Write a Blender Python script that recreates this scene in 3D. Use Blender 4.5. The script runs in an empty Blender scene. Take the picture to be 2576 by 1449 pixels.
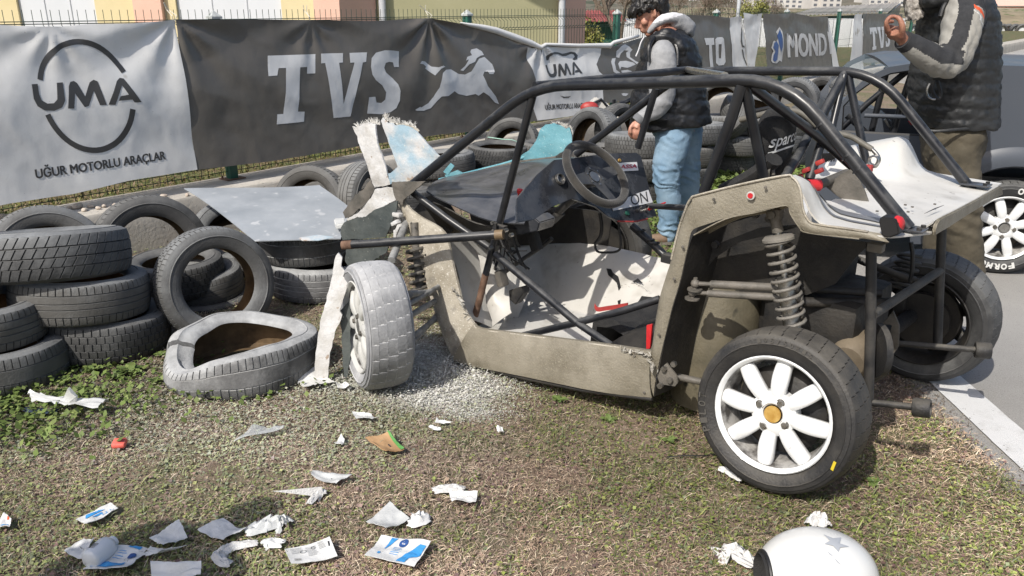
import bpy, bmesh, math, random
import numpy as np
from mathutils import Vector, Matrix, Euler, noise as mnoise
from mathutils.geometry import tessellate_polygon

SC = bpy.context.scene
COL = SC.collection
R = math.radians

# ------------------------------------------------------------------ camera, world, sun
CAM_H = 1.6
PITCH = 19.25
FPX = 2022.0                     # focal length in units of the 2576 px wide view
cam_d = bpy.data.cameras.new("camera")
cam = bpy.data.objects.new("camera", cam_d)
COL.objects.link(cam)
cam.location = (0, 0, CAM_H)
cam.rotation_euler = (R(90 - PITCH), 0, 0)
cam_d.sensor_width = 36
cam_d.lens = 36 * FPX / 2576
cam_d.clip_start = 0.05
cam_d.clip_end = 6000
cam_d.dof.use_dof = False
SC.camera = cam

SUN_AZ = 34.0                    # heading the light travels, degrees to the right of +Y
SUN_EL = 46.0
world = bpy.data.worlds.new("World")
SC.world = world
world.use_nodes = True
wn = world.node_tree
bg = wn.nodes["Background"]
sky = wn.nodes.new("ShaderNodeTexSky")
sky.sky_type = 'NISHITA'
sky.sun_disc = False
sky.sun_elevation = R(SUN_EL)
sky.sun_rotation = R(180 + SUN_AZ)
sky.air_density = 1.0
sky.dust_density = 2.6
sky.ozone_density = 0.8
wn.links.new(sky.outputs[0], bg.inputs[0])
bg.inputs[1].default_value = 0.138
sun_d = bpy.data.lights.new("sun", 'SUN')
sun_d.energy = 4.3
sun_d.angle = R(0.53)
sun_d.color = (1.0, 0.95, 0.87)
sun = bpy.data.objects.new("sun", sun_d)
COL.objects.link(sun)
_dir = Vector((math.sin(R(SUN_AZ)) * math.cos(R(SUN_EL)), math.cos(R(SUN_AZ)) * math.cos(R(SUN_EL)), -math.sin(R(SUN_EL))))
sun.rotation_euler = _dir.to_track_quat('-Z', 'Y').to_euler()
sun.location = (-3, -4, 8)
SC.view_settings.view_transform = 'Standard'
SC.view_settings.look = 'None'
SC.view_settings.exposure = 0.08
SC.view_settings.gamma = 1.0
SC.view_settings.use_curve_mapping = False
SC.cycles.use_denoising = True
SC.cycles.max_bounces = 8
SC.cycles.caustics_reflective = False
SC.cycles.caustics_refractive = False

# ------------------------------------------------------------------ measuring: a picture point becomes a point on a known plane of the place
_T = R(PITCH)
def ray(px, py):
    a = (px - 1288) / FPX
    b = (724.5 - py) / FPX
    return Vector((a, math.cos(_T) + b * math.sin(_T), -math.sin(_T) + b * math.cos(_T)))
EYE = Vector((0, 0, CAM_H))
def G(px, py, z=0.0):
    r = ray(px, py)
    return EYE + r * ((z - CAM_H) / r.z)
def AT(px, py, y):
    r = ray(px, py)
    return EYE + r * (y / r.y)
def PL(px, py, p0, n):
    r = ray(px, py)
    return EYE + r * ((Vector(p0) - EYE).dot(n) / r.dot(n))
def view(x0, y0, k):
    return lambda x, y: ((x0 + x * k) / 1.36648, (y0 + y * k) / 1.36648)
zA = view(0, 550, .62112); zB = view(1100, 400, .41398); zC = view(1100, 800, .41398)
zD = view(1900, 400, .41408); zE = view(1600, 700, .51754); zF = view(2300, 450, .48317)
zG = view(2250, 1000, .67625); zU = view(0, 0, .55215); zT = view(850, 0, .41408)
zM = view(1750, 0, .41398); zQ = view(2600, 0, .41404); zL = view(0, 1300, .4693)
zK = view(1000, 1300, .4693); zP = view(1950, 0, .33133); zR = view(2950, 0, .31737)
zH = view(2400, 250, .31056); zX = view(2850, 700, .41409); zV = view(1950, 0, .40761)

# ------------------------------------------------------------------ materials
def _link(nt, a, b): nt.links.new(a, b)
def mat(name, c1, c2=None, rough=.6, metal=0., scale=4., detail=6., contrast=(.35, .65), bump=0., bscale=60., bdetail=4.,
        spec=None, dust=None, dust_amt=.0, dust_scale=6., coat=0., alpha=None, trans=0., speck=None, speck_scale=80., speck_at=.68,
        sheen=0., stretch=None, spots=None, vary=0.):
    m = bpy.data.materials.new(name)
    m.use_nodes = True
    nt = m.node_tree
    p = nt.nodes["Principled BSDF"]
    p.inputs["Roughness"].default_value = rough
    p.inputs["Metallic"].default_value = metal
    if spec is not None: p.inputs["Specular IOR Level"].default_value = spec
    if coat: p.inputs["Coat Weight"].default_value = coat; p.inputs["Coat Roughness"].default_value = .08
    if trans: p.inputs["Transmission Weight"].default_value = trans
    if alpha is not None: p.inputs["Alpha"].default_value = alpha
    if sheen: p.inputs["Sheen Weight"].default_value = sheen
    tc = nt.nodes.new("ShaderNodeTexCoord")
    oi = nt.nodes.new("ShaderNodeObjectInfo")
    vadd = nt.nodes.new("ShaderNodeVectorMath"); vadd.operation = 'MULTIPLY_ADD'
    _link(nt, oi.outputs["Random"], vadd.inputs[0]); vadd.inputs[1].default_value = (37, 53, 19)
    _link(nt, tc.outputs["Object"], vadd.inputs[2])
    co = vadd.outputs[0]
    if stretch:
        mp = nt.nodes.new("ShaderNodeMapping"); mp.inputs["Scale"].default_value = stretch
        _link(nt, co, mp.inputs[0]); co = mp.outputs[0]
    def noise(s, d=6., r=.6):
        n = nt.nodes.new("ShaderNodeTexNoise"); n.inputs["Scale"].default_value = s
        n.inputs["Detail"].default_value = d; n.inputs["Roughness"].default_value = r
        _link(nt, co, n.inputs["Vector"]); return n.outputs[0]
    def rng(x, lo, hi, a=0., b=1.):
        r_ = nt.nodes.new("ShaderNodeMapRange"); _link(nt, x, r_.inputs[0])
        r_.inputs[1].default_value = lo; r_.inputs[2].default_value = hi
        r_.inputs[3].default_value = a; r_.inputs[4].default_value = b; return r_.outputs[0]
    def mix(f, a, b):
        mx = nt.nodes.new("ShaderNodeMix"); mx.data_type = 'RGBA'
        if isinstance(f, float): mx.inputs[0].default_value = f
        else: _link(nt, f, mx.inputs[0])
        for k, v in ((6, a), (7, b)):
            if isinstance(v, tuple): mx.inputs[k].default_value = (*v, 1)
            else: _link(nt, v, mx.inputs[k])
        return mx.outputs[2]
    c = c1
    if c2 is not None: c = mix(rng(noise(scale, detail), *contrast), c1, c2)
    if vary:
        vr = nt.nodes.new("ShaderNodeMath"); vr.operation = 'MULTIPLY'; _link(nt, oi.outputs["Random"], vr.inputs[0]); vr.inputs[1].default_value = vary; c = mix(vr.outputs[0], c, (.17, .155, .13))
    if spots: c = mix(rng(noise(spots[1], 3.), spots[2], spots[2] + (spots[3] if len(spots) > 3 else .03)), c, spots[0])
    if speck: c = mix(rng(noise(speck_scale, 2.), speck_at, speck_at + .06), c, speck)
    if dust is not None:
        g = nt.nodes.new("ShaderNodeNewGeometry")
        sx = nt.nodes.new("ShaderNodeSeparateXYZ"); _link(nt, g.outputs["Normal"], sx.inputs[0])
        up = rng(sx.outputs[2], -.55, .8)
        md = nt.nodes.new("ShaderNodeMath"); md.operation = 'MULTIPLY_ADD'
        _link(nt, noise(dust_scale, 8., .7), md.inputs[0]); md.inputs[1].default_value = 1.6; md.inputs[2].default_value = -.8 + dust_amt
        ma = nt.nodes.new("ShaderNodeMath"); ma.operation = 'ADD'; ma.use_clamp = True
        _link(nt, up, ma.inputs[0]); _link(nt, md.outputs[0], ma.inputs[1])
        ms = nt.nodes.new("ShaderNodeMath"); ms.operation = 'MULTIPLY'; ms.use_clamp = True
        _link(nt, ma.outputs[0], ms.inputs[0]); ms.inputs[1].default_value = .92
        c = mix(ms.outputs[0], c, dust)
        rr = rng(ms.outputs[0], 0, 1, rough, .95); _link(nt, rr, p.inputs["Roughness"])
    elif c2 is not None or bump:
        rr = rng(noise(scale * 2.3, 5.), .3, .7, max(.05, rough - .1), min(1, rough + .12)); _link(nt, rr, p.inputs["Roughness"])
    if isinstance(c, tuple): p.inputs["Base Color"].default_value = (*c, 1)
    else: _link(nt, c, p.inputs["Base Color"])
    if bump:
        b = nt.nodes.new("ShaderNodeBump"); b.inputs["Strength"].default_value = min(1., bump)
        b.inputs["Distance"].default_value = .004 * max(1., bump)
        _link(nt, noise(bscale, bdetail), b.inputs["Height"]); _link(nt, b.outputs[0], p.inputs["Normal"])
    return m

# ------------------------------------------------------------------ objects
def link(o, parent=None):
    COL.objects.link(o)
    if parent is not None: o.parent = parent
    return o
def mesh_obj(name, verts, faces, mats, parent=None, smooth=True, angle=40, fmi=None):
    me = bpy.data.meshes.new(name)
    me.from_pydata([tuple(v) for v in verts], [], faces)
    for m in (mats if isinstance(mats, (list, tuple)) else [mats]): me.materials.append(m)
    if fmi is not None: me.polygons.foreach_set("material_index", fmi)
    if smooth:
        me.polygons.foreach_set("use_smooth", [True] * len(me.polygons))
        me.set_sharp_from_angle(angle=R(angle))
    me.update()
    return link(bpy.data.objects.new(name, me), parent)
def thing(name, label, cat, loc=(0, 0, 0), rot=(0, 0, 0), group=None):
    o = bpy.data.objects.new(name, None)
    o.empty_display_size = .1
    COL.objects.link(o)
    o.location = loc; o.rotation_euler = rot
    return tag(o, label, cat, group)
def tag(o, label=None, cat=None, group=None, kind=None):
    if label: o["label"] = label
    if cat: o["category"] = cat
    if group: o["group"] = group
    if kind: o["kind"] = kind
    return o
def structure(o): o["kind"] = "structure"; return o
def copy_tree(o, parent=None):
    c = o.copy(); COL.objects.link(c)
    if parent is not None: c.parent = parent
    for ch in list(o.children): copy_tree(ch, c)
    return c

class MB:
    """collects shapes; build() links them as one mesh object"""
    def __init__(s): s.v = []; s.f = []; s.m = []; s.mi = 0
    def add(s, vs, fs, mi=None):
        n = len(s.v); s.v += [tuple(v) for v in vs]
        s.f += [tuple(i + n for i in f) for f in fs]
        s.m += [s.mi if mi is None else mi] * len(fs); return s
    def box(s, c, d, M=None, bev=0.):
        x, y, z = (q / 2 for q in d)
        if bev:
            bm = bmesh.new(); bmesh.ops.create_cube(bm, size=1)
            bmesh.ops.scale(bm, vec=d, verts=bm.verts)
            bmesh.ops.bevel(bm, geom=bm.edges[:], offset=bev, segments=2, affect='EDGES', profile=.6)
            vs = [v.co.copy() for v in bm.verts]; fs = [[v.index for v in f.verts] for f in bm.faces]; bm.free()
        else:
            vs = [Vector((a, b, e)) for a in (-x, x) for b in (-y, y) for e in (-z, z)]
            fs = [(0, 1, 3, 2), (4, 6, 7, 5), (0, 4, 5, 1), (2, 3, 7, 6), (0, 2, 6, 4), (1, 5, 7, 3)]
        vs = [(M @ v if M else v) + Vector(c) for v in vs]
        return s.add(vs, fs)
    def tube(s, pts, r, n=10, bend=0., cap=True, hollow=False, rs=None, flat=1.):
        pts = [Vector(p) for p in pts]
        if bend and len(pts) > 2:
            q = [pts[0]]; 
            for i in range(1, len(pts) - 1):
                a, b, c = pts[i - 1], pts[i], pts[i + 1]
                d1 = min(bend, (a - b).length * .45); d2 = min(bend, (c - b).length * .45)
                p1 = b + (a - b).normalized() * d1; p2 = b + (c - b).normalized() * d2
                for k in range(7):
                    t = k / 6; q.append(p1 * (1 - t) ** 2 + b * 2 * t * (1 - t) + p2 * t * t)
            q.append(pts[-1]); pts = q
        if rs is None: rs = [r] * len(pts)
        t0 = (pts[1] - pts[0]).normalized()
        up = Vector((0, 0, 1)) if abs(t0.z) < .9 else Vector((1, 0, 0))
        u = t0.cross(up).normalized(); vs = []; fs = []
        for i, p in enumerate(pts):
            if i == 0: t = t0
            elif i == len(pts) - 1: t = (pts[i] - pts[i - 1]).normalized()
            else: t = ((pts[i + 1] - pts[i]).normalized() + (pts[i] - pts[i - 1]).normalized()).normalized()
            u = (u - t * u.dot(t)).normalized(); w = t.cross(u)
            for k in range(n):
                a = 2 * math.pi * k / n
                vs.append(p + (u * math.cos(a) + w * math.sin(a) * flat) * rs[i])
        for i in range(len(pts) - 1):
            for k in range(n):
                a = i * n + k; b = i * n + (k + 1) % n
                fs.append((a, b, b + n, a + n))
        if cap and not hollow:
            fs.append(tuple(range(n - 1, -1, -1))); fs.append(tuple(range(len(vs) - n, len(vs))))
        if hollow:
            L = len(pts) * n
            for base, p, rr in ((0, pts[0], rs[0]), (L - n, pts[-1], rs[-1])):
                m0 = len(vs); ax = (pts[1] - pts[0]).normalized() if base == 0 else (pts[-2] - pts[-1]).normalized()
                for k in range(n): vs.append(p + (vs[base + k] - p) * .8)
                for k in range(n): vs.append(p + (vs[base + k] - p) * .8 + ax * rr * 2.5)
                for k in range(n):
                    k2 = (k + 1) % n
                    fs.append((base + k, m0 + k, m0 + k2, base + k2)); fs.append((m0 + k, m0 + n + k, m0 + n + k2, m0 + k2))
                fs.append(tuple(range(m0 + n, m0 + 2 * n)))
        return s.add(vs, fs)
    def cyl(s, a, b, r, n=16, r2=None): return s.tube([a, b], r, n, rs=[r, r if r2 is None else r2])
    def lathe(s, prof, M=None, n=32, closed=False):
        """prof: (axial, radius) pairs spun about local X"""
        M = M or Matrix(); vs = []; fs = []; k = len(prof)
        for i in range(n):
            a = 2 * math.pi * i / n
            for (x, r_) in prof: vs.append(M @ Vector((x, r_ * math.cos(a), r_ * math.sin(a))))
        for i in range(n):
            j = (i + 1) % n
            for q in range(k if closed else k - 1):
                q2 = (q + 1) % k
                fs.append((i * k + q, i * k + q2, j * k + q2, j * k + q))
        return s.add(vs, fs)
    def sphere(s, c, r, n=12, M=None):
        c = Vector(c); rx = r if isinstance(r, (tuple, list)) else (r, r, r); vs = []; fs = []
        m = n // 2
        for i in range(m + 1):
            t = math.pi * i / m
            for k in range(n):
                a = 2 * math.pi * k / n
                v = Vector((rx[0] * math.sin(t) * math.cos(a), rx[1] * math.sin(t) * math.sin(a), rx[2] * math.cos(t)))
                vs.append((M @ v if M else v) + c)
        for i in range(m):
            for k in range(n):
                fs.append((i * n + k, (i + 1) * n + k, (i + 1) * n + (k + 1) % n, i * n + (k + 1) % n))
        return s.add(vs, fs)
    def prism(s, poly, d):
        """poly: 3-D outline, d: offset vector giving the thickness"""
        poly = [Vector(p) for p in poly]; d = Vector(d); n = len(poly)
        tr = tessellate_polygon([poly])
        vs = poly + [p + d for p in poly]
        fs = [tuple(t) for t in tr] + [tuple(i + n for i in reversed(t)) for t in tr]
        fs += [(i, (i + 1) % n, (i + 1) % n + n, i + n) for i in range(n)]
        return s.add(vs, fs)
    def grid(s, rows, close_u=False, close_v=False):
        nr = len(rows); nc = len(rows[0]); vs = [p for r_ in rows for p in r_]; fs = []
        for i in range(nr if close_u else nr - 1):
            for j in range(nc if close_v else nc - 1):
                i2 = (i + 1) % nr; j2 = (j + 1) % nc
                fs.append((i * nc + j, i * nc + j2, i2 * nc + j2, i2 * nc + j))
        return s.add(vs, fs)
    def build(s, name, mats, parent=None, smooth=True, angle=40, thick=0., bevel=0., subsurf=0, fix=True):
        o = mesh_obj(name, s.v, s.f, mats, parent, smooth, angle, s.m if any(s.m) else None)
        if thick or subsurf or bevel or fix:
            bm = bmesh.new(); bm.from_mesh(o.data)
            if fix: bmesh.ops.recalc_face_normals(bm, faces=bm.faces)
            if thick: bmesh.ops.solidify(bm, geom=bm.faces[:], thickness=thick)
            if bevel: bmesh.ops.bevel(bm, geom=[e for e in bm.edges if e.is_manifold and e.calc_face_angle(0) > R(30)], offset=bevel, segments=2, affect='EDGES')
            bm.to_mesh(o.data); bm.free()
            if smooth:
                o.data.polygons.foreach_set("use_smooth", [True] * len(o.data.polygons))
                o.data.set_sharp_from_angle(angle=R(angle))
        if subsurf:
            md = o.modifiers.new("subsurf", 'SUBSURF'); md.levels = md.render_levels = subsurf
            bake(o)
            o.data.polygons.foreach_set("use_smooth", [True] * len(o.data.polygons))
        return o
def bake(o):
    dg = bpy.context.evaluated_depsgraph_get(); dg.update()
    me = bpy.data.meshes.new_from_object(o.evaluated_get(dg))
    o.modifiers.clear(); old = o.data; o.data = me; me.name = o.name
    bpy.data.meshes.remove(old)
    return o
def axis_M(loc, ax, up=(0, 0, 1)):
    """matrix whose local X runs along ax"""
    x = Vector(ax).normalized(); z = Vector(up); z = (z - x * z.dot(x))
    if z.length < 1e-4: z = Vector((0, 1, 0)) - x * x.y
    z.normalize(); y = z.cross(x)
    return Matrix(((x.x, y.x, z.x, loc[0]), (x.y, y.y, z.y, loc[1]), (x.z, y.z, z.z, loc[2]), (0, 0, 0, 1)))
def fbm(x, y, z=0., o=3):
    return mnoise.fractal(Vector((x, y, z)), 1., 2., o)
def catmull(pts, n=6):
    pts = [Vector(p) for p in pts]; out = []
    for i in range(len(pts) - 1):
        p0 = pts[max(0, i - 1)]; p1 = pts[i]; p2 = pts[i + 1]; p3 = pts[min(len(pts) - 1, i + 2)]
        for k in range(n):
            t = k / n
            out.append(.5 * ((2 * p1) + (p2 - p0) * t + (2 * p0 - 5 * p1 + 4 * p2 - p3) * t * t + (3 * p1 - p0 - 3 * p2 + p3) * t ** 3))
    out.append(pts[-1]); return out
def interp(xs, ys, x):
    return float(np.interp(x, xs, ys))
# ------------------------------------------------------------------ the stuff things are made of
M = {}
M['rubber'] = mat("rubber", vary=.22, c1=(.020, .021, .023), c2=(.044, .045, .047), rough=.62, scale=9, contrast=(.35, .7), bump=.5, bscale=150, dust=(.20, .20, .195), dust_amt=-.42, dust_scale=7, spots=((.16, .15, .13), 90, .74))
M['rubber_mud'] = mat("muddy_rubber", (.022, .022, .022), (.055, .047, .036), rough=.6, scale=7, contrast=(.4, .65), bump=.5, bscale=150, dust=(.16, .13, .09), dust_amt=-.55, dust_scale=6)
M['rubber_grey'] = mat("dusty_rubber", vary=.4, c1=(.035, .037, .04), c2=(.080, .082, .085), rough=.72, scale=6, bump=.6, bscale=120, dust=(.27, .28, .285), dust_amt=-.42, dust_scale=5)
M['rubber_powder'] = mat("powdered_rubber", (.055, .055, .056), (.17, .17, .172), rough=.8, scale=5, contrast=(.35, .65), bump=.6, bscale=90, dust=(.56, .57, .57), dust_amt=-.40, dust_scale=7)
M['rubber_in'] = mat("rusty_rubber_inside", (.07, .045, .022), (.17, .11, .055), rough=.8, scale=12)
M['black_paint'] = mat("black_tube_paint", (.008, .009, .012), (.020, .021, .024), rough=.33, scale=10, bump=.08, bscale=60, speck=(.22, .21, .20), speck_scale=90, speck_at=.77, dust=(.17, .17, .165), dust_amt=-.70, dust_scale=9)
M['black_dusty'] = mat("dusty_black_metal", (.016, .016, .017), (.06, .056, .05), rough=.55, scale=9, contrast=(.45, .75), bump=.5, bscale=120, dust=(.17, .155, .13), dust_amt=-.62, dust_scale=10)
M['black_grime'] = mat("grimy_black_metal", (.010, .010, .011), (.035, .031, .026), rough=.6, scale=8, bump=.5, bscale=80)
M['rust'] = mat("rusty_steel", (.10, .055, .035), (.20, .12, .08), rough=.8, scale=20, bump=.6, bscale=120)
M['grp'] = mat("raw_glass_fibre", (.175, .156, .118), (.275, .25, .20), rough=.47, scale=7, detail=10, contrast=(.3, .7), bump=.8, bscale=110, bdetail=9, speck=(.27, .245, .185), speck_scale=190, speck_at=.60, spots=((.12, .105, .075), 5, .52, .2), spec=.5)
M['grp_pale'] = mat("scraped_glass_fibre", (.27, .24, .185), (.42, .385, .32), rough=.6, scale=11, detail=12, contrast=(.35, .62), bump=.9, bscale=120, bdetail=9, speck=(.56, .53, .47), speck_scale=110, speck_at=.62, spots=((.15, .14, .13), 6, .54, .15))
M['gel'] = mat("grey_gelcoat", (.50, .485, .45), (.58, .565, .53), rough=.38, scale=3, bump=.2, bscale=30, speck=(.3, .28, .25), speck_scale=45, speck_at=.68, spots=((.36, .34, .30), 5, .54, .2))
M['gel_white'] = mat("white_gelcoat", (.55, .54, .51), (.63, .62, .59), rough=.42, scale=4, bump=.2, bscale=50, speck=(.22, .2, .18), speck_scale=34, speck_at=.69, spots=((.38, .36, .32), 5, .54, .2))
M['gel_break'] = mat("broken_fibre_edge", (.5, .49, .45), (.22, .19, .15), rough=.9, scale=40, bump=1, bscale=150)
M['dark_plastic'] = mat("dark_grey_gloss", (.026, .028, .034), (.05, .053, .06), rough=.24, scale=5, bump=.15, bscale=60, coat=.3, dust=(.20, .20, .205), dust_amt=-.72, dust_scale=6)
M['shard'] = mat("torn_white_fibre", (.60, .60, .60), (.36, .34, .30), rough=.7, scale=8, detail=9, contrast=(.4, .72), bump=.9, bscale=70, bdetail=8, spots=((.36, .47, .53), 3.5, .68), speck=(.32, .25, .19), speck_scale=30, speck_at=.68)
M['shard_blue'] = mat("torn_blue_fibre", (.30, .42, .50), (.55, .55, .55), rough=.55, scale=7, detail=9, contrast=(.42, .60), bump=.7, bscale=80, bdetail=8, spots=((.42, .34, .27), 7, .64), speck=(.62, .6, .52), speck_scale=40, speck_at=.66)
M['cyan'] = mat("cyan_paint", (.10, .28, .34), (.17, .37, .42), rough=.4, scale=8, bump=.6, bscale=120, speck=(.5, .6, .6), speck_scale=90, speck_at=.66)
M['under'] = mat("dark_green_underside", (.045, .055, .055), (.085, .095, .09), rough=.7, scale=8, bump=.6, bscale=70, speck=(.3, .3, .28), speck_scale=50, speck_at=.7)
M['wheel_white'] = mat("white_wheel_paint", (.72, .73, .73), (.78, .79, .79), rough=.28, scale=5, coat=.4, speck=(.12, .11, .1), speck_scale=38, speck_at=.74)
M['wheel_dirty'] = mat("dusty_white_wheel", (.42, .42, .40), (.56, .56, .54), rough=.6, scale=5, speck=(.2, .2, .19), speck_scale=30, speck_at=.7)
M['steel'] = mat("bright_steel", (.45, .44, .42), (.3, .29, .27), rough=.32, metal=.9, scale=20)
M['spring'] = mat("dusty_spring_paint", (.13, .122, .11), (.21, .195, .17), rough=.55, scale=16, bump=.4, bscale=120)
M['arm'] = mat("dusty_grey_steel", (.075, .07, .06), (.155, .14, .12), rough=.6, scale=12, bump=.5, bscale=120)
M['brass'] = mat("greasy_hub_cover", (.36, .20, .04), (.50, .33, .10), rough=.35, scale=40)
M['wheel_grime'] = mat("brake_dust_on_white", (.42, .41, .39), (.07, .065, .06), rough=.6, scale=14, contrast=(.42, .6))
M['dull_brass'] = mat("dull_brass", (.13, .09, .05), (.20, .14, .08), rough=.6, scale=30)
M['suede'] = mat("worn_black_suede", (.016, .015, .014), (.042, .038, .032), rough=.9, scale=9, bump=.6, bscale=200, sheen=.3)
M['red'] = mat("red_plastic", (.62, .03, .03), (.45, .02, .03), rough=.4, scale=20)
M['red_dark'] = mat("faded_red_paint", (.30, .03, .03), (.42, .05, .04), rough=.5, scale=12)
M['seat'] = mat("black_seat_cloth", (.012, .012, .013), (.028, .027, .026), rough=.9, scale=14, bump=.8, bscale=220)
M['white_print'] = mat("white_print", (.60, .60, .59), (.5, .5, .49), rough=.6, scale=12)
M['sticker'] = mat("white_sticker", (.72, .72, .72), rough=.4)
M['ink_red'] = mat("red_ink", (.42, .05, .08), rough=.5)
M['ink_black'] = mat("black_ink", (.03, .03, .033), rough=.5)
M['ink_blue'] = mat("blue_ink", (.04, .25, .58), (.06, .30, .62), rough=.4, scale=20)
M['ink_navy'] = mat("navy_ink", (.03, .08, .25), rough=.4)
M['paper'] = mat("white_paper", (.70, .70, .69), (.60, .60, .58), rough=.75, scale=18, bump=.5, bscale=60, speck=(.36, .31, .25), speck_scale=70, speck_at=.70)
M['gauze'] = mat("crumpled_gauze", (.66, .655, .64), (.56, .55, .53), rough=.9, scale=25, bump=1, bscale=150)
M['film'] = mat("thin_clear_film", (.62, .64, .65), (.5, .52, .53), rough=.25, alpha=.42, scale=14, bump=.6, bscale=30)
M['film_milky'] = mat("milky_film", (.64, .65, .64), (.55, .56, .55), rough=.4, alpha=.82, scale=14, bump=.5, bscale=30)
M['bottle'] = mat("white_bottle_plastic", (.68, .70, .72), rough=.3)
M['cardboard'] = mat("brown_cardboard", (.36, .21, .10), (.43, .27, .14), rough=.8, scale=14, bump=.3)
M['green_print'] = mat("green_print", (.10, .28, .07), rough=.6)
M['coral'] = mat("coral_red_foam", (.68, .11, .085), (.74, .16, .12), rough=.6, scale=18, bump=.4)
M['skin'] = mat("skin", (.52, .285, .20), (.44, .20, .14), rough=.5, scale=14, bump=.25, bscale=130)
M['skin_dark'] = mat("weathered_skin", (.38, .19, .125), (.29, .12, .08), rough=.5, scale=20, bump=.4, bscale=140)
M['hair'] = mat("black_hair", (.006, .0055, .005), (.022, .019, .017), rough=.42, scale=30, bump=1, bscale=60)
M['beard'] = mat("grey_beard", (.16, .14, .12), (.46, .43, .39), rough=.7, scale=50, bump=1, bscale=150)
M['vest'] = mat("black_quilted_nylon", (.008, .009, .011), (.016, .017, .020), rough=.42, scale=8, bump=.6, bscale=35, bdetail=3)
M['vest_grey'] = mat("charcoal_quilted_nylon", (.014, .015, .016), (.026, .027, .028), rough=.5, scale=8, bump=.8, bscale=38, bdetail=3, dust=(.09, .09, .09), dust_amt=-.75)
M['hoodie'] = mat("grey_marl_jersey", (.27, .275, .285), (.33, .335, .345), rough=.95, scale=40, bump=.5, bscale=160)
M['hood_lining'] = mat("white_jersey", (.62, .62, .64), rough=.95)
M['jeans'] = mat("light_blue_denim", (.13, .23, .34), (.26, .37, .47), rough=.85, scale=7, contrast=(.3, .7), bump=.6, bscale=50, speck=(.12, .2, .28), speck_scale=60, speck_at=.66)
M['olive'] = mat("olive_work_trousers", (.062, .053, .036), (.105, .088, .06), rough=.9, scale=8, bump=.8, bscale=40)
M['shirt'] = mat("charcoal_jersey", (.022, .023, .026), (.034, .035, .038), rough=.9, scale=20, bump=.5, bscale=90)
M['sleeve_grey'] = mat("pale_grey_sleeve", (.34, .33, .30), (.27, .26, .235), rough=.9, scale=10, bump=.6, bscale=60)
M['orange'] = mat("orange_stripe", (.60, .09, .03), rough=.8)
M['shoe'] = mat("brown_shoe_leather", (.15, .095, .06), (.22, .15, .10), rough=.7, scale=20)
M['sole'] = mat("grey_shoe_sole", (.20, .18, .15), rough=.8)
M['sheet'] = mat("dusty_polycarbonate", (.27, .295, .32), (.38, .405, .43), rough=.34, scale=4, detail=9, contrast=(.3, .7), bump=.2, bscale=30, speck=(.46, .475, .49), speck_scale=12, speck_at=.64, dust=(.52, .53, .53), dust_amt=-1.05)
M['green_paint'] = mat("green_post_paint", (.015, .085, .060), (.022, .11, .078), rough=.42, scale=8, speck=(.2, .2, .17), speck_scale=60, speck_at=.75)
M['wire'] = mat("green_wire", (.020, .045, .035), (.035, .06, .045), rough=.5, scale=10)
M['cap'] = mat("weathered_cap", (.36, .38, .37), (.48, .50, .49), rough=.5, scale=30)
M['banner_w'] = mat("white_banner_pvc", (.74, .735, .72), (.65, .645, .63), rough=.42, scale=1.6, detail=8, contrast=(.35, .68), bump=.25, bscale=22, speck=(.35, .34, .32), speck_scale=70, speck_at=.73, spots=((.40, .37, .32), 2.2, .68))
M['banner_k'] = mat("charcoal_banner_pvc", (.112, .102, .090), (.135, .123, .107), rough=.38, scale=2.5, detail=8, bump=.3, bscale=22, speck=(.3, .3, .28), speck_scale=60, speck_at=.77)
M['print_k'] = mat("charcoal_print", (.052, .050, .050), (.070, .067, .064), rough=.4, scale=4)
M['print_w'] = mat("pale_grey_print", (.66, .665, .67), (.58, .585, .59), rough=.42, scale=5, detail=8, bump=.3, bscale=25)
M['rope'] = mat("white_cord", (.6, .58, .52), rough=.9)
M['concrete'] = mat("weathered_concrete", (.38, .35, .30), (.50, .465, .41), rough=.9, scale=3, detail=10, bump=1, bscale=45, bdetail=8, speck=(.16, .14, .11), speck_scale=40, speck_at=.66)
M['stone'] = mat("pale_stone", (.55, .49, .41), (.40, .32, .26), rough=.9, scale=20, bump=1, bscale=60)
M['yellow_wall'] = mat("pale_yellow_render", (.66, .56, .33), (.70, .60, .37), rough=.9, scale=2, bump=.6, bscale=60)
M['pink_wall'] = mat("salmon_render", (.72, .45, .35), (.75, .49, .39), rough=.9, scale=2, bump=.8, bscale=60)
M['beige_wall'] = mat("khaki_render", (.42, .40, .24), (.46, .435, .27), rough=.9, scale=2, bump=.6, bscale=60)
M['door_white'] = mat("white_panel_paint", (.62, .64, .68), (.66, .68, .72), rough=.45, scale=2, stretch=(1, 1, .2))
M['pipe'] = mat("white_pvc_pipe", (.52, .54, .57), rough=.4)
M['roof_red'] = mat("red_corrugated_roof", (.22, .055, .05), (.30, .08, .07), rough=.7, scale=5)
M['hut_green'] = mat("green_board", (.015, .075, .05), (.025, .11, .075), rough=.6, scale=4)
M['car'] = mat("dark_grey_car_paint", (.060, .070, .088), (.064, .074, .092), rough=.45, scale=3, coat=.12, dust=(.20, .20, .20), dust_amt=-.85)
M['trim'] = mat("black_trim", (.012, .012, .013), rough=.5)
M['glass'] = mat("car_window_glass", (.75, .8, .8), rough=.02, trans=1., alpha=.16)
M['helmet'] = mat("white_helmet_shell", (.70, .70, .68), (.64, .64, .62), rough=.3, scale=3, coat=.25, speck=(.45, .45, .44), speck_scale=50, speck_at=.75)
M['silver'] = mat("silver_star_print", (.36, .38, .41), rough=.35)
M['bark'] = mat("grey_brown_bark", (.10, .075, .055), (.19, .15, .115), rough=.9, scale=20, bump=1)
M['twig'] = mat("bare_twigs", (.17, .125, .095), (.26, .20, .155), rough=.9, scale=2)
M['leaf_dark'] = mat("dark_leaf", (.035, .055, .018), (.075, .095, .03), rough=.6, scale=2)
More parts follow.
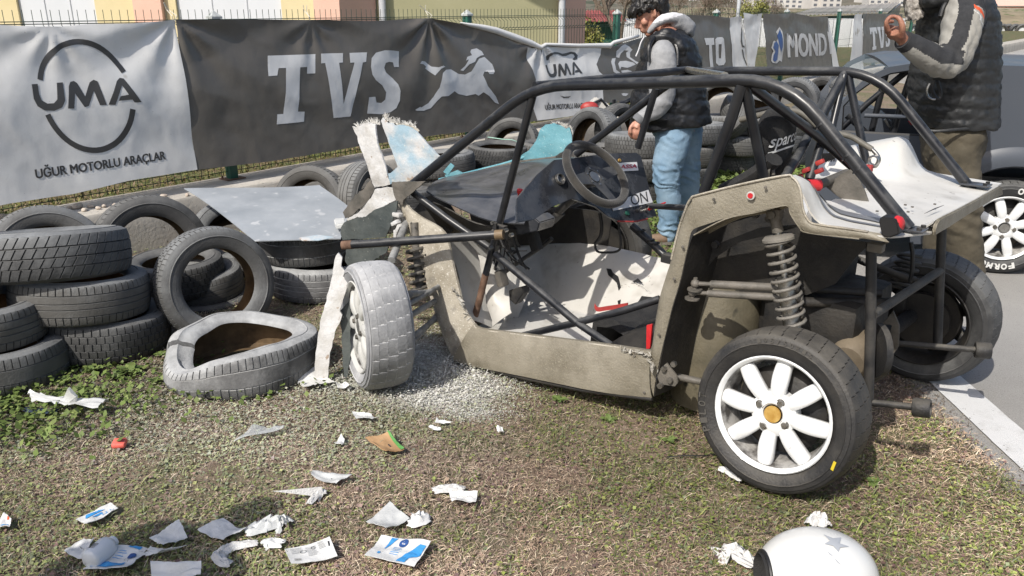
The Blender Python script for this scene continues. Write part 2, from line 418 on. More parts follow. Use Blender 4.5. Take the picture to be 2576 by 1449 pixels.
M['leaf_yellow'] = mat("yellow_green_leaf", (.16, .18, .035), (.28, .26, .07), rough=.6, scale=2)
M['leaf_fresh'] = mat("fresh_green_leaf", (.085, .135, .035), (.15, .20, .06), rough=.5, scale=12)
M['white_wall'] = mat("whitewashed_barrier", (.60, .61, .62), (.68, .69, .70), rough=.8, scale=.5, spots=((.52, .36, .34), 1.3, .66))
M['shed_roof'] = mat("corrugated_sheet_roof", (.30, .28, .25), (.40, .37, .33), rough=.6, scale=.35, spots=((.30, .14, .09), .5, .66))
M['bank'] = mat("dry_earth_bank", (.20, .16, .10), (.32, .26, .17), rough=.95, scale=.4, detail=9, spots=((.11, .13, .045), .9, .56))
M['hill'] = mat("scrubby_hillside", (.10, .085, .06), (.16, .14, .10), rough=.95, scale=.02, spots=((.055, .065, .035), .05, .55))
M['flat_block'] = mat("pale_flat_block", (.50, .48, .45), (.60, .58, .55), rough=.9, scale=.05)
M['window_far'] = mat("far_window", (.13, .14, .16), rough=.4)
M['hose'] = mat("grey_hose", (.10, .095, .08), (.14, .13, .11), rough=.6, scale=20)

# ------------------------------------------------------------------ ground
def _sp(px, py, ax, ay, w): p = G(px, py); return (p.x, p.y, ax, ay, w)
SPILLS = [_sp(1150, 935, .21, .20, 1.15), _sp(1120, 1005, .24, .10, 1.1), _sp(1050, 890, .20, .34, 1.), _sp(1235, 975, .15, .08, .5), _sp(1190, 1045, .14, .06, .6), _sp(900, 960, .30, .16, .5), _sp(640, 1020, .8, .40, .26), _sp(700, 1130, .6, .25, .14)]
SPILL = G(1130, 985)
def powder_at(x, y):
    """white extinguisher powder lying on the ground: dense round the front wheel, thin veil towards the left"""
    q = 0.
    for cx, cy, ax, ay, w in SPILLS:
        d = ((x - cx) / ax) ** 2 + ((y - cy) / ay) ** 2
        q += w * math.exp(-d * 1.1)
    return q
def axis_vals(lo, hi, fine_lo, fine_hi, step):
    a = list(np.arange(fine_lo, fine_hi + 1e-6, step)); v = fine_lo; s = step
    while v > lo: s *= 1.35; v -= s; a.insert(0, max(v, lo))
    v = a[-1]; s = step
    while v < hi: s *= 1.35; v += s; a.append(min(v, hi))
    return np.array(a)
ROAD_X0, ROAD_SL = 1.80, .028          # grass/asphalt edge
def road_bend(y): return min(6.5, .14 * max(0., y - 5.0) ** 2)
def road_edge(y): return ROAD_X0 + ROAD_SL * (y - 2.7) + road_bend(y) + .035 * mnoise.noise(Vector((y * 2.3, 3, 0))) + .015 * mnoise.noise(Vector((y * 11, 7, 0)))
def ground_z(x, y):
    e = min(1., max(0., (road_edge(y) - x) / .12))
    if y > 30: return -.03
    z = (.012 * fbm(x * 1.3, y * 1.3) + .007 * fbm(x * 7, y * 7, 5)) * e - .022 * (1 - e) - .006
    return z
xs = axis_vals(-900, 1200, -3.2, 3.4, .05); ys = axis_vals(-20, 2500, 1.4, 8.6, .05)
gv = [(x, y, ground_z(x, y)) for y in ys for x in xs]
nx = len(xs)
gf = [(j * nx + i, j * nx + i + 1, (j + 1) * nx + i + 1, (j + 1) * nx + i) for j in range(len(ys) - 1) for i in range(nx - 1)]
def ground_mat():
    m = bpy.data.materials.new("earth_and_moss"); m.use_nodes = True; nt = m.node_tree; p = nt.nodes["Principled BSDF"]
    p.inputs["Roughness"].default_value = .95
    tc = nt.nodes.new("ShaderNodeTexCoord"); co = tc.outputs["Object"]
    def noise(s, d=8., r=.65):
        n = nt.nodes.new("ShaderNodeTexNoise"); n.inputs["Scale"].default_value = s; n.inputs["Detail"].default_value = d
        n.inputs["Roughness"].default_value = r; _link(nt, co, n.inputs["Vector"]); return n.outputs[0]
    def ramp(x, *st):
        r_ = nt.nodes.new("ShaderNodeValToRGB"); _link(nt, x, r_.inputs[0]); e = r_.color_ramp.elements
        e[0].position, e[0].color = st[0][0], (*st[0][1], 1); e[1].position, e[1].color = st[-1][0], (*st[-1][1], 1)
        for pos, c in st[1:-1]: q = e.new(pos); q.color = (*c, 1)
        return r_.outputs[0]
    base = ramp(noise(26, 10), (.3, (.14, .10, .068)), (.48, (.22, .16, .115)), (.6, (.29, .22, .165)), (.75, (.38, .305, .23)))
    green = ramp(noise(40, 8), (.35, (.07, .085, .032)), (.6, (.15, .165, .065)))
    f1 = nt.nodes.new("ShaderNodeMapRange"); _link(nt, noise(1.7, 6), f1.inputs[0]); f1.inputs[1].default_value = .45; f1.inputs[2].default_value = .60; f1.inputs[4].default_value = .7
    mx = nt.nodes.new("ShaderNodeMix"); mx.data_type = 'RGBA'; _link(nt, f1.outputs[0], mx.inputs[0]); _link(nt, base, mx.inputs[6]); _link(nt, green, mx.inputs[7])
    at = nt.nodes.new("ShaderNodeAttribute"); at.attribute_name = "powder"
    ad = nt.nodes.new("ShaderNodeMath"); ad.operation = 'MULTIPLY_ADD'; _link(nt, noise(30, 9, .75), ad.inputs[0]); ad.inputs[1].default_value = 1.7; ad.inputs[2].default_value = -1.25
    a2 = nt.nodes.new("ShaderNodeMath"); a2.operation = 'ADD'; a2.use_clamp = True; _link(nt, ad.outputs[0], a2.inputs[0]); _link(nt, at.outputs["Fac"], a2.inputs[1])
    m2 = nt.nodes.new("ShaderNodeMix"); m2.data_type = 'RGBA'; _link(nt, a2.outputs[0], m2.inputs[0]); _link(nt, mx.outputs[2], m2.inputs[6]); m2.inputs[7].default_value = (.68, .67, .64, 1)
    _link(nt, m2.outputs[2], p.inputs["Base Color"])
    b = nt.nodes.new("ShaderNodeBump"); b.inputs["Strength"].default_value = 1; b.inputs["Distance"].default_value = .012
    _link(nt, noise(70, 9, .75), b.inputs["Height"]); _link(nt, b.outputs[0], p.inputs["Normal"])
    return m
M['ground'] = ground_mat()
ground = structure(mesh_obj("ground", gv, gf, M['ground'], smooth=True, angle=180))
at_ = ground.data.attributes.new("powder", 'FLOAT', 'POINT')
at_.data.foreach_set("value", [min(1., powder_at(v[0], v[1])) if 1 < v[1] < 6 and -3 < v[0] < 2 else 0. for v in gv])

def asphalt_mat():
    m = mat("asphalt", (.29, .28, .265), (.37, .358, .34), rough=.92, scale=1.1, detail=9, contrast=(.3, .7), bump=1, bscale=320, bdetail=3, speck=(.48, .47, .45), speck_scale=260, speck_at=.60, spots=((.15, .145, .14), 120, .63))
    return m
M['asphalt'] = asphalt_mat()
M['line'] = mat("road_line_paint", (.66, .66, .655), (.52, .515, .50), rough=.7, scale=14, detail=9, contrast=(.5, .75), bump=.8, bscale=220, spots=((.2, .195, .185), 60, .68))
# the road surface: irregular edge towards the grass
ye = list(np.arange(.6, 9, .035)) + list(np.arange(9, 30, .8)) + [40, 60, 78]
el = [(road_edge(y), y) for y in ye]
rv = []; rf = []
for (x, y) in el:
    w = 60
    rv += [(x - .01, y, -.03), (x, y, -.004), (x + .25, y, 0.), (x + w, y, 0.)]
for i in range(len(el) - 1):
    for k in range(3): a = i * 4 + k; rf.append((a, a + 1, a + 5, a + 4))
road = structure(mesh_obj("road", rv, rf, M['asphalt'], smooth=True))
lv = []; lf = []
yl = np.arange(.8, 11.5, .05)
def line_c(y): return 1.955 + .026 * (y - 2.7) + road_bend(y)
for y in yl:
    j1 = .004 * mnoise.noise(Vector((y * 14, 1, 0))); j2 = .004 * mnoise.noise(Vector((y * 14, 9, 0)))
    lv += [(line_c(y) - .085 + j1, y, .0045), (line_c(y) + .085 + j2, y, .0045)]
lf = [(2 * i, 2 * i + 1, 2 * i + 3, 2 * i + 2) for i in range(len(yl) - 1)]
structure(mesh_obj("road_line", lv, lf, M['line'], parent=road))

# ------------------------------------------------------------------ fence line geometry
FA = Vector((-2.208, 6.281, 0)); FU = Vector((.631, .7757, 0)).normalized(); FN = Vector((FU.y, -FU.x, 0))
def fence_pt(u, z, off=0.): return FA + FU * u + FN * off + Vector((0, 0, z))
def FP(px, py, off=.05):
    p = PL(px, py, FA + FN * off, FN); return (p - FA).dot(FU), p.z
CURB_T = .32; CURB_OFF = .32
# kerb wall: one long concrete block, front face and slightly chipped top edge
cm = MB(); rows = []
for u in np.arange(-9, 46, .12):
    c = .010 * fbm(u * 2.2, 0) ; d = max(0., .02 * fbm(u * 6, 4) - .004)
    rows.append([fence_pt(u, -.05, CURB_OFF + .02), fence_pt(u, .02, CURB_OFF + .015 + c), fence_pt(u, .17, CURB_OFF + .008 + .01 * fbm(u * 3, 8)), fence_pt(u, CURB_T - .02 - d, CURB_OFF + c), fence_pt(u, CURB_T - .004 - d * .5, CURB_OFF - .012 + c - d),
                 fence_pt(u, CURB_T + .003 * fbm(u * 5, 2), .06), fence_pt(u, CURB_T, -.13), fence_pt(u, CURB_T - .02, -.15), fence_pt(u, -.05, -.15)])
cm.grid(rows)
structure(cm.build("kerb_wall", M['concrete'], angle=50))
# grass verge behind it
vm = MB(); rows = []
for u in list(np.arange(-9, 12, .25)) + list(range(12, 60, 4)):
    rows.append([fence_pt(u, CURB_T - .015 + .02 * fbm(u * 2, o * 2), -.14 - o) for o in (0, .12, .3, .6, 1., 1.6, 2.4, 3.6, 5, 9, 30)])
vm.grid(rows)
M['verge'] = mat("mossy_verge", (.13, .10, .045), (.075, .10, .025), rough=.95, scale=5, detail=10, contrast=(.42, .58), bump=1, bscale=60, speck=(.30, .22, .14), speck_scale=50, speck_at=.6)
structure(vm.build("verge", M['verge']))

# ------------------------------------------------------------------ mesh fence
fence = thing("mesh_fence", "green welded wire mesh fence with square posts along the concrete kerb", "fence", fence_pt(0, CURB_T))
fence_inv = Matrix.Translation(fence_pt(0, CURB_T)).inverted()
def F_(u, z, off=0.): return fence_inv @ fence_pt(u, z, off)
SP = 2.79
def wire_panel(k):
    m = MB(); u0 = k * SP + .035; u1 = (k + 1) * SP - .035
    near = k < 4; r_ = .0026
    n = int((u1 - u0) / .055)
    prof = [(.36, 0), (.44, 0), (.465, .03), (.52, .03), (.545, 0), (.86, 0), (.885, .03), (.94, .03), (.965, 0), (1.385, 0), (1.41, .03), (1.465, .03), (1.49, 0), (1.585, 0)]
    if not near: prof = [(.36, 0), (1.385, 0), (1.435, .03), (1.49, 0), (1.585, 0)]
    for i in range(n + 1):
        u = u0 + (u1 - u0) * i / n
        m.tube([F_(u + b * .35, z, .0 + b) for z, b in prof], r_, 4 if near else 3, cap=False)
    for z in (.385, .43, .56, .85, .975, 1.375, 1.395, 1.50, 1.515):
        m.tube([F_(u0, z, .005), F_(u1, z, .005)], r_ * 1.1, 4 if near else 3, cap=False)
    tag(m.build("mesh_panel", M['wire'], fence, fix=False), kind="stuff")
for k in range(-2, 9): wire_panel(k)
for k in range(-1, 10):
    m = MB(); c = F_(k * SP, 0)
    ang = Matrix.Rotation(math.atan2(FU.y, FU.x), 4, 'Z')
    m.box(c + Vector((0, 0, CURB_T + .60)), (.068, .068, 1.2), ang, bev=.004)
    po = m.build("post", M['green_paint'], fence)
    c2 = MB(); t = CURB_T + 1.2
    vs = [c + ang @ Vector((a * .043, b * .043, t + h)) for h in (0, .016) for a, b in ((-1, -1), (1, -1), (1, 1), (-1, 1))] + [c + Vector((0, 0, t + .06))]
    c2.add(vs, [(3, 2, 1, 0), (0, 1, 5, 4), (1, 2, 6, 5), (2, 3, 7, 6), (3, 0, 4, 7), (4, 5, 8), (5, 6, 8), (6, 7, 8), (7, 4, 8)])
    c2.build("post_cap", M['cap'], po, smooth=False)
    b = MB(); b.box(c + Vector((0, 0, CURB_T + .006)), (.16, .13, .008), ang)
    for sx in (-.06, .06): b.cyl(c + ang @ Vector((sx, .045, CURB_T + .01)), c + ang @ Vector((sx, .045, CURB_T + .028)), .009, 6)
    b.build("base_plate", M['rust'], po)

# ------------------------------------------------------------------ printed banners
class Banner:
    def __init__(s, top, bot, seed, amp=.02, off=.05, bulge=.05, name=None):
        """top/bot: outlines measured in the picture, kept as (u, z) on the fence plane"""
        T_ = [FP(*p, off) for p in top]; B_ = [FP(*p, off) for p in bot]
        s.tu, s.tz = zip(*T_); s.bu, s.bz = zip(*B_)
        s.off = off; s.seed = seed; s.amp = amp; s.bulge = bulge
        s.ties = []
    def wave(s, u, z):
        zt = interp(s.tu, s.tz, u); zb = interp(s.bu, s.bz, u)
        h = max(0., min(1., (z - zb) / max(.05, zt - zb)))
        w = s.amp * .8 * fbm(u * .9 + s.seed, z * .5, s.seed, 2)
        w += s.amp * .22 * (1 - abs(fbm(u * 2.2 + z * 1.2 + s.seed, z * 2.0 - u * .5, s.seed + 3, 3)) * 2.2)
        w += s.amp * .07 * (1 - abs(fbm(u * 7, z * 5 + u, s.seed, 3)) * 2)
        q = max(0., (h - .80 - .07 * math.sin(u * 3.1 + s.seed) - .03 * math.sin(u * 7.3)) / .2)
        w += .030 * min(1., q) ** 1.2
        w += s.bulge * .6 * math.sin(math.pi * min(1., (1 - h) * 1.15)) ** 2 + .13 * (1 - h)
        for tu, tz, k in s.ties:        # cloth pulled tight: folds fan out from where it is tied
            dx = u - tu; dz = z - tz; d = math.hypot(dx, dz)
            if d < 1.3:
                a = math.atan2(dx, -dz)
                w += .016 * k * math.sin(a * 9 + s.seed) * math.exp(-d * 2.2) * min(1., d * 6)
        return w
    def pt(s, u, z, lift=0.): return fence_pt(u, z, s.off + s.wave(u, z) + lift)
    def mesh(s, name, m, parent=None, nu=.035, nv=26, u0=None, u1=None):
        u0 = max(s.tu[0], s.bu[0]) if u0 is None else u0
        rows = []; ua, ub = min(s.tu[0], s.bu[0]), max(s.tu[-1], s.bu[-1])
        n = max(4, int((ub - ua) / nu))
        for i in range(n + 1):
            t = i / n
            ut = s.tu[0] + (s.tu[-1] - s.tu[0]) * t; ul = s.bu[0] + (s.bu[-1] - s.bu[0]) * t
            zt = interp(s.tu, s.tz, ut); zb = interp(s.bu, s.bz, ul)
            row = []
            for j in range(nv + 1):
                q = j / nv; u = ul + (ut - ul) * q; z = zb + (zt - zb) * q
                row.append(s.pt(u, z))
            rows.append(row)
        b = MB().grid(rows)
        return b.build(name, m, parent, angle=180, fix=False)
    def print_(s, name, poly_px, m, parent, lift=.0022, cell=.025):
        """flat print: outline measured in the picture, laid on the cloth"""
        polys = poly_px if isinstance(poly_px[0][0], (tuple, list)) else [poly_px]
        bm = bmesh.new()
        for poly in polys:
            pts = [Vector((*FP(*p, s.off), 0)) for p in poly]
            vs = [bm.verts.new(p) for p in pts]
            for t in tessellate_polygon([pts]):
                try: bm.faces.new([vs[i] for i in t])
                except ValueError: pass
        return s._cut(name, bm, m, parent, lift, cell)
    def _cut(s, name, bm, m, parent, lift, cell):
        us = [v.co.x for v in bm.verts]; zs = [v.co.y for v in bm.verts]
        for ax, vals in ((0, us), (1, zs)):
            a = math.ceil(min(vals) / cell) * cell
            while a < max(vals):
                co = Vector((a, 0, 0)) if ax == 0 else Vector((0, a, 0)); no = Vector((1, 0, 0)) if ax == 0 else Vector((0, 1, 0))
                bmesh.ops.bisect_plane(bm, geom=bm.verts[:] + bm.edges[:] + bm.faces[:], plane_co=co, plane_no=no, dist=1e-5)
                a += cell
        for f in bm.faces:
            if f.normal.z < 0: f.normal_flip()
        for v in bm.verts: v.co = s.pt(v.co.x, v.co.y, lift + v.co.z)
        me = bpy.data.meshes.new(name); bm.to_mesh(me); bm.free(); me.materials.append(m)
        me.polygons.foreach_set("use_smooth", [True] * len(me.polygons))
        return link(bpy.data.objects.new(name, me), parent)
    def text(s, name, txt, o_px, x_px, y_px, m, parent, bold=.012, lift=.0022, cell=.02):
        """lettering spanning from o (lower left) to x (lower right) with cap height to y"""
        me = text_mesh(txt, bold, multi=True)
        o = Vector((*FP(*o_px, s.off), 0)); X = Vector((*FP(*x_px, s.off), 0)) - o; Y = Vector((*FP(*y_px, s.off), 0)) - o
        bm = bmesh.new(); bm.from_mesh(me)
        for v in bm.verts: v.co = o + X * v.co.x + Y * v.co.y + Vector((0, 0, v.co.z))
        return s._cut(name, bm, m, parent, lift, cell)
def text_mesh(txt, bold=0., shear=0., space=1., multi=False):
    """lettering as a flat mesh scaled so that its width is 1 and its capital height is 1"""
    c = bpy.data.curves.new("lettering", 'FONT'); c.body = txt; c.size = 1; c.offset = 0 if multi else bold; c.shear = shear; c.space_character = space
    c.resolution_u = 3
    o = bpy.data.objects.new("lettering", c); COL.objects.link(o)
    dg = bpy.context.evaluated_depsgraph_get(); dg.update()
    me = bpy.data.meshes.new_from_object(o.evaluated_get(dg))
    bpy.data.objects.remove(o); bpy.data.curves.remove(c)
    n = len(me.vertices); co = np.empty(n * 3); me.vertices.foreach_get("co", co); co = co.reshape(-1, 3)
    co[:, 0] -= co[:, 0].min(); co[:, 0] /= max(1e-6, co[:, 0].max())
    co[:, 1] /= .73
    me.vertices.foreach_set("co", co.ravel())
    if multi:            # heavier strokes: the outline repeated with slight shifts, each a hair above the last
        bm = bmesh.new()
        for k, (dx, dy) in enumerate(((0, 0), (bold, .02), (-bold, -.02), (bold, -.02), (-bold, .02))):
            for v in me.vertices: pass
            n0 = len(bm.verts); bm.from_mesh(me); bm.verts.ensure_lookup_table()
            for v in bm.verts[n0:]: v.co += Vector((dx, dy, .0003 * k))
        bm.to_mesh(me); bm.free()
    return me
def ell_band(c, rx, ry, t, a0, a1, sh=0., n=20):
    out = []; inn = []
    for i in range(n + 1):
        a = R(a0 + (a1 - a0) * i / n)
        y = c[1] + ry * math.sin(a); out.append((c[0] + rx * math.cos(a) + sh * (y - c[1]), y))
        y = c[1] + (ry - t) * math.sin(a); inn.append((c[0] + (rx - t) * math.cos(a) + sh * (y - c[1]), y))
    return out + inn[::-1]
def conv(f, pts): return [f(*p) for p in pts]
def remap(pts, src, dst):
    (a, b, c, d), (e, f, g, h) = src, dst
    return [(e + (x - a) / (c - a) * (g - e), f + (y - b) / (d - b) * (h - f)) for x, y in pts]
L_U = [(165, 520), (203, 518), (208, 580), (222, 618), (255, 638), (295, 636), (316, 612), (320, 511), (357, 508), (362, 620), (342, 662), (295, 682), (238, 680), (195, 655), (173, 610)]
L_M = [(378, 668), (393, 530), (405, 505), (428, 500), (446, 512), (490, 595), (522, 508), (545, 492), (568, 502), (617, 645), (577, 648), (545, 560), (508, 652), (482, 660), (427, 575), (416, 668)]
L_A = [(628, 645), (683, 500), (704, 480), (728, 484), (827, 628), (785, 630), (772, 612), (688, 620), (700, 592), (750, 582), (712, 525), (668, 645)]
L_T = [(130, 460), (527, 447), (510, 605), (440, 607), (445, 552), (383, 555), (348, 918), (405, 918), (398, 1000), (170, 1022), (178, 940), (228, 937), (268, 560), (208, 562), (190, 622), (115, 627)]
L_V = [(568, 443), (752, 438), (745, 515), (712, 518), (727, 855), (835, 515), (800, 517), (805, 437), (953, 432), (935, 510), (905, 515), (783, 958), (642, 970), (595, 520), (563, 523)]
L_S = [(1228, 425), (1215, 553), (1172, 553), (1165, 515), (1130, 510), (1100, 520), (1085, 560), (1098, 598), (1150, 645), (1190, 695), (1205, 750), (1198, 830), (1170, 890), (1120, 925), (1060, 940), (930, 935), (945, 800), (1000, 797), (1010, 845), (1050, 848), (1082, 820), (1090, 760), (1060, 705), (1005, 660), (978, 615), (970, 550), (985, 480), (1025, 435), (1100, 415), (1175, 418)]

ba = Banner([(-560, 70), (-300, 66), (0, 62.6), (93, 66.7), (149, 66.7), (218, 60.6), (323, 58.6), (384, 54.5), (433, 49)], [(-560, 610), (-200, 548), (0, 505), (162, 481), (299, 448), (400, 432), (471, 421)], 1.7, .022, .045, .06)
ba.ties = [(FP(430, 49)[0], FP(430, 49)[1], 1.3), (FP(120, 66)[0], FP(120, 66)[1], .6)]
t = thing("banner", "white banner with the UMA ring logo hanging on the fence", "banner", fence_pt(-1, 1), group="advertising banners tied to the fence")
def under(o, root):
    """keep world-space vertices while parenting to a root placed elsewhere"""
    o.parent = root; o.matrix_parent_inverse = (Matrix.Translation(root.location) @ root.rotation_euler.to_matrix().to_4x4()).inverted(); return o
def P_(banner, fn, root, *a, **k):
    return under(fn(*a, **k), root)
under(ba.mesh("cloth", M['banner_w'], None, nu=.02, nv=52), t)
under(ba.print_("ring_logo", [conv(zU, ell_band((500, 591), 297, 350, 34, 200 - 3, 334, .11, 26)), conv(zU, ell_band((500, 591), 290, 350, 34, 160, 14, .11, 26))], M['print_k'], None), t)
under(ba.print_("letter", [conv(zU, L_U)], M['print_k'], None), t)
under(ba.print_("letter", [conv(zU, L_M)], M['print_k'], None), t)
under(ba.print_("letter", [conv(zU, L_A)], M['print_k'], None), t)
under(ba.text("lettering", "UĞUR MOTORLU ARAÇLAR", zU(180, 1097), zU(974, 978), zU(172, 1040), M['print_k'], None, bold=.0028), t)

bb = Banner([(436, 48.5), (540, 49), (622, 48.5), (776, 50), (925, 53), (985, 50), (1074, 45.5), (1161, 60.6), (1243, 82), (1349, 121), (1365, 114), (1450, 118), (1526, 119), (1599, 97), (1680, 80)],
            [(471, 422), (659, 400), (804, 376), (895, 361), (980, 351), (1077, 336), (1177, 327), (1243, 315), (1319, 303), (1335, 303), (1462, 282), (1500, 258), (1553, 250), (1584, 242), (1680, 225)], 6.1, .024, .05, .05)
bb.ties = [(FP(1074, 46)[0], FP(1074, 46)[1], 2.2), (FP(776, 50)[0], FP(776, 50)[1], .7), (FP(436, 49)[0], FP(436, 49)[1], 1.2), (FP(1350, 121)[0], FP(1350, 121)[1] + .1, 1.5)]
t = thing("banner", "long charcoal banner with TVS lettering and a leaping horse sagging on the fence", "banner", fence_pt(2.2, 1), group="advertising banners tied to the fence")
under(bb.mesh("cloth", M['banner_k'], None, nu=.02, nv=52), t)
for L_ in (L_T, L_V, L_S): under(bb.print_("letter", [conv(zT, L_)], M['print_w'], None), t)
H_tail = [(1378, 525), (1395, 503), (1430, 508), (1480, 550), (1530, 555), (1570, 540), (1587, 550), (1550, 565), (1500, 622), (1425, 565), (1435, 550), (1410, 530)]
H_mane = [(1830, 410), (1880, 400), (1920, 425), (1930, 455), (1900, 460), (1860, 480), (1840, 510), (1790, 530), (1740, 585), (1715, 580), (1755, 545), (1790, 490), (1765, 500), (1780, 470), (1825, 455), (1815, 430)]
H_body = [(1325, 905), (1370, 880), (1380, 885), (1440, 850), (1480, 800), (1530, 720), (1560, 600), (1590, 575), (1640, 572), (1700, 610), (1750, 615), (1800, 590), (1850, 520), (1880, 485), (1930, 470), (1985, 530), (1998, 590), (1985, 612), (1950, 610), (1940, 590), (1910, 590), (1895, 620), (1930, 710), (2000, 800), (2025, 858), (1990, 845), (1940, 790), (1895, 760), (1855, 790), (1830, 775), (1760, 790), (1690, 775), (1655, 752), (1600, 790), (1545, 795), (1510, 830), (1460, 890), (1400, 912), (1340, 912)]
under(bb.print_("horse_logo", [conv(zT, H_tail), conv(zT, H_mane), conv(zT, H_body)], M['print_w'], None), t)
under(bb.print_("white_print_field", [[(1318, 119), (1319, 150), (1333, 200), (1325, 225), (1322, 260), (1330, 301), (1400, 292), (1460, 280), (1494, 256), (1497, 225), (1504, 194), (1490, 179), (1487, 161), (1502, 138), (1505, 121), (1440, 120), (1366, 117), (1345, 122)]], M['banner_w'], None, lift=.0022), t)
s_ = (165, 480, 827, 683); d_ = (260, 512, 555, 640)
for q_ in ([conv(zM, [(280, 500), (285, 465), (310, 438), (350, 430), (380, 432), (420, 445), (455, 440), (500, 428), (535, 435), (552, 458), (540, 490), (515, 498), (500, 490), (525, 470), (520, 452), (500, 446), (455, 462), (420, 465), (380, 448), (330, 450), (305, 470), (300, 500)]), conv(zM, [(315, 655), (345, 690), (335, 700), (310, 665)]), conv(zM, [(540, 645), (560, 680), (550, 690), (530, 655)]), conv(zM, [(360, 790), (390, 808), (430, 806), (450, 790), (430, 796), (395, 797)])] +
                [conv(zM, remap(L_, s_, d_)) for L_ in (L_U, L_M, L_A)]): under(bb.print_("ring_logo_piece", [q_], M['print_k'], None, lift=.0045), t)
under(bb.text("lettering", "UĞUR MOTORLU ARAÇLAR", zM(235, 905), zM(585, 884), zM(232, 862), M['print_k'], None, bold=.0028, lift=.0045), t)
for q in ([(470, 590), (480, 530), (530, 480), (575, 458), (610, 480), (640, 515), (612, 545), (605, 590), (650, 630), (705, 660), (690, 720), (640, 765), (600, 770), (650, 720), (665, 670), (610, 620), (575, 590), (575, 545), (600, 525), (560, 520), (520, 555), (500, 600)],
     [(405, 640), (425, 605), (465, 600), (440, 650), (440, 720), (490, 760), (480, 785), (410, 740)], [(475, 660), (500, 632), (560, 628), (625, 645), (645, 665), (590, 690), (560, 700), (500, 690), (480, 720)], [(490, 730), (560, 720), (600, 735), (560, 760), (510, 780)], [(475, 965), (500, 960), (550, 965), (520, 990), (490, 985)]): under(bb.print_("swirl_emblem", [conv(zP, q)], M['print_w'], None), t)
# the turned-over white edge
fl = MB(); rows = []
for px, py, w in ((1150, 58, 2), (1180, 66, 6), (1210, 73, 9), (1243, 82, 11), (1290, 99, 12), (1330, 113, 12), (1352, 122, 8), (1366, 113, 5), (1450, 117, 7), (1520, 118, 10), (1527, 119, 11), (1535, 110, 8), (1580, 98, 8), (1600, 92, 6)):
    u, z = FP(px, py); dz = w / 2022 * 9.5
    rows.append([bb.pt(u, z - dz * .3, .012), bb.pt(u, z + dz * .4, .02), bb.pt(u, z + dz, .006)])
fl.grid(rows); under(fl.build("folded_edge", M['banner_w'], None, angle=180, thick=.001), t)
def tie(u, z, seed, long=.12):
    r_ = random.Random(seed); m = MB()
    for k in range(2):
        m.tube([fence_pt(u, z - .02, .07), fence_pt(u + r_.uniform(-.03, .03), z + .03, .09), fence_pt(u + r_.uniform(-.04, .02), z + long * .6, .02), fence_pt(u + r_.uniform(-.08, .04), z + long, .03)], .0028, 5)
    return m
for i, (px, py) in enumerate(((432, 52), (776, 52), (1074, 47), (798, 372))):
    u, z = FP(px, py)
    lab = ("white cord tying the corner between the two near banners", "short white cord above the T and V of the charcoal banner", "white cord at the gathered peak left of the horse's head", "frayed cord hanging under the charcoal banner's lower edge")[i]
    o = tie(u, z, i, .12 if i < 3 else -.05).build("tie_cord", M['rope']); tag(o, lab, "cord", "cords tying the banners")

def far_banner(label, top, bot, m, seed, amp=.02):
    b = Banner(top, bot, seed, amp, .05, .03)
    c = (FP(*top[0])[0] + FP(*top[-1])[0]) / 2
    t = thing("banner", label, "banner", fence_pt(c, 1), group="advertising banners tied to the fence")
    under(b.mesh("cloth", m, None, nu=.03, nv=32), t); return b, t
b, t = far_banner("charcoal banner behind the young man ending in the letters TO", [zV(900, 118), zV(985, 125), zV(1190, 130), zV(1352, 150)], [zV(900, 590), zV(1340, 590)], M['banner_k'], 2.2)
under(b.print_("letter", [conv(zV, [(1112, 320), (1196, 318), (1192, 376), (1170, 378), (1168, 562), (1140, 562), (1145, 378), (1120, 378)])], M['print_w'], None, cell=.05, lift=.005), t)
under(b.print_("letter", [conv(zV, [(1205, 330), (1225, 314), (1270, 312), (1282, 330), (1278, 520), (1262, 545), (1215, 550), (1196, 530), (1200, 430), (1225, 430), (1225, 490), (1245, 490), (1255, 370), (1230, 372), (1226, 430), (1200, 430)])], M['print_w'], None, cell=.05, lift=.005), t)
b, t = far_banner("crumpled white banner strip with part of a ring print", [zV(1352, 150), zV(1400, 142), zV(1465, 135)], [zV(1332, 590), zV(1470, 590)], M['banner_w'], 4.4, .03)
under(b.print_("ring_logo", [conv(zV, [(1450, 220), (1430, 290), (1418, 350), (1425, 395), (1448, 400), (1448, 385), (1434, 380), (1432, 330), (1450, 250)]), conv(zV, [(1422, 415), (1430, 480), (1452, 550), (1456, 530), (1438, 470), (1434, 418)])], M['print_k'], None, cell=.05, lift=.005), t)
b, t = far_banner("plain white banner flap twisted over the wire between two charcoal banners", [zV(1465, 106), zV(1560, 122), zV(1642, 112)], [zV(1455, 580), zV(1508, 590)], M['banner_w'], 7.7, .03)
b, t = far_banner("charcoal banner with MOND lettering and a blue rider emblem", [zV(1642, 113), zV(1750, 118), zV(1890, 108), zV(2050, 140), zV(2182, 142)], [zV(1628, 600), zV(2190, 600)], M['banner_k'], 9.1)
b.ties = [(FP(*zV(1890, 108))[0], FP(*zV(1890, 108))[1], 1.5), (FP(*zV(1642, 113))[0], FP(*zV(1642, 113))[1], 1.5)]
under(b.text("lettering", "MOND", zV(1816, 478), zV(2142, 460), zV(1822, 272), M['white_print'], None, bold=.016, cell=.05, lift=.006), t)
under(b.print_("letter", [conv(zV, [(2168, 265), (2183, 268), (2188, 452), (2172, 455)])], M['white_print'], None, cell=.05, lift=.005), t)
under(b.print_("rider_emblem", [conv(zV, [(x_ - 14, y_) for x_, y_ in ((1680, 510), (1690, 460), (1704, 430), (1690, 400), (1708, 352), (1745, 328), (1742, 280), (1782, 225), (1798, 262), (1795, 400), (1782, 465), (1770, 522), (1748, 508), (1720, 532), (1690, 528))])], M['white_print'], None, lift=.005, cell=.05), t)
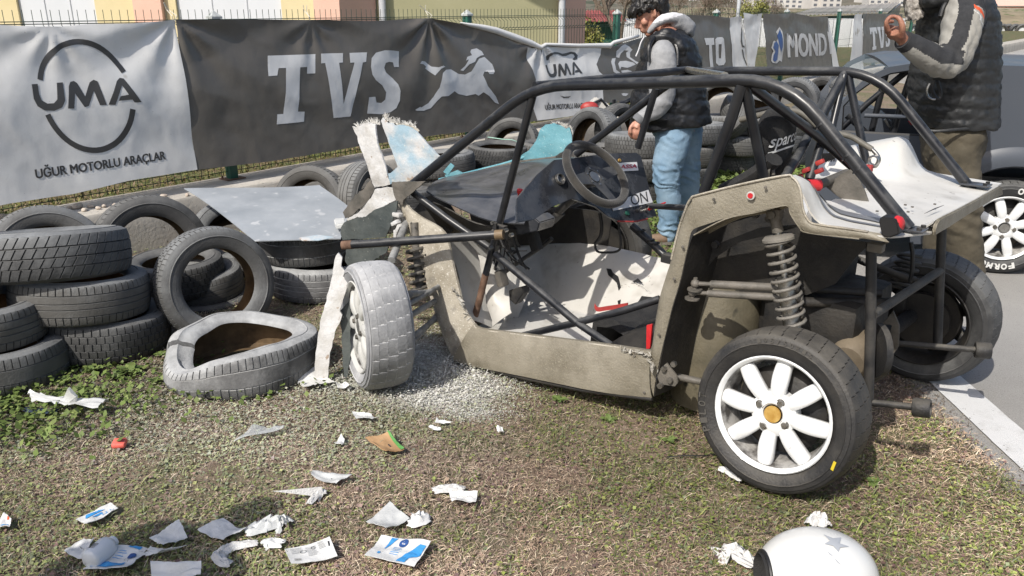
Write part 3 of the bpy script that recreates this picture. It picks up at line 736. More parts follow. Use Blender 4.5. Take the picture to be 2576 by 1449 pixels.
under(b.print_("rider_emblem_ink", [conv(zV, [(x_ - 14, y_) for x_, y_ in q_]) for q_ in ([(1692, 505), (1700, 465), (1718, 430), (1702, 400), (1716, 362), (1740, 345), (1752, 380), (1740, 440), (1728, 500), (1705, 520)], [(1752, 300), (1780, 245), (1788, 290), (1784, 395), (1765, 440), (1756, 380)])], M['ink_navy'], None, lift=.010, cell=.05), t)
b, t = far_banner("narrow white tail of cloth hanging beside the MOND banner", [zV(2184, 150), zV(2200, 180)], [zV(2190, 600), zV(2246, 600)], M['banner_w'], 3.3, .01)
b, t = far_banner("white half-unrolled banner strip left of the small TVS banner", [zQ(812, 118), zQ(870, 116)], [zQ(715, 590), zQ(840, 590)], M['banner_w'], 5.3)
b, t = far_banner("small farthest charcoal banner with TVS lettering beside the raised hand", [zQ(872, 112), zQ(1000, 112), zQ(1210, 118)], [zQ(835, 520), zQ(1000, 515), zQ(1175, 500)], M['banner_k'], 8.3)
for L_ in (L_T, L_V, L_S): under(b.print_("letter", [conv(zQ, remap(L_, (115, 415, 1228, 1022), (915, 215, 1075, 415)))], M['print_w'], None, cell=.05, lift=.005), t)

# ------------------------------------------------------------------ building behind the fence
BY = 12.2
def bx(px, y=BY): return AT(px, 25, y).x
bld = thing("building", "low building with yellow, salmon and white wall bays behind the fence", "building", (bx(400), BY, 0))
inv = Matrix.Translation((-bx(400), -BY, 0))
def wall_seg(name, x0, x1, y, m, th=.25, z1=5.0, parent=bld):
    b = MB(); b.box(inv @ Vector(((x0 + x1) / 2, y + th / 2, z1 / 2)), (x1 - x0, th, z1)); return b.build(name, m, parent, smooth=False)
segs = [(-420, -180, 'door_white', .05), (-180, 45, 'yellow_wall', 0), (45, 240, 'door_white', .05), (240, 343, 'yellow_wall', 0), (343, 414, 'pink_wall', -.10), (414, 444, 'yellow_wall', 0), (444, 708, 'door_white', .05), (708, 793, 'yellow_wall', 0), (793, 858, 'pink_wall', -.10)]
for a, b_, m_, dy in segs:
    o = wall_seg("roller_door" if m_ == 'door_white' else "wall", bx(a) + .002, bx(b_) - .002, BY + dy, M[m_])
    if m_ == 'door_white' and a > -100:
        for k in range(1, 3):
            s2 = MB(); s2.box(inv @ Vector((bx(a) + (bx(b_) - bx(a)) * k / 3, BY + dy - .004, 2.5)), (.012, .012, 5)); s2.build("door_joint", M['pipe'], o, smooth=False)
C0 = Vector((bx(858) + .0, BY - .1, 0)); C1 = Vector((bx(925) + .02, BY + .62, 0))
def wall_line(name, a, b, m, th=.2, z1=5., parent=bld):
    d = (b - a).normalized(); n = Vector((-d.y, d.x, 0))
    q = MB(); q.prism([inv @ (p) for p in (a, b, b + n * th, a + n * th)], (0, 0, z1)); return q.build(name, m, parent, smooth=False)
wall_line("wall", C0, C1, M['pink_wall'])
E0 = C1 + Vector((.02, .02, 0)); tt = 5.4
BD = Vector((.93, .37, 0)).normalized()
q0 = None
for k in range(90):      # end of the khaki wall where it meets the last salmon pier
    p = E0 + BD * (3 + k * .08)
    dpt = p.y * math.cos(_T) + .02; px = 1288 + FPX * p.x / dpt
    if px > 1404: q0 = p; break
wall_line("wall", E0, q0, M['beige_wall'])
q1 = q0 + FU * .62 + FN * .0
wall_line("pier", q0 + FN * .12 + FU * .03, q1 + FN * .12, M['pink_wall'], th=.34)
for p, r_ in ((C1 + Vector((.10, -.02, 0)), .055), (q0 + FN * .14 - FU * .09, .055)):
    b = MB(); b.cyl(inv @ p, inv @ (p + Vector((0, 0, 5))), r_, 14); b.build("downpipe", M['pipe'], bld)
r2 = MB(); r2.box(inv @ Vector((bx(200), BY - .35, 5.1)), (16, 1.5, .18)); r2.build("roof", M['beige_wall'], bld, smooth=False)

# ------------------------------------------------------------------ farther background
def T_at(px, py, y): return AT(px, py, y)
hut = thing("hut", "small green hut with a red corrugated roof behind the fence", "hut", (T_at(1500, 60, 24).x, 24, 0))
hi = Matrix.Translation(-hut.location)
b = MB(); x0, x1 = T_at(1440, 60, 24).x, T_at(1562, 60, 24).x
b.box(hi @ Vector(((x0 + x1) / 2, 24.8, .6)), (x1 - x0, 1.6, 1.2)); b.build("wall", M['hut_green'], hut, smooth=False)
for k in range(9):
    b = MB(); b.box(hi @ Vector((x0 + (x1 - x0) * (k + .5) / 9, 23.97, .35)), ((x1 - x0) / 9 - .03, .03, .66)); b.build("board", M['hut_green'], hut, smooth=False)
b = MB(); rows = []
for i in range(61):
    x = x0 - .2 + (x1 - x0 + .3) * i / 60; c = .02 * math.sin(i * 1.6)
    rows.append([hi @ Vector((x, 23.6, 1.24 + c)), hi @ Vector((x, 25.8, 1.52 + c))])
b.grid(rows); b.build("roof", M['roof_red'], hut, thick=.01)
wt = MB(); y_ = 27.
xa, xb = T_at(1555, 60, y_).x, T_at(1640, 60, y_).x
wt.box(((xa + xb) / 2, y_ + .8, .62), (xb - xa, 1.6, 1.24), bev=.03)
o = wt.build("storage_box", M['white_wall']); tag(o, "white storage container beside the green hut behind the young man's head", "container")
bar = thing("barrier_wall", "low white barrier wall across the far side seen through the fence", "wall", (7, 29, 0))
b = MB(); xa, xb = T_at(1640, 100, 29).x - 0, T_at(2270, 100, 29).x
n = 14
for i in range(n):
    q = MB(); w = (xb - xa) / n
    q.box((xa + w * (i + .5) - 7, 0, .63), (w - .02, .18, 1.22), bev=.015); q.build("panel", M['white_wall'], bar)
# strip of grass at its foot and the open field beyond
def sheet(name, x0, x1, y0, y1, z, m):
    b = MB(); b.add([(x0, y0, z), (x1, y0, z), (x1, y1, z), (x0, y1, z)], [(0, 1, 2, 3)]); return structure(b.build(name, m, smooth=False))
M['far_grass'] = mat("far_grass", (.085, .115, .035), (.15, .16, .06), rough=.95, scale=1.5, detail=9)
sheet("grass_strip", 2.5, 30, 26.3, 28.6, .006, M['far_grass'])
sheet("grass_field", 8, 120, 50, 78, .012, M['far_grass'])
# earth bank across the far side of the track
bm_ = MB(); rows = []
for x in np.arange(14, 130, 1.2):
    rows.append([(x, 66 + 3 * i + fbm(x * .1, i) * .6, z + .35 * fbm(x * .22, i * 1.7) * (i > 0)) for i, z in enumerate((-.1, .25, .8, 1.1, 1.25, 1.45, 1.5))])
bm_.grid(rows); structure(bm_.build("earth_bank", M['bank'], angle=180))
r_ = random.Random(5)
shed = thing("shed", "long low shed with a patched corrugated roof beyond the far fence", "shed", (T_at(2120, 20, 62).x, 62, 0))
si = Matrix.Translation(-shed.location); b = MB()
A1, A2 = T_at(1985, 40, 60), T_at(2235, 32, 60); B1, B2 = T_at(2050, 21, 68), T_at(2262, 7, 68)
rows = []
for i in range(81):
    t_ = i / 80; c = Vector((0, 0, .05 * math.sin(i * 1.9)))
    rows.append([si @ (A1.lerp(A2, t_) + c), si @ (B1.lerp(B2, t_) + c)])
b.grid(rows); b.build("roof", M['shed_roof'], shed, thick=.03)
b = MB(); b.prism([si @ p for p in (A1 + Vector((.3, .3, -.1)), A2 + Vector((-.3, .3, -.1)), Vector((A2.x - .3, A2.y + .3, 0)), Vector((A1.x + .3, A1.y + .3, 0)))], (0, .2, 0)); b.build("wall", M['trim'], shed, smooth=False)
b = MB(); g0 = Vector((A2.x, A2.y + .3, 0)); g1 = Vector((B2.x, B2.y, 0))
b.prism([si @ p for p in (g0, g1, B2 + Vector((0, 0, -.05)), A2 + Vector((0, .3, -.1)))], (.15, 0, 0)); b.build("gable", M['window_far'], shed, smooth=False)
b = MB(); x0 = T_at(2470, 8, 90).x; b.box((x0 + 14, 92, .9), (36, 4, 1.5)); b.add([(x0 - 5, 89.5, 1.75), (x0 + 33, 89.5, 1.75), (x0 + 33, 95, 2.9), (x0 - 5, 95, 2.9)], [(0, 1, 2, 3)])
o = b.build("pit_building", [M['pink_wall']], smooth=False); tag(o, "distant long building with a faded pink roof above the earth bank", "building")

# hill with blocks of flats
hm = MB(); rows = []
for x in np.linspace(-250, 1400, 90):
    rows.append([(x, y, max(-2, h * (1 + .25 * fbm(x * .004, y * .003)) + 5 * fbm(x * .012, y * .01, 3))) for y, h in ((520, -1), (600, 3), (700, 8), (820, 18), (1000, 40), (1300, 80), (1700, 130))])
hm.grid(rows); structure(hm.build("hill", M['hill'], angle=180))
def flat_block(w, h, d):
    root = thing("flat_block", "pale many-storey block of flats on the distant hillside", "block of flats", group="blocks of flats on the far hill")
    b = MB(); b.box((0, 0, h / 2), (w, d, h)); b.box((w * .2, 0, h + 1.2), (w * .3, d * .5, 2.4)); b.build("wall", M['flat_block'], root, smooth=False)
    b = MB(); n = int(h / 3.1); c = max(3, int(w / 4))
    for i in range(n):
        for j in range(c): b.box((-w / 2 + w * (j + .5) / c, -d / 2 - .04, 1.7 + i * 3.05), (w / c * .5, .1, 1.5))
    tag(b.build("window_row", M['window_far'], root, smooth=False), kind="stuff")
    return root
protos = [flat_block(18, 26, 14), flat_block(26, 20, 14), flat_block(14, 34, 14)]
first = [True] * 3
for i in range(46):
    px = r_.uniform(1690, 2330); y = r_.uniform(560, 900); k = r_.randrange(3)
    o = protos[k] if first[k] else copy_tree(protos[k]); first[k] = False
    o.location = (T_at(px, 20, y).x, y, (y - 560) * .05 - 14)
    o.rotation_euler = (0, 0, r_.uniform(-.4, .4))

# bare trees and bushes behind the fence
def tree_mesh(seed, h, spread, levels=4, twigs=260, leaf=None, leaf_n=0, leaf_s=.05):
    rr = random.Random(seed); tr = MB(); tw = MB(); lf_ = MB(); tips = []
    def limb(p, d, L, r0, lev):
        q = p.copy(); pts = [q.copy()]; rs = [r0]
        for k in range(4):
            d = (d + Vector((rr.uniform(-.25, .25), rr.uniform(-.25, .25), rr.uniform(-.08, .2)))).normalized()
            q = q + d * L / 4; pts.append(q.copy()); rs.append(r0 * (1 - .16 * (k + 1)))
        tr.tube(pts, r0, 5 if lev < 2 else 4, rs=rs)
        if lev >= levels: tips.append((q, d)); return
        for k in range(rr.choice((3, 3, 4))):
            a = rr.uniform(0, 6.28); s_ = rr.uniform(.5, 1.) * spread
            nd = (d + Vector((math.cos(a) * s_, math.sin(a) * s_, rr.uniform(-.1, .45)))).normalized()
            limb(pts[rr.choice((2, 3, 4))], nd, L * rr.uniform(.6, .8), r0 * .52, lev + 1)
    limb(Vector((0, 0, -.2)), Vector((0, 0, 1)), h * .34, h * .022, 0)
    for k in range(twigs):
        p, d = rr.choice(tips); nd = (d + Vector((rr.uniform(-1, 1), rr.uniform(-1, 1), rr.uniform(-.6, .9)))).normalized(); L = h * rr.uniform(.04, .11)
        p0 = p + Vector((rr.gauss(0, .03), rr.gauss(0, .03), rr.gauss(0, .03))) * h
        tw.tube([p0, p0 + nd * L * .5 + Vector((0, 0, .01 * h)), p0 + nd * L], h * .0016, 3, rs=[h * .002, h * .0014, h * .0008], cap=False)
    for k in range(leaf_n):
        p, d = rr.choice(tips); c = p + Vector((rr.gauss(0, .05), rr.gauss(0, .05), rr.gauss(0, .05))) * h
        a = Vector((rr.uniform(-1, 1), rr.uniform(-1, 1), rr.uniform(-1, 1))).normalized() * leaf_s; e = a.cross(Vector((rr.uniform(-1, 1), rr.uniform(-1, 1), .3))).normalized() * leaf_s * .5
        lf_.add([c - a, c + e, c + a, c - e], [(0, 1, 2, 3)])
    return tr, tw, lf_
def plant_tree(name, label, cat, loc, seed, h, spread=.8, leaf=None, leaf_n=0, leaf_s=.05, group=None, twigs=260, levels=4):
    t = thing(name, label, cat, loc, group=group)
    tr, tw, lf_ = tree_mesh(seed, h, spread, levels, twigs, leaf, leaf_n, leaf_s)
    tr.build("trunk", M['bark'], t, fix=False); 
    if twigs: tag(tw.build("twigs", M['twig'], t, fix=False), kind="stuff")
    if leaf_n: tag(lf_.build("crown", leaf, t, smooth=False, fix=False), kind="stuff")
    return t
def base_at(px, y, z=0.): return Vector((T_at(px, 40, y).x, y, z))
plant_tree("bare_tree", "dark leafy tree right behind the young man's hair beyond the fence", "tree", base_at(1575, 19), 3, 5.2, .9, M['leaf_dark'], 2600, .07, twigs=700)
plant_tree("bare_tree", "bare brown tree between the salmon pier and the tall fence post", "tree", base_at(1500, 27), 8, 6.0, .9, M['leaf_dark'], 500, .06, twigs=800)
plant_tree("bush", "yellow-green bush against the salmon pier behind the wire", "bush", base_at(1470, 19.5), 4, 1.9, 1.0, M['leaf_yellow'], 1600, .045, twigs=150, levels=3)
for i, (px, y, h, sd, lab) in enumerate(((1700, 44, 4.0, 11, "bare grey-brown tree just right of the young man's hair"), (1765, 48, 4.2, 12, "spreading bare tree above the TO banner"), (1815, 46, 4.4, 13, "tallest bare tree left of the thin white pole"), (1955, 47, 3.4, 14, "rounded bare brown bush above the MOND banner"), (1660, 40, 4.6, 16, "bare tree partly hidden behind the young man's head"))):
    plant_tree("bare_tree", lab, "tree", base_at(px, y, -.6), sd, h, 1.0, twigs=900, leaf=M['leaf_dark'], leaf_n=150, leaf_s=.05, group="bare trees beyond the track")
plant_tree("bush", "yellow-green rounded shrub above the white banner flap", "bush", base_at(1905, 40, -.5), 21, 3.0, 1.0, M['leaf_yellow'], 2400, .06, twigs=200, levels=3)
p = base_at(1856, 33); m = MB(); m.cyl((0, 0, 0), (0, 0, 7), .07, 10); o = m.build("lamp_pole", M['pipe']); o.location = p; tag(o, "thin white pole rising above the white banner flap", "pole")

# row of tyres with white insides along the far track edge
tm = MB(); tm.lathe([(-.12, .22), (-.13, .30), (-.08, .36), (.08, .36), (.13, .30), (.12, .22)], n=14)
dm = MB(); dm.cyl((-.05, 0, 0), (.05, 0, 0), .225, 14)
cnt = 0
for px in list(range(2296, 2470, 13)) + list(range(2474, 2600, 13)):
    p = G(px + r_.uniform(-2, 2), 92, 0); p = AT(px, 90, 49.); 
    if cnt == 0:
        t0 = thing("painted_tyre", "black tyre with white inside in the row along the far track edge", "tyre", group="tyres with white insides along the far track edge")
        tm.build("tyre", M['rubber'], t0); dm.build("white_disc", M['white_wall'], t0); o = t0
    else: o = copy_tree(t0)
    o.location = (p.x, 49 + r_.uniform(-.3, .3), .34); o.rotation_euler = (0, r_.uniform(-.2, .2), R(90 + r_.uniform(-14, 14))); cnt += 1
# pale stones on the kerb
r_ = random.Random(3)
stone_px = [(8, 552, 1.6), (28, 560, 1.3), (40, 566, 1.), (70, 553, 1.), (52, 545, .8), (125, 543, .9), (158, 533, 1.4), (175, 527, 1.1), (196, 524, 1.6), (212, 531, .9), (230, 522, 1.), (248, 526, .8), (262, 521, .9), (290, 518, .8), (327, 509, 1.), (333, 512, .7), (412, 497, 1.1), (482, 495, .8), (365, 505, .7), (105, 552, .8)]
for i, (px, py, s_) in enumerate(stone_px):
    q = MB(); q.sphere((0, 0, 0), (.026 * s_, .018 * s_, .014 * s_), 10)
    o = q.build("stone", M['stone'])
    for v in o.data.vertices: v.co *= 1 + .35 * mnoise.noise(v.co * 45 + Vector((i, 0, 0)))
    p = G(px, py, CURB_T); uu = (p - FA).dot(FU); oo = max(-.1, min(CURB_OFF - .04, (p - FA).dot(FN)))
    o.location = fence_pt(uu, CURB_T + .010 * s_, oo); o.rotation_euler = (0, 0, r_.uniform(0, 6))
    tag(o, "pale pebble lying on the concrete kerb under the white banner", "stone", "pale stones scattered on the kerb")
# ------------------------------------------------------------------ tyres
def tyre_data(Ro=.30, Ri=.19, W=.19, pattern='block', nb=56, seed=0, deform=None, gd=.007):
    """verts, faces, material index; axis along local X"""
    h = W / 2
    half = [(-.36 * W, Ri - .004), (-.42 * W, Ri + .004), (-.46 * W, Ri + .018), (-.50 * W, Ri + (Ro - Ri) * .38), (-.515 * W, Ri + (Ro - Ri) * .56), (-.50 * W, Ri + (Ro - Ri) * .72), (-.475 * W, Ro - .024), (-.455 * W, Ro - .014)]
    half[4:5] = [(-.512 * W, Ri + (Ro - Ri) * .50), (-.530 * W, Ri + (Ro - Ri) * .52), (-.530 * W, Ri + (Ro - Ri) * .545), (-.513 * W, Ri + (Ro - Ri) * .565)]
    prof = [(x, r, None) for x, r in half]
    def crown(x): return Ro - .010 * (abs(x) / (.42 * W)) ** 2.6
    # tread bands: (x0, x1, has lateral cuts, angular skew)
    if pattern == 'block': bands = [(-.44, -.29, 1, 0.), (-.265, -.10, 1, .5), (-.08, .08, 1, 0.), (.10, .265, 1, .5), (.29, .44, 1, 0.)]
    elif pattern == 'rib': bands = [(-.44, -.27, 1, 0.), (-.24, -.085, 0, 0), (-.055, .055, 0, 0), (.085, .24, 0, 0), (.27, .44, 1, .3)]
    elif pattern == 'slant': bands = [(-.44, -.22, 1, .2), (-.20, -.02, 1, .5), (.01, .20, 1, .9), (.23, .44, 1, .2)]
    elif pattern == 'zig': bands = [(-.44, -.20, 1, 0.), (-.17, .17, 0, 0), (.20, .44, 1, .5)]
    else: bands = [(-.44, -.30, 2, 0.), (-.295, -.11, 2, .5), (-.105, .105, 2, .0), (.11, .295, 2, .5), (.30, .44, 2, .0)]
    rows = []
    for bi, (a, b, cut, sk) in enumerate(bands):
        if bi: rows.append(((bands[bi - 1][1] * .5 + a * .5) * W, -gd * (1. if pattern != 'slot' else .25), 0, 0, 1 if pattern != 'slot' or bi in (2, 3) else 0))
        n = 3 if pattern != 'slot' else 4
        for k in range(n):
            x = (a + (b - a) * k / (n - 1)) * W
            s_ = sk + (.55 * k / (n - 1) if pattern in ('slant',) else 0)
            c_ = cut
            if pattern == 'slot': c_ = 1 if k in (1, 2) else 0; s_ = sk + bi * .37
            rows.append((x, 0., c_, s_, 0))
    P = [(x, r, 0, 0., 0) for x, r, _ in prof]
    P += [(x, crown(x) + d, c_, s_, g) for x, d, c_, s_, g in rows]
    P += [(-x, r, 0, 0., 0) for x, r, _ in prof[::-1]]
    inner = [(.36 * W, Ri - .004), (.40 * W, Ri + .03), (.44 * W, Ri + .6 * (Ro - Ri)), (.36 * W, Ro - .022), (0, Ro - .016), (-.36 * W, Ro - .022), (-.44 * W, Ri + .6 * (Ro - Ri)), (-.40 * W, Ri + .03)]
    no = len(P); P += [(x, r, 0, 0., 2) for x, r in inner[1:]]
    fr = [0., .10, .14, .97] if pattern != 'slot' else [0., .05, .075, .985]
    low = [1, 1, 0, 0]
    ang = [(i + f, l) for i in range(nb) for f, l in zip(fr, low)]
    npf = len(P); vs = []; fs = []; mi = []
    for (a, l) in ang:
        for (x, r, c_, s_, g) in P:
            t = 2 * math.pi * (a + s_) / nb
            rr = r - (gd * .85 if (l and c_) else 0)
            vs.append((x, rr * math.cos(t), rr * math.sin(t)))
    na = len(ang)
    for i in range(na):
        j = (i + 1) % na
        for q in range(npf):
            q2 = (q + 1) % npf
            fs.append((i * npf + q, j * npf + q, j * npf + q2, i * npf + q2))
            inn = (q >= no - 1)
            lowf = (ang[i][1] and ang[j][1] and P[q][2] and P[q2][2]) or (P[q][4] == 1 or P[q2][4] == 1) and not inn
            mi.append(2 if inn else (1 if lowf else 0))
    if deform: vs = [deform(Vector(v)) for v in vs]
    return vs, fs, mi
TY = {}
def tyre_mesh_(key, **k):
    if key not in TY:
        mats = k.pop('mats'); vs, fs, mi = tyre_data(**k)
        me = bpy.data.meshes.new("tyre"); me.from_pydata([tuple(v) for v in vs], [], fs)
        for m in mats: me.materials.append(m)
        me.polygons.foreach_set("material_index", mi); me.polygons.foreach_set("use_smooth", [True] * len(fs)); me.set_sharp_from_angle(angle=R(38)); me.update()
        TY[key] = me
    return TY[key]
RB, RG, RP, RM, RI = M['rubber'], M['rubber_grey'], M['rubber_powder'], M['rubber_mud'], M['rubber_in']
PG = M['groove'] = mat("powder_in_grooves", (.42, .42, .41), (.22, .22, .22), rough=.9, scale=14)
kinds = {
    'a': dict(pattern='block', mats=[RG, RB, RI], nb=64), 'b': dict(pattern='rib', mats=[RG, RB, RI], nb=60), 'c': dict(pattern='slant', mats=[RG, RB, RI], nb=50),
    'd': dict(pattern='zig', mats=[RG, RB, RI], nb=64), 'e': dict(pattern='block', mats=[RB, RB, RI], nb=52), 'f': dict(pattern='rib', mats=[RB, RB, RI], nb=60),
    'g': dict(pattern='slant', mats=[RB, RB, RI], nb=60), 'h': dict(pattern='zig', mats=[RG, PG, RI], nb=60), 'i': dict(pattern='rib', mats=[RP, PG, RI], nb=60)}
TG = "old tyres heaped along the kerb"
def tyre(kind, loc, ax=(0, 0, 1), s=1., w=1., label="", spin=0., cls=None):
    k = dict(kinds[kind]); me = tyre_mesh_(kind, **k)
    o = bpy.data.objects.new("tyre", me); COL.objects.link(o)
    Mx = axis_M(loc, ax, up=(0, 1, .3)) @ Matrix.Rotation(spin, 4, 'X') @ Matrix.Diagonal((w, s, s, 1))
    o.matrix_world = Mx
    return tag(o, label, "tyre", TG)
Z = (0, 0, 1)
# leftmost stack, partly out of the picture
tyre('d', (-2.345, 3.36, .092), (.02, .04, 1), 1., .95, label="bottom tyre of the leftmost stack, cut by the left edge, grass at its foot")
tyre('b', (-2.425, 3.37, .275), (.04, .06, 1), 1., .97, "middle tyre of the leftmost stack with ribbed tread")
tyre('a', (-2.60, 3.36, .46), (.02, .09, 1), 1., .97, label="upper tyre of the leftmost stack, only its right end in view")
# second stack
tyre('e', (-2.015, 3.70, .098), (.05, .06, 1), 1., 1., "bottom tyre of the second stack from the left with a dusty chunky shoulder")
tyre('b', (-2.085, 3.665, .295), (.03, .12, 1), 1.03, 1.03, "middle tyre of the second stack with three long grooves")
tyre('c', (-2.175, 3.65, .50), (-.05, .20, 1), 1.13, 1.12, "large top tyre of the second stack with slanted tread blocks", spin=.5)
# leaning on the kerb behind them
tyre('a', AT(122, 662, 4.30), (.85, -1, .45), 1.08, 1., "tyre with fine blocks leaning on the kerb behind the two left stacks")
tyre('f', AT(380, 632, 4.62), (.78, -1, .32), 1.12, 1.1, "large ribbed tyre leaning upright on the kerb with bare concrete seen through its hole")
tyre('i', AT(440, 706, 4.55), (.0, -.12, 1), .95, .9, "pale dusty tyre lying flat between the second stack and the big upright ring")
tyre('f', AT(520, 770, 4.42), (.05, -.05, 1), .85, .9, "lower of the two small tyres seen through the hole of the big upright ring")
tyre('b', AT(505, 712, 4.45), (-.04, -.03, 1), .80, .9, "upper of the two small tyres seen through the hole of the big upright ring")
tyre('e', (-1.93, 4.38, .16), (0, 0, 1), .9, 1.0, "dark tyre deep in the gap behind the second stack")
tyre('a', AT(540, 714, 3.92), (.82, -1, .27), .99, .95, "big tyre standing upright as a ring in the middle of the heap", spin=.3)
# crushed tyre lying in front, coated with powder
def crush(v):
    x, y, z = v
    r = math.hypot(y, z); a = math.atan2(z, y)
    k = math.exp(-((a + 2.5) / .6) ** 2) + math.exp(-((a - 3.78) / .6) ** 2)               # the side that is squashed in
    up = (x + .095) / .19
    y *= 1.14; z *= 1.02
    f = 1 - .07 * k * up
    y *= f; z *= f
    x -= .075 * k * up * (1 if r > .24 else 1.3) + .018 * math.sin(a * 2 + .6) * up - .02 * up * math.exp(-((a - 3.1) / .4) ** 2)
    y += .02 * math.sin(a * 3)
    n_ = mnoise.noise(Vector((y * 9, z * 9, x * 9))) * .007
    return (x + n_, y * (1 + n_), z * (1 - n_))
kinds['x'] = dict(pattern='zig', mats=[RP, PG, RI], nb=64, deform=crush, W=.19)
me = tyre_mesh_('x', **dict(kinds['x']))
o = bpy.data.objects.new("tyre", me); COL.objects.link(o); p = G(612, 893, .09)
o.matrix_world = Matrix.Translation((p.x, p.y, .098)) @ Matrix.Rotation(R(8), 4, 'Z') @ Matrix(((0, 1, 0, 0), (0, 0, 1, 0), (1, 0, 0, 0), (0, 0, 0, 1)))
tag(o, "crushed powder-white tyre lying in front of the heap", "tyre", TG)
# stack under the loose sheet
p = G(770, 760, .02); cx, cy = p.x, p.y + .30
tyre('i', (cx + .02, cy, .098), (.03, 0, 1), 1.06, 1.0, "lower tyre under the grey sheet with powder in its grooves")
tyre('h', (cx - .03, cy + .02, .298), (-.03, .02, 1), .98, 1.0, "upper tyre carrying the near edge of the sheet, zigzag tread")
tyre('h', AT(600, 600, 5.05), (.3, -.6, 1), 1., .9, "tyre squeezed in the shade under the far corner of the grey sheet")
tyre('f', AT(700, 640, 5.0), (0, 0, 1), 1., .9, "dark tyre buried in the shade behind the stack that carries the sheet")
tyre('f', AT(785, 515, 6.15), (-.25, -1, .34), 1.02, 1., "tyre leaning on the kerb just behind the grey sheet", spin=.2)
tyre('b', AT(930, 505, 6.25), (1.3, -.8, .2), 1.06, 1.1, "tyre leaning with its tread towards the sheet, left of the torn white panel")
tyre('e', AT(1000, 540, 6.1), (.1, 0, 1), 1., 1., "dark tyre low in the gap under the torn white panel")
tyre('f', AT(1000, 505, 6.2), (.0, .1, 1), 1., 1., "dark tyre seen through the notch of the torn white panel")
def stack(px, y, ks, labs, s=1., dz=.19, z0=.095):
    x = T_at(px, 400, y).x
    for i, (k, l) in enumerate(zip(ks, labs)):
        rr = random.Random(px * 7 + i)
        tyre(k, (x + rr.uniform(-.04, .04), y + rr.uniform(-.04, .04), z0 + dz * i), (rr.uniform(-.07, .07), rr.uniform(-.07, .07), 1), s * rr.uniform(.97, 1.04), 1., l, spin=rr.uniform(0, 3))
stack(1120, 7.1, 'fb', ("bottom tyre of the pile behind the torn panel's blue half", "top tyre of the pile behind the torn panel's blue half"))
stack(1245, 7.55, 'fg', ("bottom tyre of the pair under the pale green strap", "top tyre of the pair under the pale green strap"), .98)
tyre('f', AT(1290, 372, 8.1), (-.5, -1, .4), 1., 1., "tyre leaning on the kerb behind the pale green strap")
stack(1390, 7.7, 'ef', ("lower dark tyre behind the blue fender", "upper dark tyre behind the blue fender"))
tyre('b', AT(1490, 352, 8.1), (-1.1, -.9, .35), 1.08, 1.15, "grey ribbed tyre standing tilted behind the blue fender's tip")
tyre('f', AT(1560, 335, 8.35), (.8, -1, .3), 1., 1., "tyre standing between the tilted ribbed one and the young man's hand")
stack(1510, 7.35, 'ff', ("bottom tyre of the stack behind the steering wheel", "top tyre of the stack behind the steering wheel"))
stack(1612, 7.0, 'fea', ("bottom tyre of the stack behind the dashboard panel", "middle tyre of the stack behind the dashboard panel", "top tyre of the stack behind the dashboard panel"))
stack(1735, 7.7, 'efa', ("bottom tyre of the stack right behind the jeans", "middle tyre of the stack right behind the jeans", "top tyre of the stack right behind the jeans"))
stack(1832, 8.25, 'aba', ("bottom tyre of the stack above the sunlit weeds", "middle tyre of the stack above the sunlit weeds", "top tyre of the stack above the sunlit weeds"), 1.05)
stack(1945, 8.5, 'fba', ("bottom tyre of the stack behind the black seat back", "middle tyre of the stack behind the black seat back", "top tyre of the stack behind the black seat back"), 1.05)
tyre('b', AT(1812, 275, 8.05), (-.75, -1, .55), 1.08, 1.15, "tyre tipped up on its stack close to the young man's back")
tyre('b', AT(1905, 292, 8.3), (.25, -.35, 1), 1.25, 1.1, "wide grey tyre lying askew on the stacks behind the roll cage")
tyre('g', AT(1900, 250, 9.2), (.6, -1, .3), 1., 1., "tyre standing on top of the farthest stack behind the cage's roof tube")
stack(2050, 9.1, 'afg', ("bottom tyre of the stack seen through the cage's rear triangle", "middle tyre of the stack seen through the cage's rear triangle", "top tyre of the stack seen through the cage's rear triangle"), 1.05)
tyre('a', AT(1998, 262, 9.3), (-.8, -1, .1), 1., 1., "upright tyre with muddy side framed by two cage tubes")
tyre('e', AT(2078, 258, 9.4), (-1.6, -1, .1), 1., 1., "upright tyre beside the muddy one, its dark hole facing left")
stack(2150, 9.4, 'af', ("lower tyre at the right end of the heap", "upper tyre at the right end of the heap"))
stack(1700, 8.9, 'fab', ("bottom tyre of the stack hidden behind the young man's waist", "middle tyre of the stack hidden behind the young man's waist", "top tyre of the stack hidden behind the young man's waist"))

# loose sheet lying on the tyres
c1, c2, c3, c4, c5 = G(640, 606, .405), G(857, 600, .41), G(884, 530, .45), G(803, 462, .53), G(463, 478, .50)
m = MB(); rows = []
for i in range(17):
    t = i / 16; row = []
    for j in range(17):
        s_ = j / 16
        a = c1.lerp(c5, t); b_ = (c2.lerp(c3, t / .45) if t < .45 else c3.lerp(c4, (t - .45) / .55))
        p = a.lerp(b_, s_); p.z += .018 * math.sin(t * 3.1) + .012 * math.sin(s_ * 3.3 + t * 2) * t
        row.append(p)
    rows.append(row)
m.grid(rows); o = m.build("loose_sheet", M['sheet'], thick=.005, angle=60)
tag(o, "flat grey dusty plastic sheet lying across the tyres beside the torn front", "sheet")
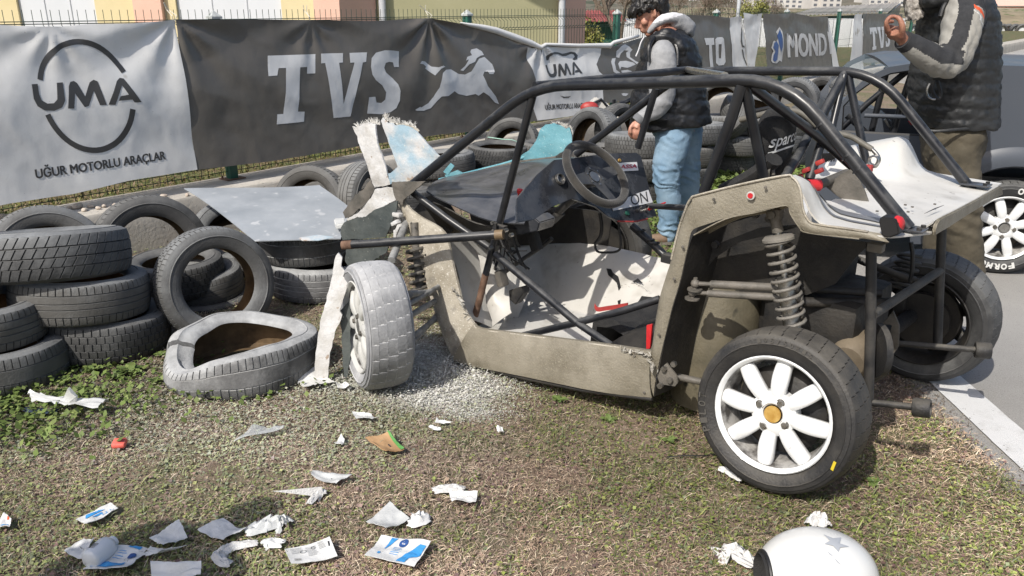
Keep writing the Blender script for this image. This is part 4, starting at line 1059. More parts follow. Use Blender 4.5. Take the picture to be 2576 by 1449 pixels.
# broken edge strip of tape on the sheet and the small clear plastic lamp piece
m = MB(); q = [G(840, 562, .45), G(868, 560, .46), G(872, 575, .45), G(845, 578, .44)]
m.prism(q, (0, 0, .03)); o = m.build("lamp_fragment", M['film_milky'], bevel=.006); tag(o, "small broken clear lamp piece on the right edge of the grey sheet", "lamp piece")
m = MB(); q = [G(752, 600, .425), G(800, 592, .43), G(842, 598, .43), G(800, 606, .42), G(760, 606, .42)]; m.prism(q, (0, 0, .004)); o = m.build("blue_fragment", M['shard_blue']); tag(o, "thin blue splinter lying on the near edge of the grey sheet", "splinter")
# pale green strap across the far tyres
m = MB(); m.tube(catmull([AT(1228, 345, 7.6), AT(1262, 350, 7.5), AT(1292, 353, 7.5), AT(1318, 366, 7.5)], 5), .012, 6, flat=.35); o = m.build("strap", mat("pale_green_strap", (.35, .55, .45), rough=.6)); tag(o, "pale green strap end sticking out over the far tyres", "strap")
# motorcycle parked beyond the hand
mc = thing("motorcycle", "parked motorcycle with a red tail lamp half hidden behind the far tyres", "motorcycle", AT(1530, 300, 8.9) * 1)
mi_ = Matrix.Translation(-mc.location)
m = MB(); m.sphere(mi_ @ AT(1483, 272, 8.7), (.10, .05, .07), 14); m.build("tail_lamp", M['red_dark'], mc)
m = MB(); m.prism([mi_ @ AT(*q, 8.8) for q in ((1480, 262), (1500, 245), (1530, 262), (1546, 280), (1530, 288), (1500, 280))], (0, .12, 0)); m.build("tail_fairing", M['gel_white'], mc, bevel=.01)
m = MB(); m.tube([mi_ @ AT(1490, 262, 8.75), mi_ @ AT(1512, 250, 8.8), mi_ @ AT(1540, 282, 8.8)], .016, 6); m.tube([mi_ @ AT(1500, 285, 8.8), mi_ @ AT(1560, 262, 8.9), mi_ @ AT(1620, 235, 9.1)], .03, 7); m.tube([mi_ @ AT(1545, 250, 8.9), mi_ @ AT(1545, 300, 8.9)], .02, 7); m.build("frame", M['black_paint'], mc)
# ------------------------------------------------------------------ the wrecked buggy (own axes: x forward, y left, z up)
BO = Vector((.566, 2.843, 0)); BF = Vector((-.75, .66, 0)).normalized(); BR = Vector((.66, .75, 0)).normalized()
buggy = thing("buggy", "wrecked black tube-framed racing buggy with torn front, raw fibre side and white rear deck", "buggy", BO, (0, 0, math.atan2(BF.y, BF.x)))
bpy.context.view_layer.update()
B_INV = (Matrix.Translation(BO) @ Matrix.Rotation(math.atan2(BF.y, BF.x), 4, 'Z')).inverted()
def b3(px, py, s):
    """picture point on the lengthwise plane s metres right of the left sill"""
    return B_INV @ PL(px, py, BO + BR * s, BR)
def bp(px, py, p, n):
    """picture point on any plane given in the buggy's own axes"""
    W_ = B_INV.inverted(); return B_INV @ PL(px, py, W_ @ Vector(p), (W_.to_3x3() @ Vector(n)))
def bw(v): return B_INV @ Vector(v)
def T3(*pts): return [b3(*p) for p in pts]
def part(m, name, mt, parent=None, **k): return m.build(name, mt, parent or buggy, **k)
def bar(pts, r=.019, mt='black_paint', name="cage_tube", bend=.12, n=12, hollow=False, parent=None):
    m = MB(); m.tube(pts, r * (.93 if name == 'cage_tube' else 1), n, bend=bend, hollow=hollow); return part(m, name, M[mt], parent, fix=False)

# roll cage
bar(T3((1013, 484, .03), (1342, 217, .12), (1980, 199, .12), (2286, 576, .12)), .0235, bend=.17, n=16)
bar(T3((1866, 214, .12), (1842, 293, .12), (1770, 485, .14)), .0215, bend=0)
bar(T3((1874, 214, .13), (1921, 448, .22)), .019, bend=0)
bar(T3((1345, 222, .12), (1254, 572, .14)), .0185, bend=0)
bar(T3((1245, 600, .14), (1222, 690, .14)), .0175, bend=0)
bar(T3((1222, 688, .14), (1205, 760, .14), (1190, 812, .14)), .017, 'rust', "rusty_tube", bend=.03)
bar(T3((1345, 216, .12), (1729, 176, 1.0)), .019, bend=0)
bar(T3((1450, 388, .98), (1725, 178, 1.0), (2206, 180, 1.0), (2455, 492, 1.0)), .021, bend=.16, n=14)
bar(T3((1729, 175, 1.0), (1823, 192, .14)), .0165, 'steel', bend=0)
bar(T3((1650, 222, .97), (1605, 372, .98)), .0185, bend=0)
bar(T3((1885, 214, .14), (2060, 345, .55), (2185, 455, .8)), .019, bend=.05)
bar(T3((2127, 183, 1.0), (2046, 330, .78), (2062, 335, .7)), .021, bend=.03)
bar(T3((2042, 326, .62), (2003, 400, .45), (1958, 468, .3)), .0195, bend=.05)
bar(T3((2133, 186, 1.0), (2184, 430, .97)), .018, bend=0)
bar(T3((2124, 190, .98), (2098, 300, .9), (2085, 360, .85)), .016, bend=0)
bar(T3((2068, 352, .6), (2036, 452, .5)), .019, bend=0)
# weld collars on the main tube
for a, b_ in (((2065, 312), (2076, 326)), ((2131, 390), (2142, 404)), ((2160, 424), (2170, 437))):
    p, q = b3(*a, .12), b3(*b_, .12); m = MB(); d_ = (q - p).normalized(); m.cyl(p, p + d_ * .006, .0238, 16); part(m, "collar", M['black_paint'])
# lower tubes of the door opening
bar(T3((1038, 484, .05), (1128, 552, .08), (1230, 622, .14)), .0185, bend=0)
bar(T3((1246, 640, .14), (1345, 722, .12), (1452, 812, .10)), .019, bend=0)
bar(T3((1452, 812, .10), (1538, 870, .07)), .0175, bend=0)
bar(T3((1316, 844, .12), (1450, 812, .10), (1560, 784, .14), (1660, 752, .2)), .0175, bend=.05)
bar([b3(862, 617, -.30), b3(1262, 590, .06)], .0205, bend=0, n=16, hollow=True, name="loose_tube")
m = MB(); a, b_ = b3(862, 617, -.30), b3(1262, 590, .06); d_ = (b_ - a).normalized(); m.tube([a - d_ * .001, a + d_ * .05], .0212, 16, hollow=True); part(m, "rusty_sleeve", M['rust'], fix=False)
m = MB(); m.cyl(b_ - d_ * .03, b_ + d_ * .008, .0225, 14); part(m, "brass_collar", M['dull_brass'])
m = MB(); c = b3(1258, 582, .10)
m.cyl(c + Vector((.02, .03, 0)), c + Vector((-.03, .03, 0)), .012, 8); m.cyl(c + Vector((0, .03, -.04)), c + Vector((0, .03, .045)), .009, 6); m.box(c, (.07, .03, .06), bev=.004); part(m, "clamp", M['black_dusty'])
for k, (px, py) in enumerate(((1244, 560), (1276, 578), (1238, 622), (1290, 590))):
    m = MB(); c = b3(px, py, .10); m.cyl(c, c + Vector((0, .02, 0)), .009, 6); part(m, "bolt", M['steel'])
bar(T3((1590, 568, .95), (1640, 612, .95), (1690, 660, .95)), .021, bend=0)
bar(T3((1630, 518, .9), (1735, 523, .55)), .015, bend=0)
m = MB(); c = b3(1690, 652, .93); m.box(c, (.10, .06, .05), bev=.01); part(m, "tube_socket", M['black_dusty'])
for q in ((1612, 580), (1636, 604), (1648, 612)):
    m = MB(); c = b3(*q, .95); m.lathe([(-.004, .024), (.004, .024), (.004, .019), (-.004, .019)], axis_M(c, (.2, 0, 1)), 14, closed=True); part(m, "cable_tie", M['trim'])

# raw fibre side of the body: a wide ribbon round the door opening
def ribbon(name, pairs, mt, s_of=lambda i, n: 0., bulge=.02, nseg=5, thick=.006, parent=None, sub=3, noise_=.003, lip=.012):
    """pairs: (outer edge point, inner edge point, s outer, s inner)"""
    A = catmull([b3(*p[0], p[2]) for p in pairs], sub); Bq = catmull([b3(*p[1], p[3]) for p in pairs], sub); rows = []
    for a, b_ in zip(A, Bq):
        row = []
        for j in range(nseg + 1):
            t = j / nseg; p = a.lerp(b_, t); p.y += bulge * math.sin(math.pi * t) ** .7 + noise_ * fbm(p.x * 9, p.z * 9, 2)
            row.append(p)
        row.append(row[-1] + Vector((0, -lip, 0)))
        rows.append(row)
    m = MB().grid(rows); return part(m, name, M[mt], parent, thick=thick, angle=50)
ribbon("side_body_front", [((987, 462), (1014, 470), .03, .03), ((1002, 517), (1022, 512), .02, .02), ((1017, 550), (1048, 540), .02, .02), ((1041, 617), (1108, 575), -.01, .03), ((1066, 687), (1128, 610), -.03, .02), ((1078, 735), (1140, 670), -.04, .01), ((1102, 810), (1156, 735), -.05, 0.), ((1122, 865), (1168, 778), -.06, -.01), ((1141, 904), (1194, 818), -.06, -.02)], 'grp_pale', bulge=.010, nseg=7)
ribbon("side_body_sill", [((1141, 904), (1192, 817), -.06, -.02), ((1184, 919), (1212, 829), -.055, -.02), ((1320, 946), (1320, 843), -.05, -.01), ((1464, 976), (1464, 861), -.04, 0.), ((1560, 991), (1545, 872), -.02, 0.), ((1641, 998), (1640, 886), 0., 0.)], 'grp', bulge=.014, nseg=10, noise_=.0025)
ribbon("side_body_riser", [((1644, 997), (1632, 882), 0., 0.01), ((1652, 940), (1640, 868), .0, .01), ((1667, 872), (1650, 800), .0, .01), ((1690, 777), (1663, 735), .0, .01), ((1712, 702), (1694, 637), .0, .01), ((1730, 622), (1709, 573), .0, .01), ((1739, 583), (1731, 512), .0, .01), ((1756, 571), (1741, 497), 0., .01)], 'grp', bulge=.012, nseg=5)
ribbon("side_body_arch", [((1754, 572), (1740, 497), .0, .0), ((1790, 560), (1754, 491), .0, 0.), ((1825, 549), (1800, 479), .0, .0), ((1900, 533), (1870, 462), .0, 0.), ((1960, 518), (1940, 448), .0, 0.), ((1977, 515), (1977, 441), .0, 0.), ((1984, 522), (1994, 446), .0, 0.), ((1990, 538), (2006, 458), .0, 0.), ((2000, 556), (2015, 480), .0, 0.), ((2012, 571), (2021, 527), .0, 0.), ((2033, 584), (2037, 557), 0., 0.), ((2090, 592), (2060, 565), 0., 0.), ((2161, 599), (2120, 573), 0., 0.), ((2221, 607), (2185, 583), 0., 0.), ((2238, 609), (2224, 590), .02, .02)], 'grp', bulge=.006, nseg=4, lip=.006, sub=4)
# return flange that turns inwards under the arch
m = MB(); A = catmull(T3((1744, 590, .0), (1825, 549, .0), (1900, 533, .0), (1977, 515, .0), (1990, 538, .0), (2012, 571, .0), (2033, 584, .0), (2161, 599, .0)), 4)
m.grid([[a, a + Vector((0, -.09, -.006)), a + Vector((0, -.10, -.02))] for a in A]); part(m, "arch_flange", M['grp'], thick=.004)
m = MB(); A = catmull(T3((1644, 997, .0), (1667, 872, .0), (1690, 777, .0), (1712, 702, .0), (1730, 622, .0), (1741, 592, .0)), 4)
m.grid([[a, a + Vector((-.015, -.10, 0)), a + Vector((-.02, -.22, 0))] for a in A]); part(m, "riser_return", M['black_grime'], thick=.004)
# scraped, torn bottom corner and broken rim pieces
rr = random.Random(4)
for (x0, y0, x1, y1, n_, s_) in ((1570, 876, 1640, 888, 16, .0), (1150, 725, 1192, 815, 12, .0), (1640, 890, 1650, 930, 8, -.01)):
    m = MB()
    for k in range(n_):
        t = k / n_; c = b3(x0 + (x1 - x0) * t + rr.uniform(-3, 3), y0 + (y1 - y0) * t + rr.uniform(-4, 4), s_); c.y += .02
        d1 = Vector((rr.uniform(-.02, .02), rr.uniform(0, .008), rr.uniform(-.016, .018))); d2 = Vector((rr.uniform(-.012, .012), rr.uniform(0, .006), rr.uniform(-.012, .012)))
        m.add([c - d1, c + d2, c + d1, c - d2 * .5], [(0, 1, 2, 3)])
    tag(part(m, "frayed_fibres", M['gel_break'], thick=.002, smooth=False), kind="stuff")
bar(T3((1146, 910, -.04), (1320, 951, -.04), (1464, 981, -.03), (1641, 1004, 0.)), .009, 'black_grime', "rocker_strip", bend=0)
bar(T3((1014, 512, .03), (1060, 545, .04), (1090, 570, .04), (1115, 598, .03)), .0035, 'hose', "cable", bend=.03)

# thin pale rims, rivets and a strap bolt along the fibre edges
for pts in (((1194, 817, -.02), (1212, 829, -.02), (1320, 843, -.01), (1464, 861, 0.), (1560, 874, 0.)), ((1731, 512, 0.), (1741, 497, 0.), (1754, 491, 0.), (1870, 462, 0.), (1977, 441, 0.), (1994, 446, 0.), (2006, 458, 0.), (2015, 480, 0.), (2021, 527, 0.), (2037, 557, 0.), (2060, 565, 0.), (2120, 573, 0.), (2185, 583, 0.)), ((1690, 652, .01), (1709, 573, .01), (1731, 512, .01))):
    A = [p + Vector((0, .003, 0)) for p in catmull(T3(*pts), 4)]; m = MB(); m.tube(A, .0042, 6, cap=True); part(m, "panel_rim", M['grp_pale'], fix=False)
for (px, py) in ((1215, 905), (1300, 925), (1390, 945), (1480, 962), (1560, 976), (1625, 985), (1600, 893), (1662, 840), (1700, 700), (1722, 620), (1800, 500), (1930, 470), (1100, 780), (1075, 640), (1040, 560)):
    m = MB(); c = b3(px, py, -.03 if px < 1400 else -.005) + Vector((0, .012, 0)); m.lathe([(0, .006), (.003, .005), (.004, 0)], axis_M(c, (0, 1, 0)), 10); part(m, "rivet", M['arm'])
# interior: far side panel, floor, foot well
def surf(name, rows_px, mt, sub=4, thick=.006, parent=None, nz=.0, angle=50):
    R_ = [catmull([b3(*p) for p in r_], sub) for r_ in rows_px]; n = len(R_[0])
    cols = [catmull([r_[i] for r_ in R_], sub) for i in range(n)]
    if nz: cols = [[p + Vector((0, nz * fbm(p.x * 7, p.z * 7, 5), 0)) for p in c] for c in cols]
    return part(MB().grid(cols), name, M[mt], parent, thick=thick, angle=angle)
surf("far_side_panel", [[(1240, 660, .95), (1310, 619, .95), (1400, 612, .94), (1480, 613, .93), (1560, 627, .93), (1640, 646, .93), (1715, 662, .93)],
                        [(1240, 690, .90), (1310, 650, .90), (1400, 642, .88), (1480, 643, .87), (1560, 655, .87), (1640, 672, .87), (1715, 690, .87)],
                        [(1240, 770, .74), (1305, 750, .74), (1400, 745, .72), (1480, 745, .72), (1560, 752, .72), (1640, 765, .72), (1715, 775, .72)],
                        [(1240, 842, .58), (1300, 838, .58), (1400, 838, .56), (1480, 842, .56), (1560, 850, .56), (1640, 858, .56), (1715, 865, .56)]], 'gel', nz=.01)
m = MB(); rows = []
for i in range(14):
    f_ = .06 + 1.1 * i / 13
    rows.append([Vector((f_, -s_ - .02, .085 + .085 * (1 - i / 13) + .006 * fbm(f_ * 5, s_ * 5))) for s_ in np.linspace(.0, .62, 9)])
m.grid(rows); part(m, "floor", M['gel_white'], thick=.008)
surf("foot_well_panel", [[(1118, 590, .10), (1180, 600, .30), (1240, 615, .50), (1300, 625, .8)], [(1150, 700, .10), (1200, 700, .25), (1250, 705, .40), (1300, 715, .62)], [(1172, 800, .08), (1212, 812, .16), (1260, 830, .30), (1305, 838, .5)]], 'gel', nz=.02)
surf("torn_inner_panel", [[(1205, 640, .22), (1238, 650, .26), (1262, 690, .3)], [(1222, 735, .2), (1250, 740, .22), (1280, 738, .26)], [(1240, 822, .16), (1268, 800, .18), (1292, 786, .2)]], 'gel', nz=.03)
surf("torn_inner_panel", [[(1284, 640, .5), (1306, 700, .5), (1330, 730, .5)], [(1266, 700, .42), (1290, 760, .42), (1310, 790, .44)], [(1240, 780, .34), (1270, 815, .36), (1300, 836, .4)]], 'gel', nz=.03)
def bf(px, py): return b3(px, py, .87 - (py - 655) / 97 * .14)
for poly in ([(975, 448), (998, 452), (1008, 470), (1035, 488), (1042, 512), (1050, 545), (1040, 560), (1030, 520), (1008, 500), (985, 482)], [(1108, 518), (1140, 498), (1166, 522), (1140, 515)], [(1035, 612), (1050, 606), (1048, 640), (1038, 636)]):
    m = MB(); m.prism([bf(*zE(1055 + (p[0] - 1055) * 1.25, 530 + (p[1] - 530) * 1.3)) + Vector((0, .022, 0)) for p in poly], (0, .004, 0)); part(m, "crack", M['trim'])
m = MB()
pp = [(870, 436), (930, 440), (975, 450), (1000, 495), (1030, 520), (1043, 562), (1080, 535), (1140, 522), (1180, 545), (1230, 580)]
for a, b_ in zip(pp[:-1], pp[1:]):
    for k in range(3):
        t = (k + rr.random()) / 3; c = bf(*zE(a[0] + (b_[0] - a[0]) * t, a[1] + (b_[1] - a[1]) * t)) + Vector((0, .014, 0))
        d1 = Vector((rr.uniform(-.016, .016), .003, rr.uniform(-.008, .008))); m.add([c - d1, c + Vector((0, .006, .006)), c + d1], [(0, 1, 2)])
tag(part(m, "crack_edge", M['gel_white'], thick=.0015, smooth=False), kind="stuff")
for q in (((1500, 600), 1), ((1215, 600), 1)): pass
# red pull strap on the panel, red strip and seat base
m = MB(); A = catmull([b3(*zE(*p), .52) for p in ((860, 690), (880, 715), (940, 708), (1010, 698), (1080, 686))], 4); m.grid([[a, a + Vector((0, .0, .022))] for a in A]); part(m, "red_strap", M['red_dark'], thick=.005)
m = MB(); m.prism([b3(*zE(*p), .12) for p in ((1203, 808), (1240, 800), (1225, 962), (1200, 968))], (0, -.01, 0)); part(m, "red_strip", M['red'])

# seat
m = MB(); rows = []
for (f_, z, w, d) in ((.45, .14, .20, .0), (.42, .24, .21, .02), (.32, .25, .20, .05), (.16, .20, .19, .05), (.06, .20, .20, .06), (-.01, .36, .22, .08), (-.06, .58, .24, .09), (-.11, .80, .23, .09), (-.15, .93, .19, .06), (-.17, .97, .12, .04)):
    rows.append([Vector((f_ + d * abs(t) ** 2.2, -.42 - t * w, z + (.03 * abs(t) ** 3 if z < .3 else 0))) for t in np.linspace(-1, 1, 13)])
m.grid(rows); seat = part(m, "seat", M['seat'], thick=.035, angle=70)
m = MB(); A = T3((1948, 400, .30), (1920, 425, .30), (1880, 452, .28), (1820, 482, .26)); m.tube(catmull(A, 4), .05, 10, flat=.6); part(m, "side_bolster", M['seat'], seat)
hc = b3(1950, 352, .42)
m = MB(); rows = []
for z, w, th in ((-.14, .07, .03), (-.10, .10, .045), (-.02, .13, .055), (.05, .13, .055), (.09, .11, .045), (.115, .07, .03), (.122, .02, .01)):
    rows.append([hc + Vector((math.cos(a) * th, math.sin(a) * w, z)) for a in np.linspace(0, 2 * math.pi, 22, endpoint=False)])
m.grid(rows, close_v=True); hd = part(m, "headrest", M['seat'], seat, angle=70)
me = text_mesh("sparco", .012, .25); o = bpy.data.objects.new("lettering", me); link(o, buggy)
me.materials.append(M['white_print'])
X = b3(*zH(1022, 778), .42) - b3(*zH(775, 775), .42)
bm = bmesh.new(); bm.from_mesh(me)
for v in bm.verts:
    yy = -.118 + v.co.x * .185
    th = .055 * math.sqrt(max(0, 1 - (yy / .132) ** 2))
    v.co = hc + Vector((-th - .004, -yy * -1 * -1 if False else -yy, -.005 + v.co.y * .045 + .012 * (v.co.x - .5)))
bm.to_mesh(me); bm.free(); o.parent = hd if False else buggy
m = MB(); rows = []
for t in np.linspace(0, 1, 9):
    yy = -.118 + t * .17; th = .055 * math.sqrt(max(0, 1 - (yy / .132) ** 2)); rows.append([hc + Vector((-th - .004, -yy, -.030 + .012 * (t - .5) + .006 * math.sin(t * 3.14) + dz)) for dz in (0, .007)])
m.grid(rows); part(m, "logo_underline", M['white_print'], fix=False)
m = MB(); m.prism(T3((1510, 880, .12), (1560, 850, .14), (1650, 828, .2), (1648, 900, .1), (1560, 895, .08)), (0, -.22, .02)); part(m, "seat_base_box", M['black_grime'], bevel=.01)
for q in (((2040, 452), (2000, 440)), ):
    pass
m = MB()
for a_, b_ in (((1925, 455), (1935, 428)), ((1945, 440), (1940, 400))): m.tube([b3(*a_, .3), b3(*b_, .3)], .008, 6)
m.lathe([(-.01, .03), (-.01, .036), (.01, .036), (.01, .03)], axis_M(b3(1935, 430, .3), (1, .2, 0)), 16, closed=True); part(m, "harness_fitting", M['arm'])

# dashboard
DP, DN = (.75, 0, .9), (1, 0, -.47)
def dsh(px, py, lift=0.): return bp(px, py, DP, DN) - Vector(DN).normalized() * lift
m = MB(); m.prism([dsh(*p) for p in ((1395, 402), (1446, 397), (1521, 386), (1602, 384), (1613, 393), (1652, 543), (1597, 559), (1560, 556), (1530, 545), (1500, 520), (1440, 500), (1390, 520), (1345, 552), (1300, 560), (1300, 500), (1350, 440))], Vector(DN).normalized() * .012)
dash = part(m, "dashboard", M['dark_plastic'], bevel=.002)
def dpoly(name, pts, mt, lift, dep=.001):
    m = MB(); m.prism([dsh(*p, lift) for p in pts], Vector(DN).normalized() * dep); return part(m, name, M[mt], dash, smooth=False)
dpoly("sticker", [zD(470, 392), zD(695, 380), zD(708, 450), zD(480, 462)], 'sticker', .003)
dpoly("sticker", [zD(480, 735), zD(700, 640), zD(790, 610), zD(828, 715), zD(500, 785)], 'sticker', .003)
def dtext(txt, o_, x_, y_, mt, bold, shear=0.):
    me = text_mesh(txt, bold, shear); o = dsh(*o_, .0045); X = dsh(*x_, .0045) - o; Y = dsh(*y_, .0045) - o
    for v in me.vertices: v.co = o + X * v.co.x + Y * v.co.y
    me.materials.append(M[mt]); ob = bpy.data.objects.new("lettering", me); link(ob, dash)
dtext("ASSA", zD(556, 436), zD(694, 428), zD(560, 404), 'ink_red', .03)
dtext("ON", zD(650, 742), zD(788, 711), zD(634, 648), 'ink_black', .0)
def disc(c, n_, r, h, mt, name, parent=None, seg=20, ring=None):
    m = MB(); n_ = Vector(n_).normalized()
    if ring: m.lathe([(0, ring), (h, ring), (h * 1.2, (r + ring) / 2), (h, r), (0, r)], axis_M(c, n_), seg)
    else: m.cyl(c, Vector(c) + n_ * h, r, seg)
    return part(m, name, M[mt], parent)
nd = -Vector(DN)
g = dsh(*zD(50, 525), .003); disc(g, nd, .026, .012, 'steel', "gauge_ring", dash, ring=.020); disc(g, nd, .020, .004, 'dark_plastic', "gauge_face", dash)
disc(dsh(*zD(550, 368), .001), nd, .009, .006, 'brass', "button", dash); disc(dsh(*zD(612, 805), .001), nd, .012, .01, 'green_paint', "green_button", dash)
for q in ((695, 780), (760, 780)):
    m = MB(); c = dsh(*zD(*q), .001); n_ = nd.normalized(); m.cyl(c, c + n_ * .012, .008, 8); m.cyl(c + n_ * .01, c + n_ * .03 + Vector((0, 0, .012)), .003, 6); part(m, "switch", M['steel'], dash)
m = MB(); c = dsh(*zD(770, 778), .02); m.tube([c, dsh(*zD(870, 738), .05)], .006, 6, rs=[.008, .004]); part(m, "red_lever", M['red'], dash)
bar([dsh(*zD(540, 870)), dsh(*zD(640, 890), .03), dsh(*zD(760, 860), .02)], .004, 'red_dark', "red_cable", bend=.04)
bar([b3(*zD(*p), .75) for p in ((540, 860), (560, 980), (570, 1100), (520, 1130), (360, 1130), (350, 1050))], .006, 'trim', "wiring_loop", bend=.04)
bar([b3(*zD(*p), .7) for p in ((390, 800), (410, 900), (400, 1000), (350, 1060))], .009, 'trim', "hose", bend=.04)
# cowl in front of the dashboard
surf("cowl", [[(1073, 480, .12), (1096, 494, .12), (1160, 525, .12), (1238, 556, .14), (1318, 562, .2)],
              [(1076, 471, .3), (1110, 476, .3), (1185, 482, .3), (1244, 512, .28), (1345, 520, .33)],
              [(1085, 463, .5), (1140, 457, .5), (1215, 470, .45), (1290, 472, .45), (1378, 470, .48)],
              [(1100, 453, .75), (1180, 438, .72), (1265, 424, .72), (1330, 419, .72), (1410, 424, .68)],
              [(1118, 446, .95), (1190, 431, .95), (1270, 415, .95), (1370, 400, .95), (1452, 396, .93)]], 'dark_plastic', sub=5, nz=.006)
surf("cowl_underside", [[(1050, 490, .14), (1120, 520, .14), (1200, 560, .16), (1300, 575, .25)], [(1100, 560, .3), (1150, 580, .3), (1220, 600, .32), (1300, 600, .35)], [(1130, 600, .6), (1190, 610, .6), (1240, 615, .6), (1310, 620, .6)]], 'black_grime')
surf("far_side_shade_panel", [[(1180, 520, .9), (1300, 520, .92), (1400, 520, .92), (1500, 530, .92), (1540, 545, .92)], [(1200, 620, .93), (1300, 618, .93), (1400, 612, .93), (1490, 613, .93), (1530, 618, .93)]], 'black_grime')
m = MB(); c = b3(1306, 506, .22); m.cyl(c, c + Vector((-.012, .01, .03)), .006, 8); part(m, "knob_stem", M['steel'])
m = MB(); m.lathe([(0, 0), (0, .010), (.02, .009), (.024, .014), (.038, .013), (.042, 0)], axis_M(c + Vector((-.010, .008, .022)), (-.2, .2, 1)), 16); part(m, "red_knob", M['red'])
# column and steering wheel
SWC = Vector((.640, -.45, .885)); SWN = Vector((-.72, 0, .69)).normalized()
m = MB(); e = SWC - SWN * .34; m.tube([SWC - SWN * .05, e], .021, 14); m.box(e, (.09, .07, .05), Matrix.Rotation(.75, 4, 'Y'), bev=.006); part(m, "steering_column", M['black_dusty'])
bar(T3((1359, 527, .36), (1443, 474, .42)), .008, 'black_dusty', "column_brace", bend=0)
bar(T3((1300, 545, .3), (1395, 530, .45), (1460, 500, .5)), .012, 'black_dusty', "cross_tube", bend=.05)
m = MB(); m.prism(T3((1285, 556, .25), (1340, 545, .25), (1358, 560, .25), (1352, 582, .25), (1300, 592, .25)), (0, -.12, .0)); part(m, "junction_box", M['dark_plastic'], bevel=.005)
swM = axis_M(SWC, SWN, up=(0, 0, 1))
m = MB(); rows = []
for i in range(48):
    a = 2 * math.pi * i / 48; rad = .168 * (1 - .05 * max(0, math.cos(a + math.pi)) ** 3)
    row = []
    for k in range(12):
        b_ = 2 * math.pi * k / 12; q = .0195
        row.append(swM @ Vector((math.sin(b_) * q, (rad + math.cos(b_) * q) * math.sin(a), (rad + math.cos(b_) * q) * math.cos(a))))
    rows.append(row)
m.grid(rows, close_u=True, close_v=True); sw = part(m, "steering_wheel", M['suede'], angle=180)
for a in (R(90), R(-90), R(180)):
    m = MB(); u = Vector((0, math.sin(a), math.cos(a))); w = Vector((0, math.cos(a), -math.sin(a)))
    pts = [u * .04 - w * .035, u * .155 - w * .022, u * .155 + w * .022, u * .04 + w * .035]
    m.prism([swM @ (p + Vector((-.02 + .018 * (p.length > .1), 0, 0))) for p in pts], (swM.to_3x3() @ Vector((.004, 0, 0)))); part(m, "wheel_spoke", M['black_paint'], sw, bevel=.001)
m = MB(); m.lathe([(-.03, 0), (-.03, .05), (-.014, .056), (-.014, .034), (-.02, .03), (-.02, 0)], swM, 24); part(m, "wheel_boss", M['black_paint'], sw)
disc(swM @ Vector((-.019, 0, 0)), SWN, .028, .006, 'steel', "boss_cap", sw)
for k in range(6):
    a = k * math.pi / 3; disc(swM @ Vector((-.014, .044 * math.sin(a), .044 * math.cos(a))), SWN, .005, .004, 'steel', "screw", sw, 8)
# wiring and brackets in the dark behind the clamp
rr = random.Random(9)
for k in range(11):
    a = b3(1250 + rr.uniform(-10, 50), 590 + rr.uniform(-6, 15), .2 + rr.uniform(0, .25)); b_ = b3(1250 + rr.uniform(-15, 90), 650 + rr.uniform(-20, 60), .2 + rr.uniform(0, .2))
    bar([a, a.lerp(b_, .5) + Vector((rr.uniform(-.05, .05), 0, -.05)), b_], rr.uniform(.003, .007), 'trim', "wire", bend=.05, n=6)
bar(T3((1262, 690, .3), (1310, 655, .4), (1352, 628, .5), (1388, 600, .5)), .011, 'black_dusty', "pedal_link", bend=.03)
m = MB(); m.box(b3(1340, 590, .38), (.05, .04, .16), Matrix.Rotation(.4, 4, 'Y'), bev=.004); part(m, "pedal_bracket", M['black_dusty'])
m = MB(); m.box(b3(1262, 700, .2), (.04, .05, .08), Matrix.Rotation(.3, 4, 'Y'), bev=.01); part(m, "pedal", M['arm'])
m = MB(); m.prism([b3(*zC(*p), .25) for p in ((1565, 480), (1680, 450), (1690, 500), (1620, 600), (1575, 560))], (0, -.05, 0)); part(m, "pedal_plate", M['black_dusty'], bevel=.003)

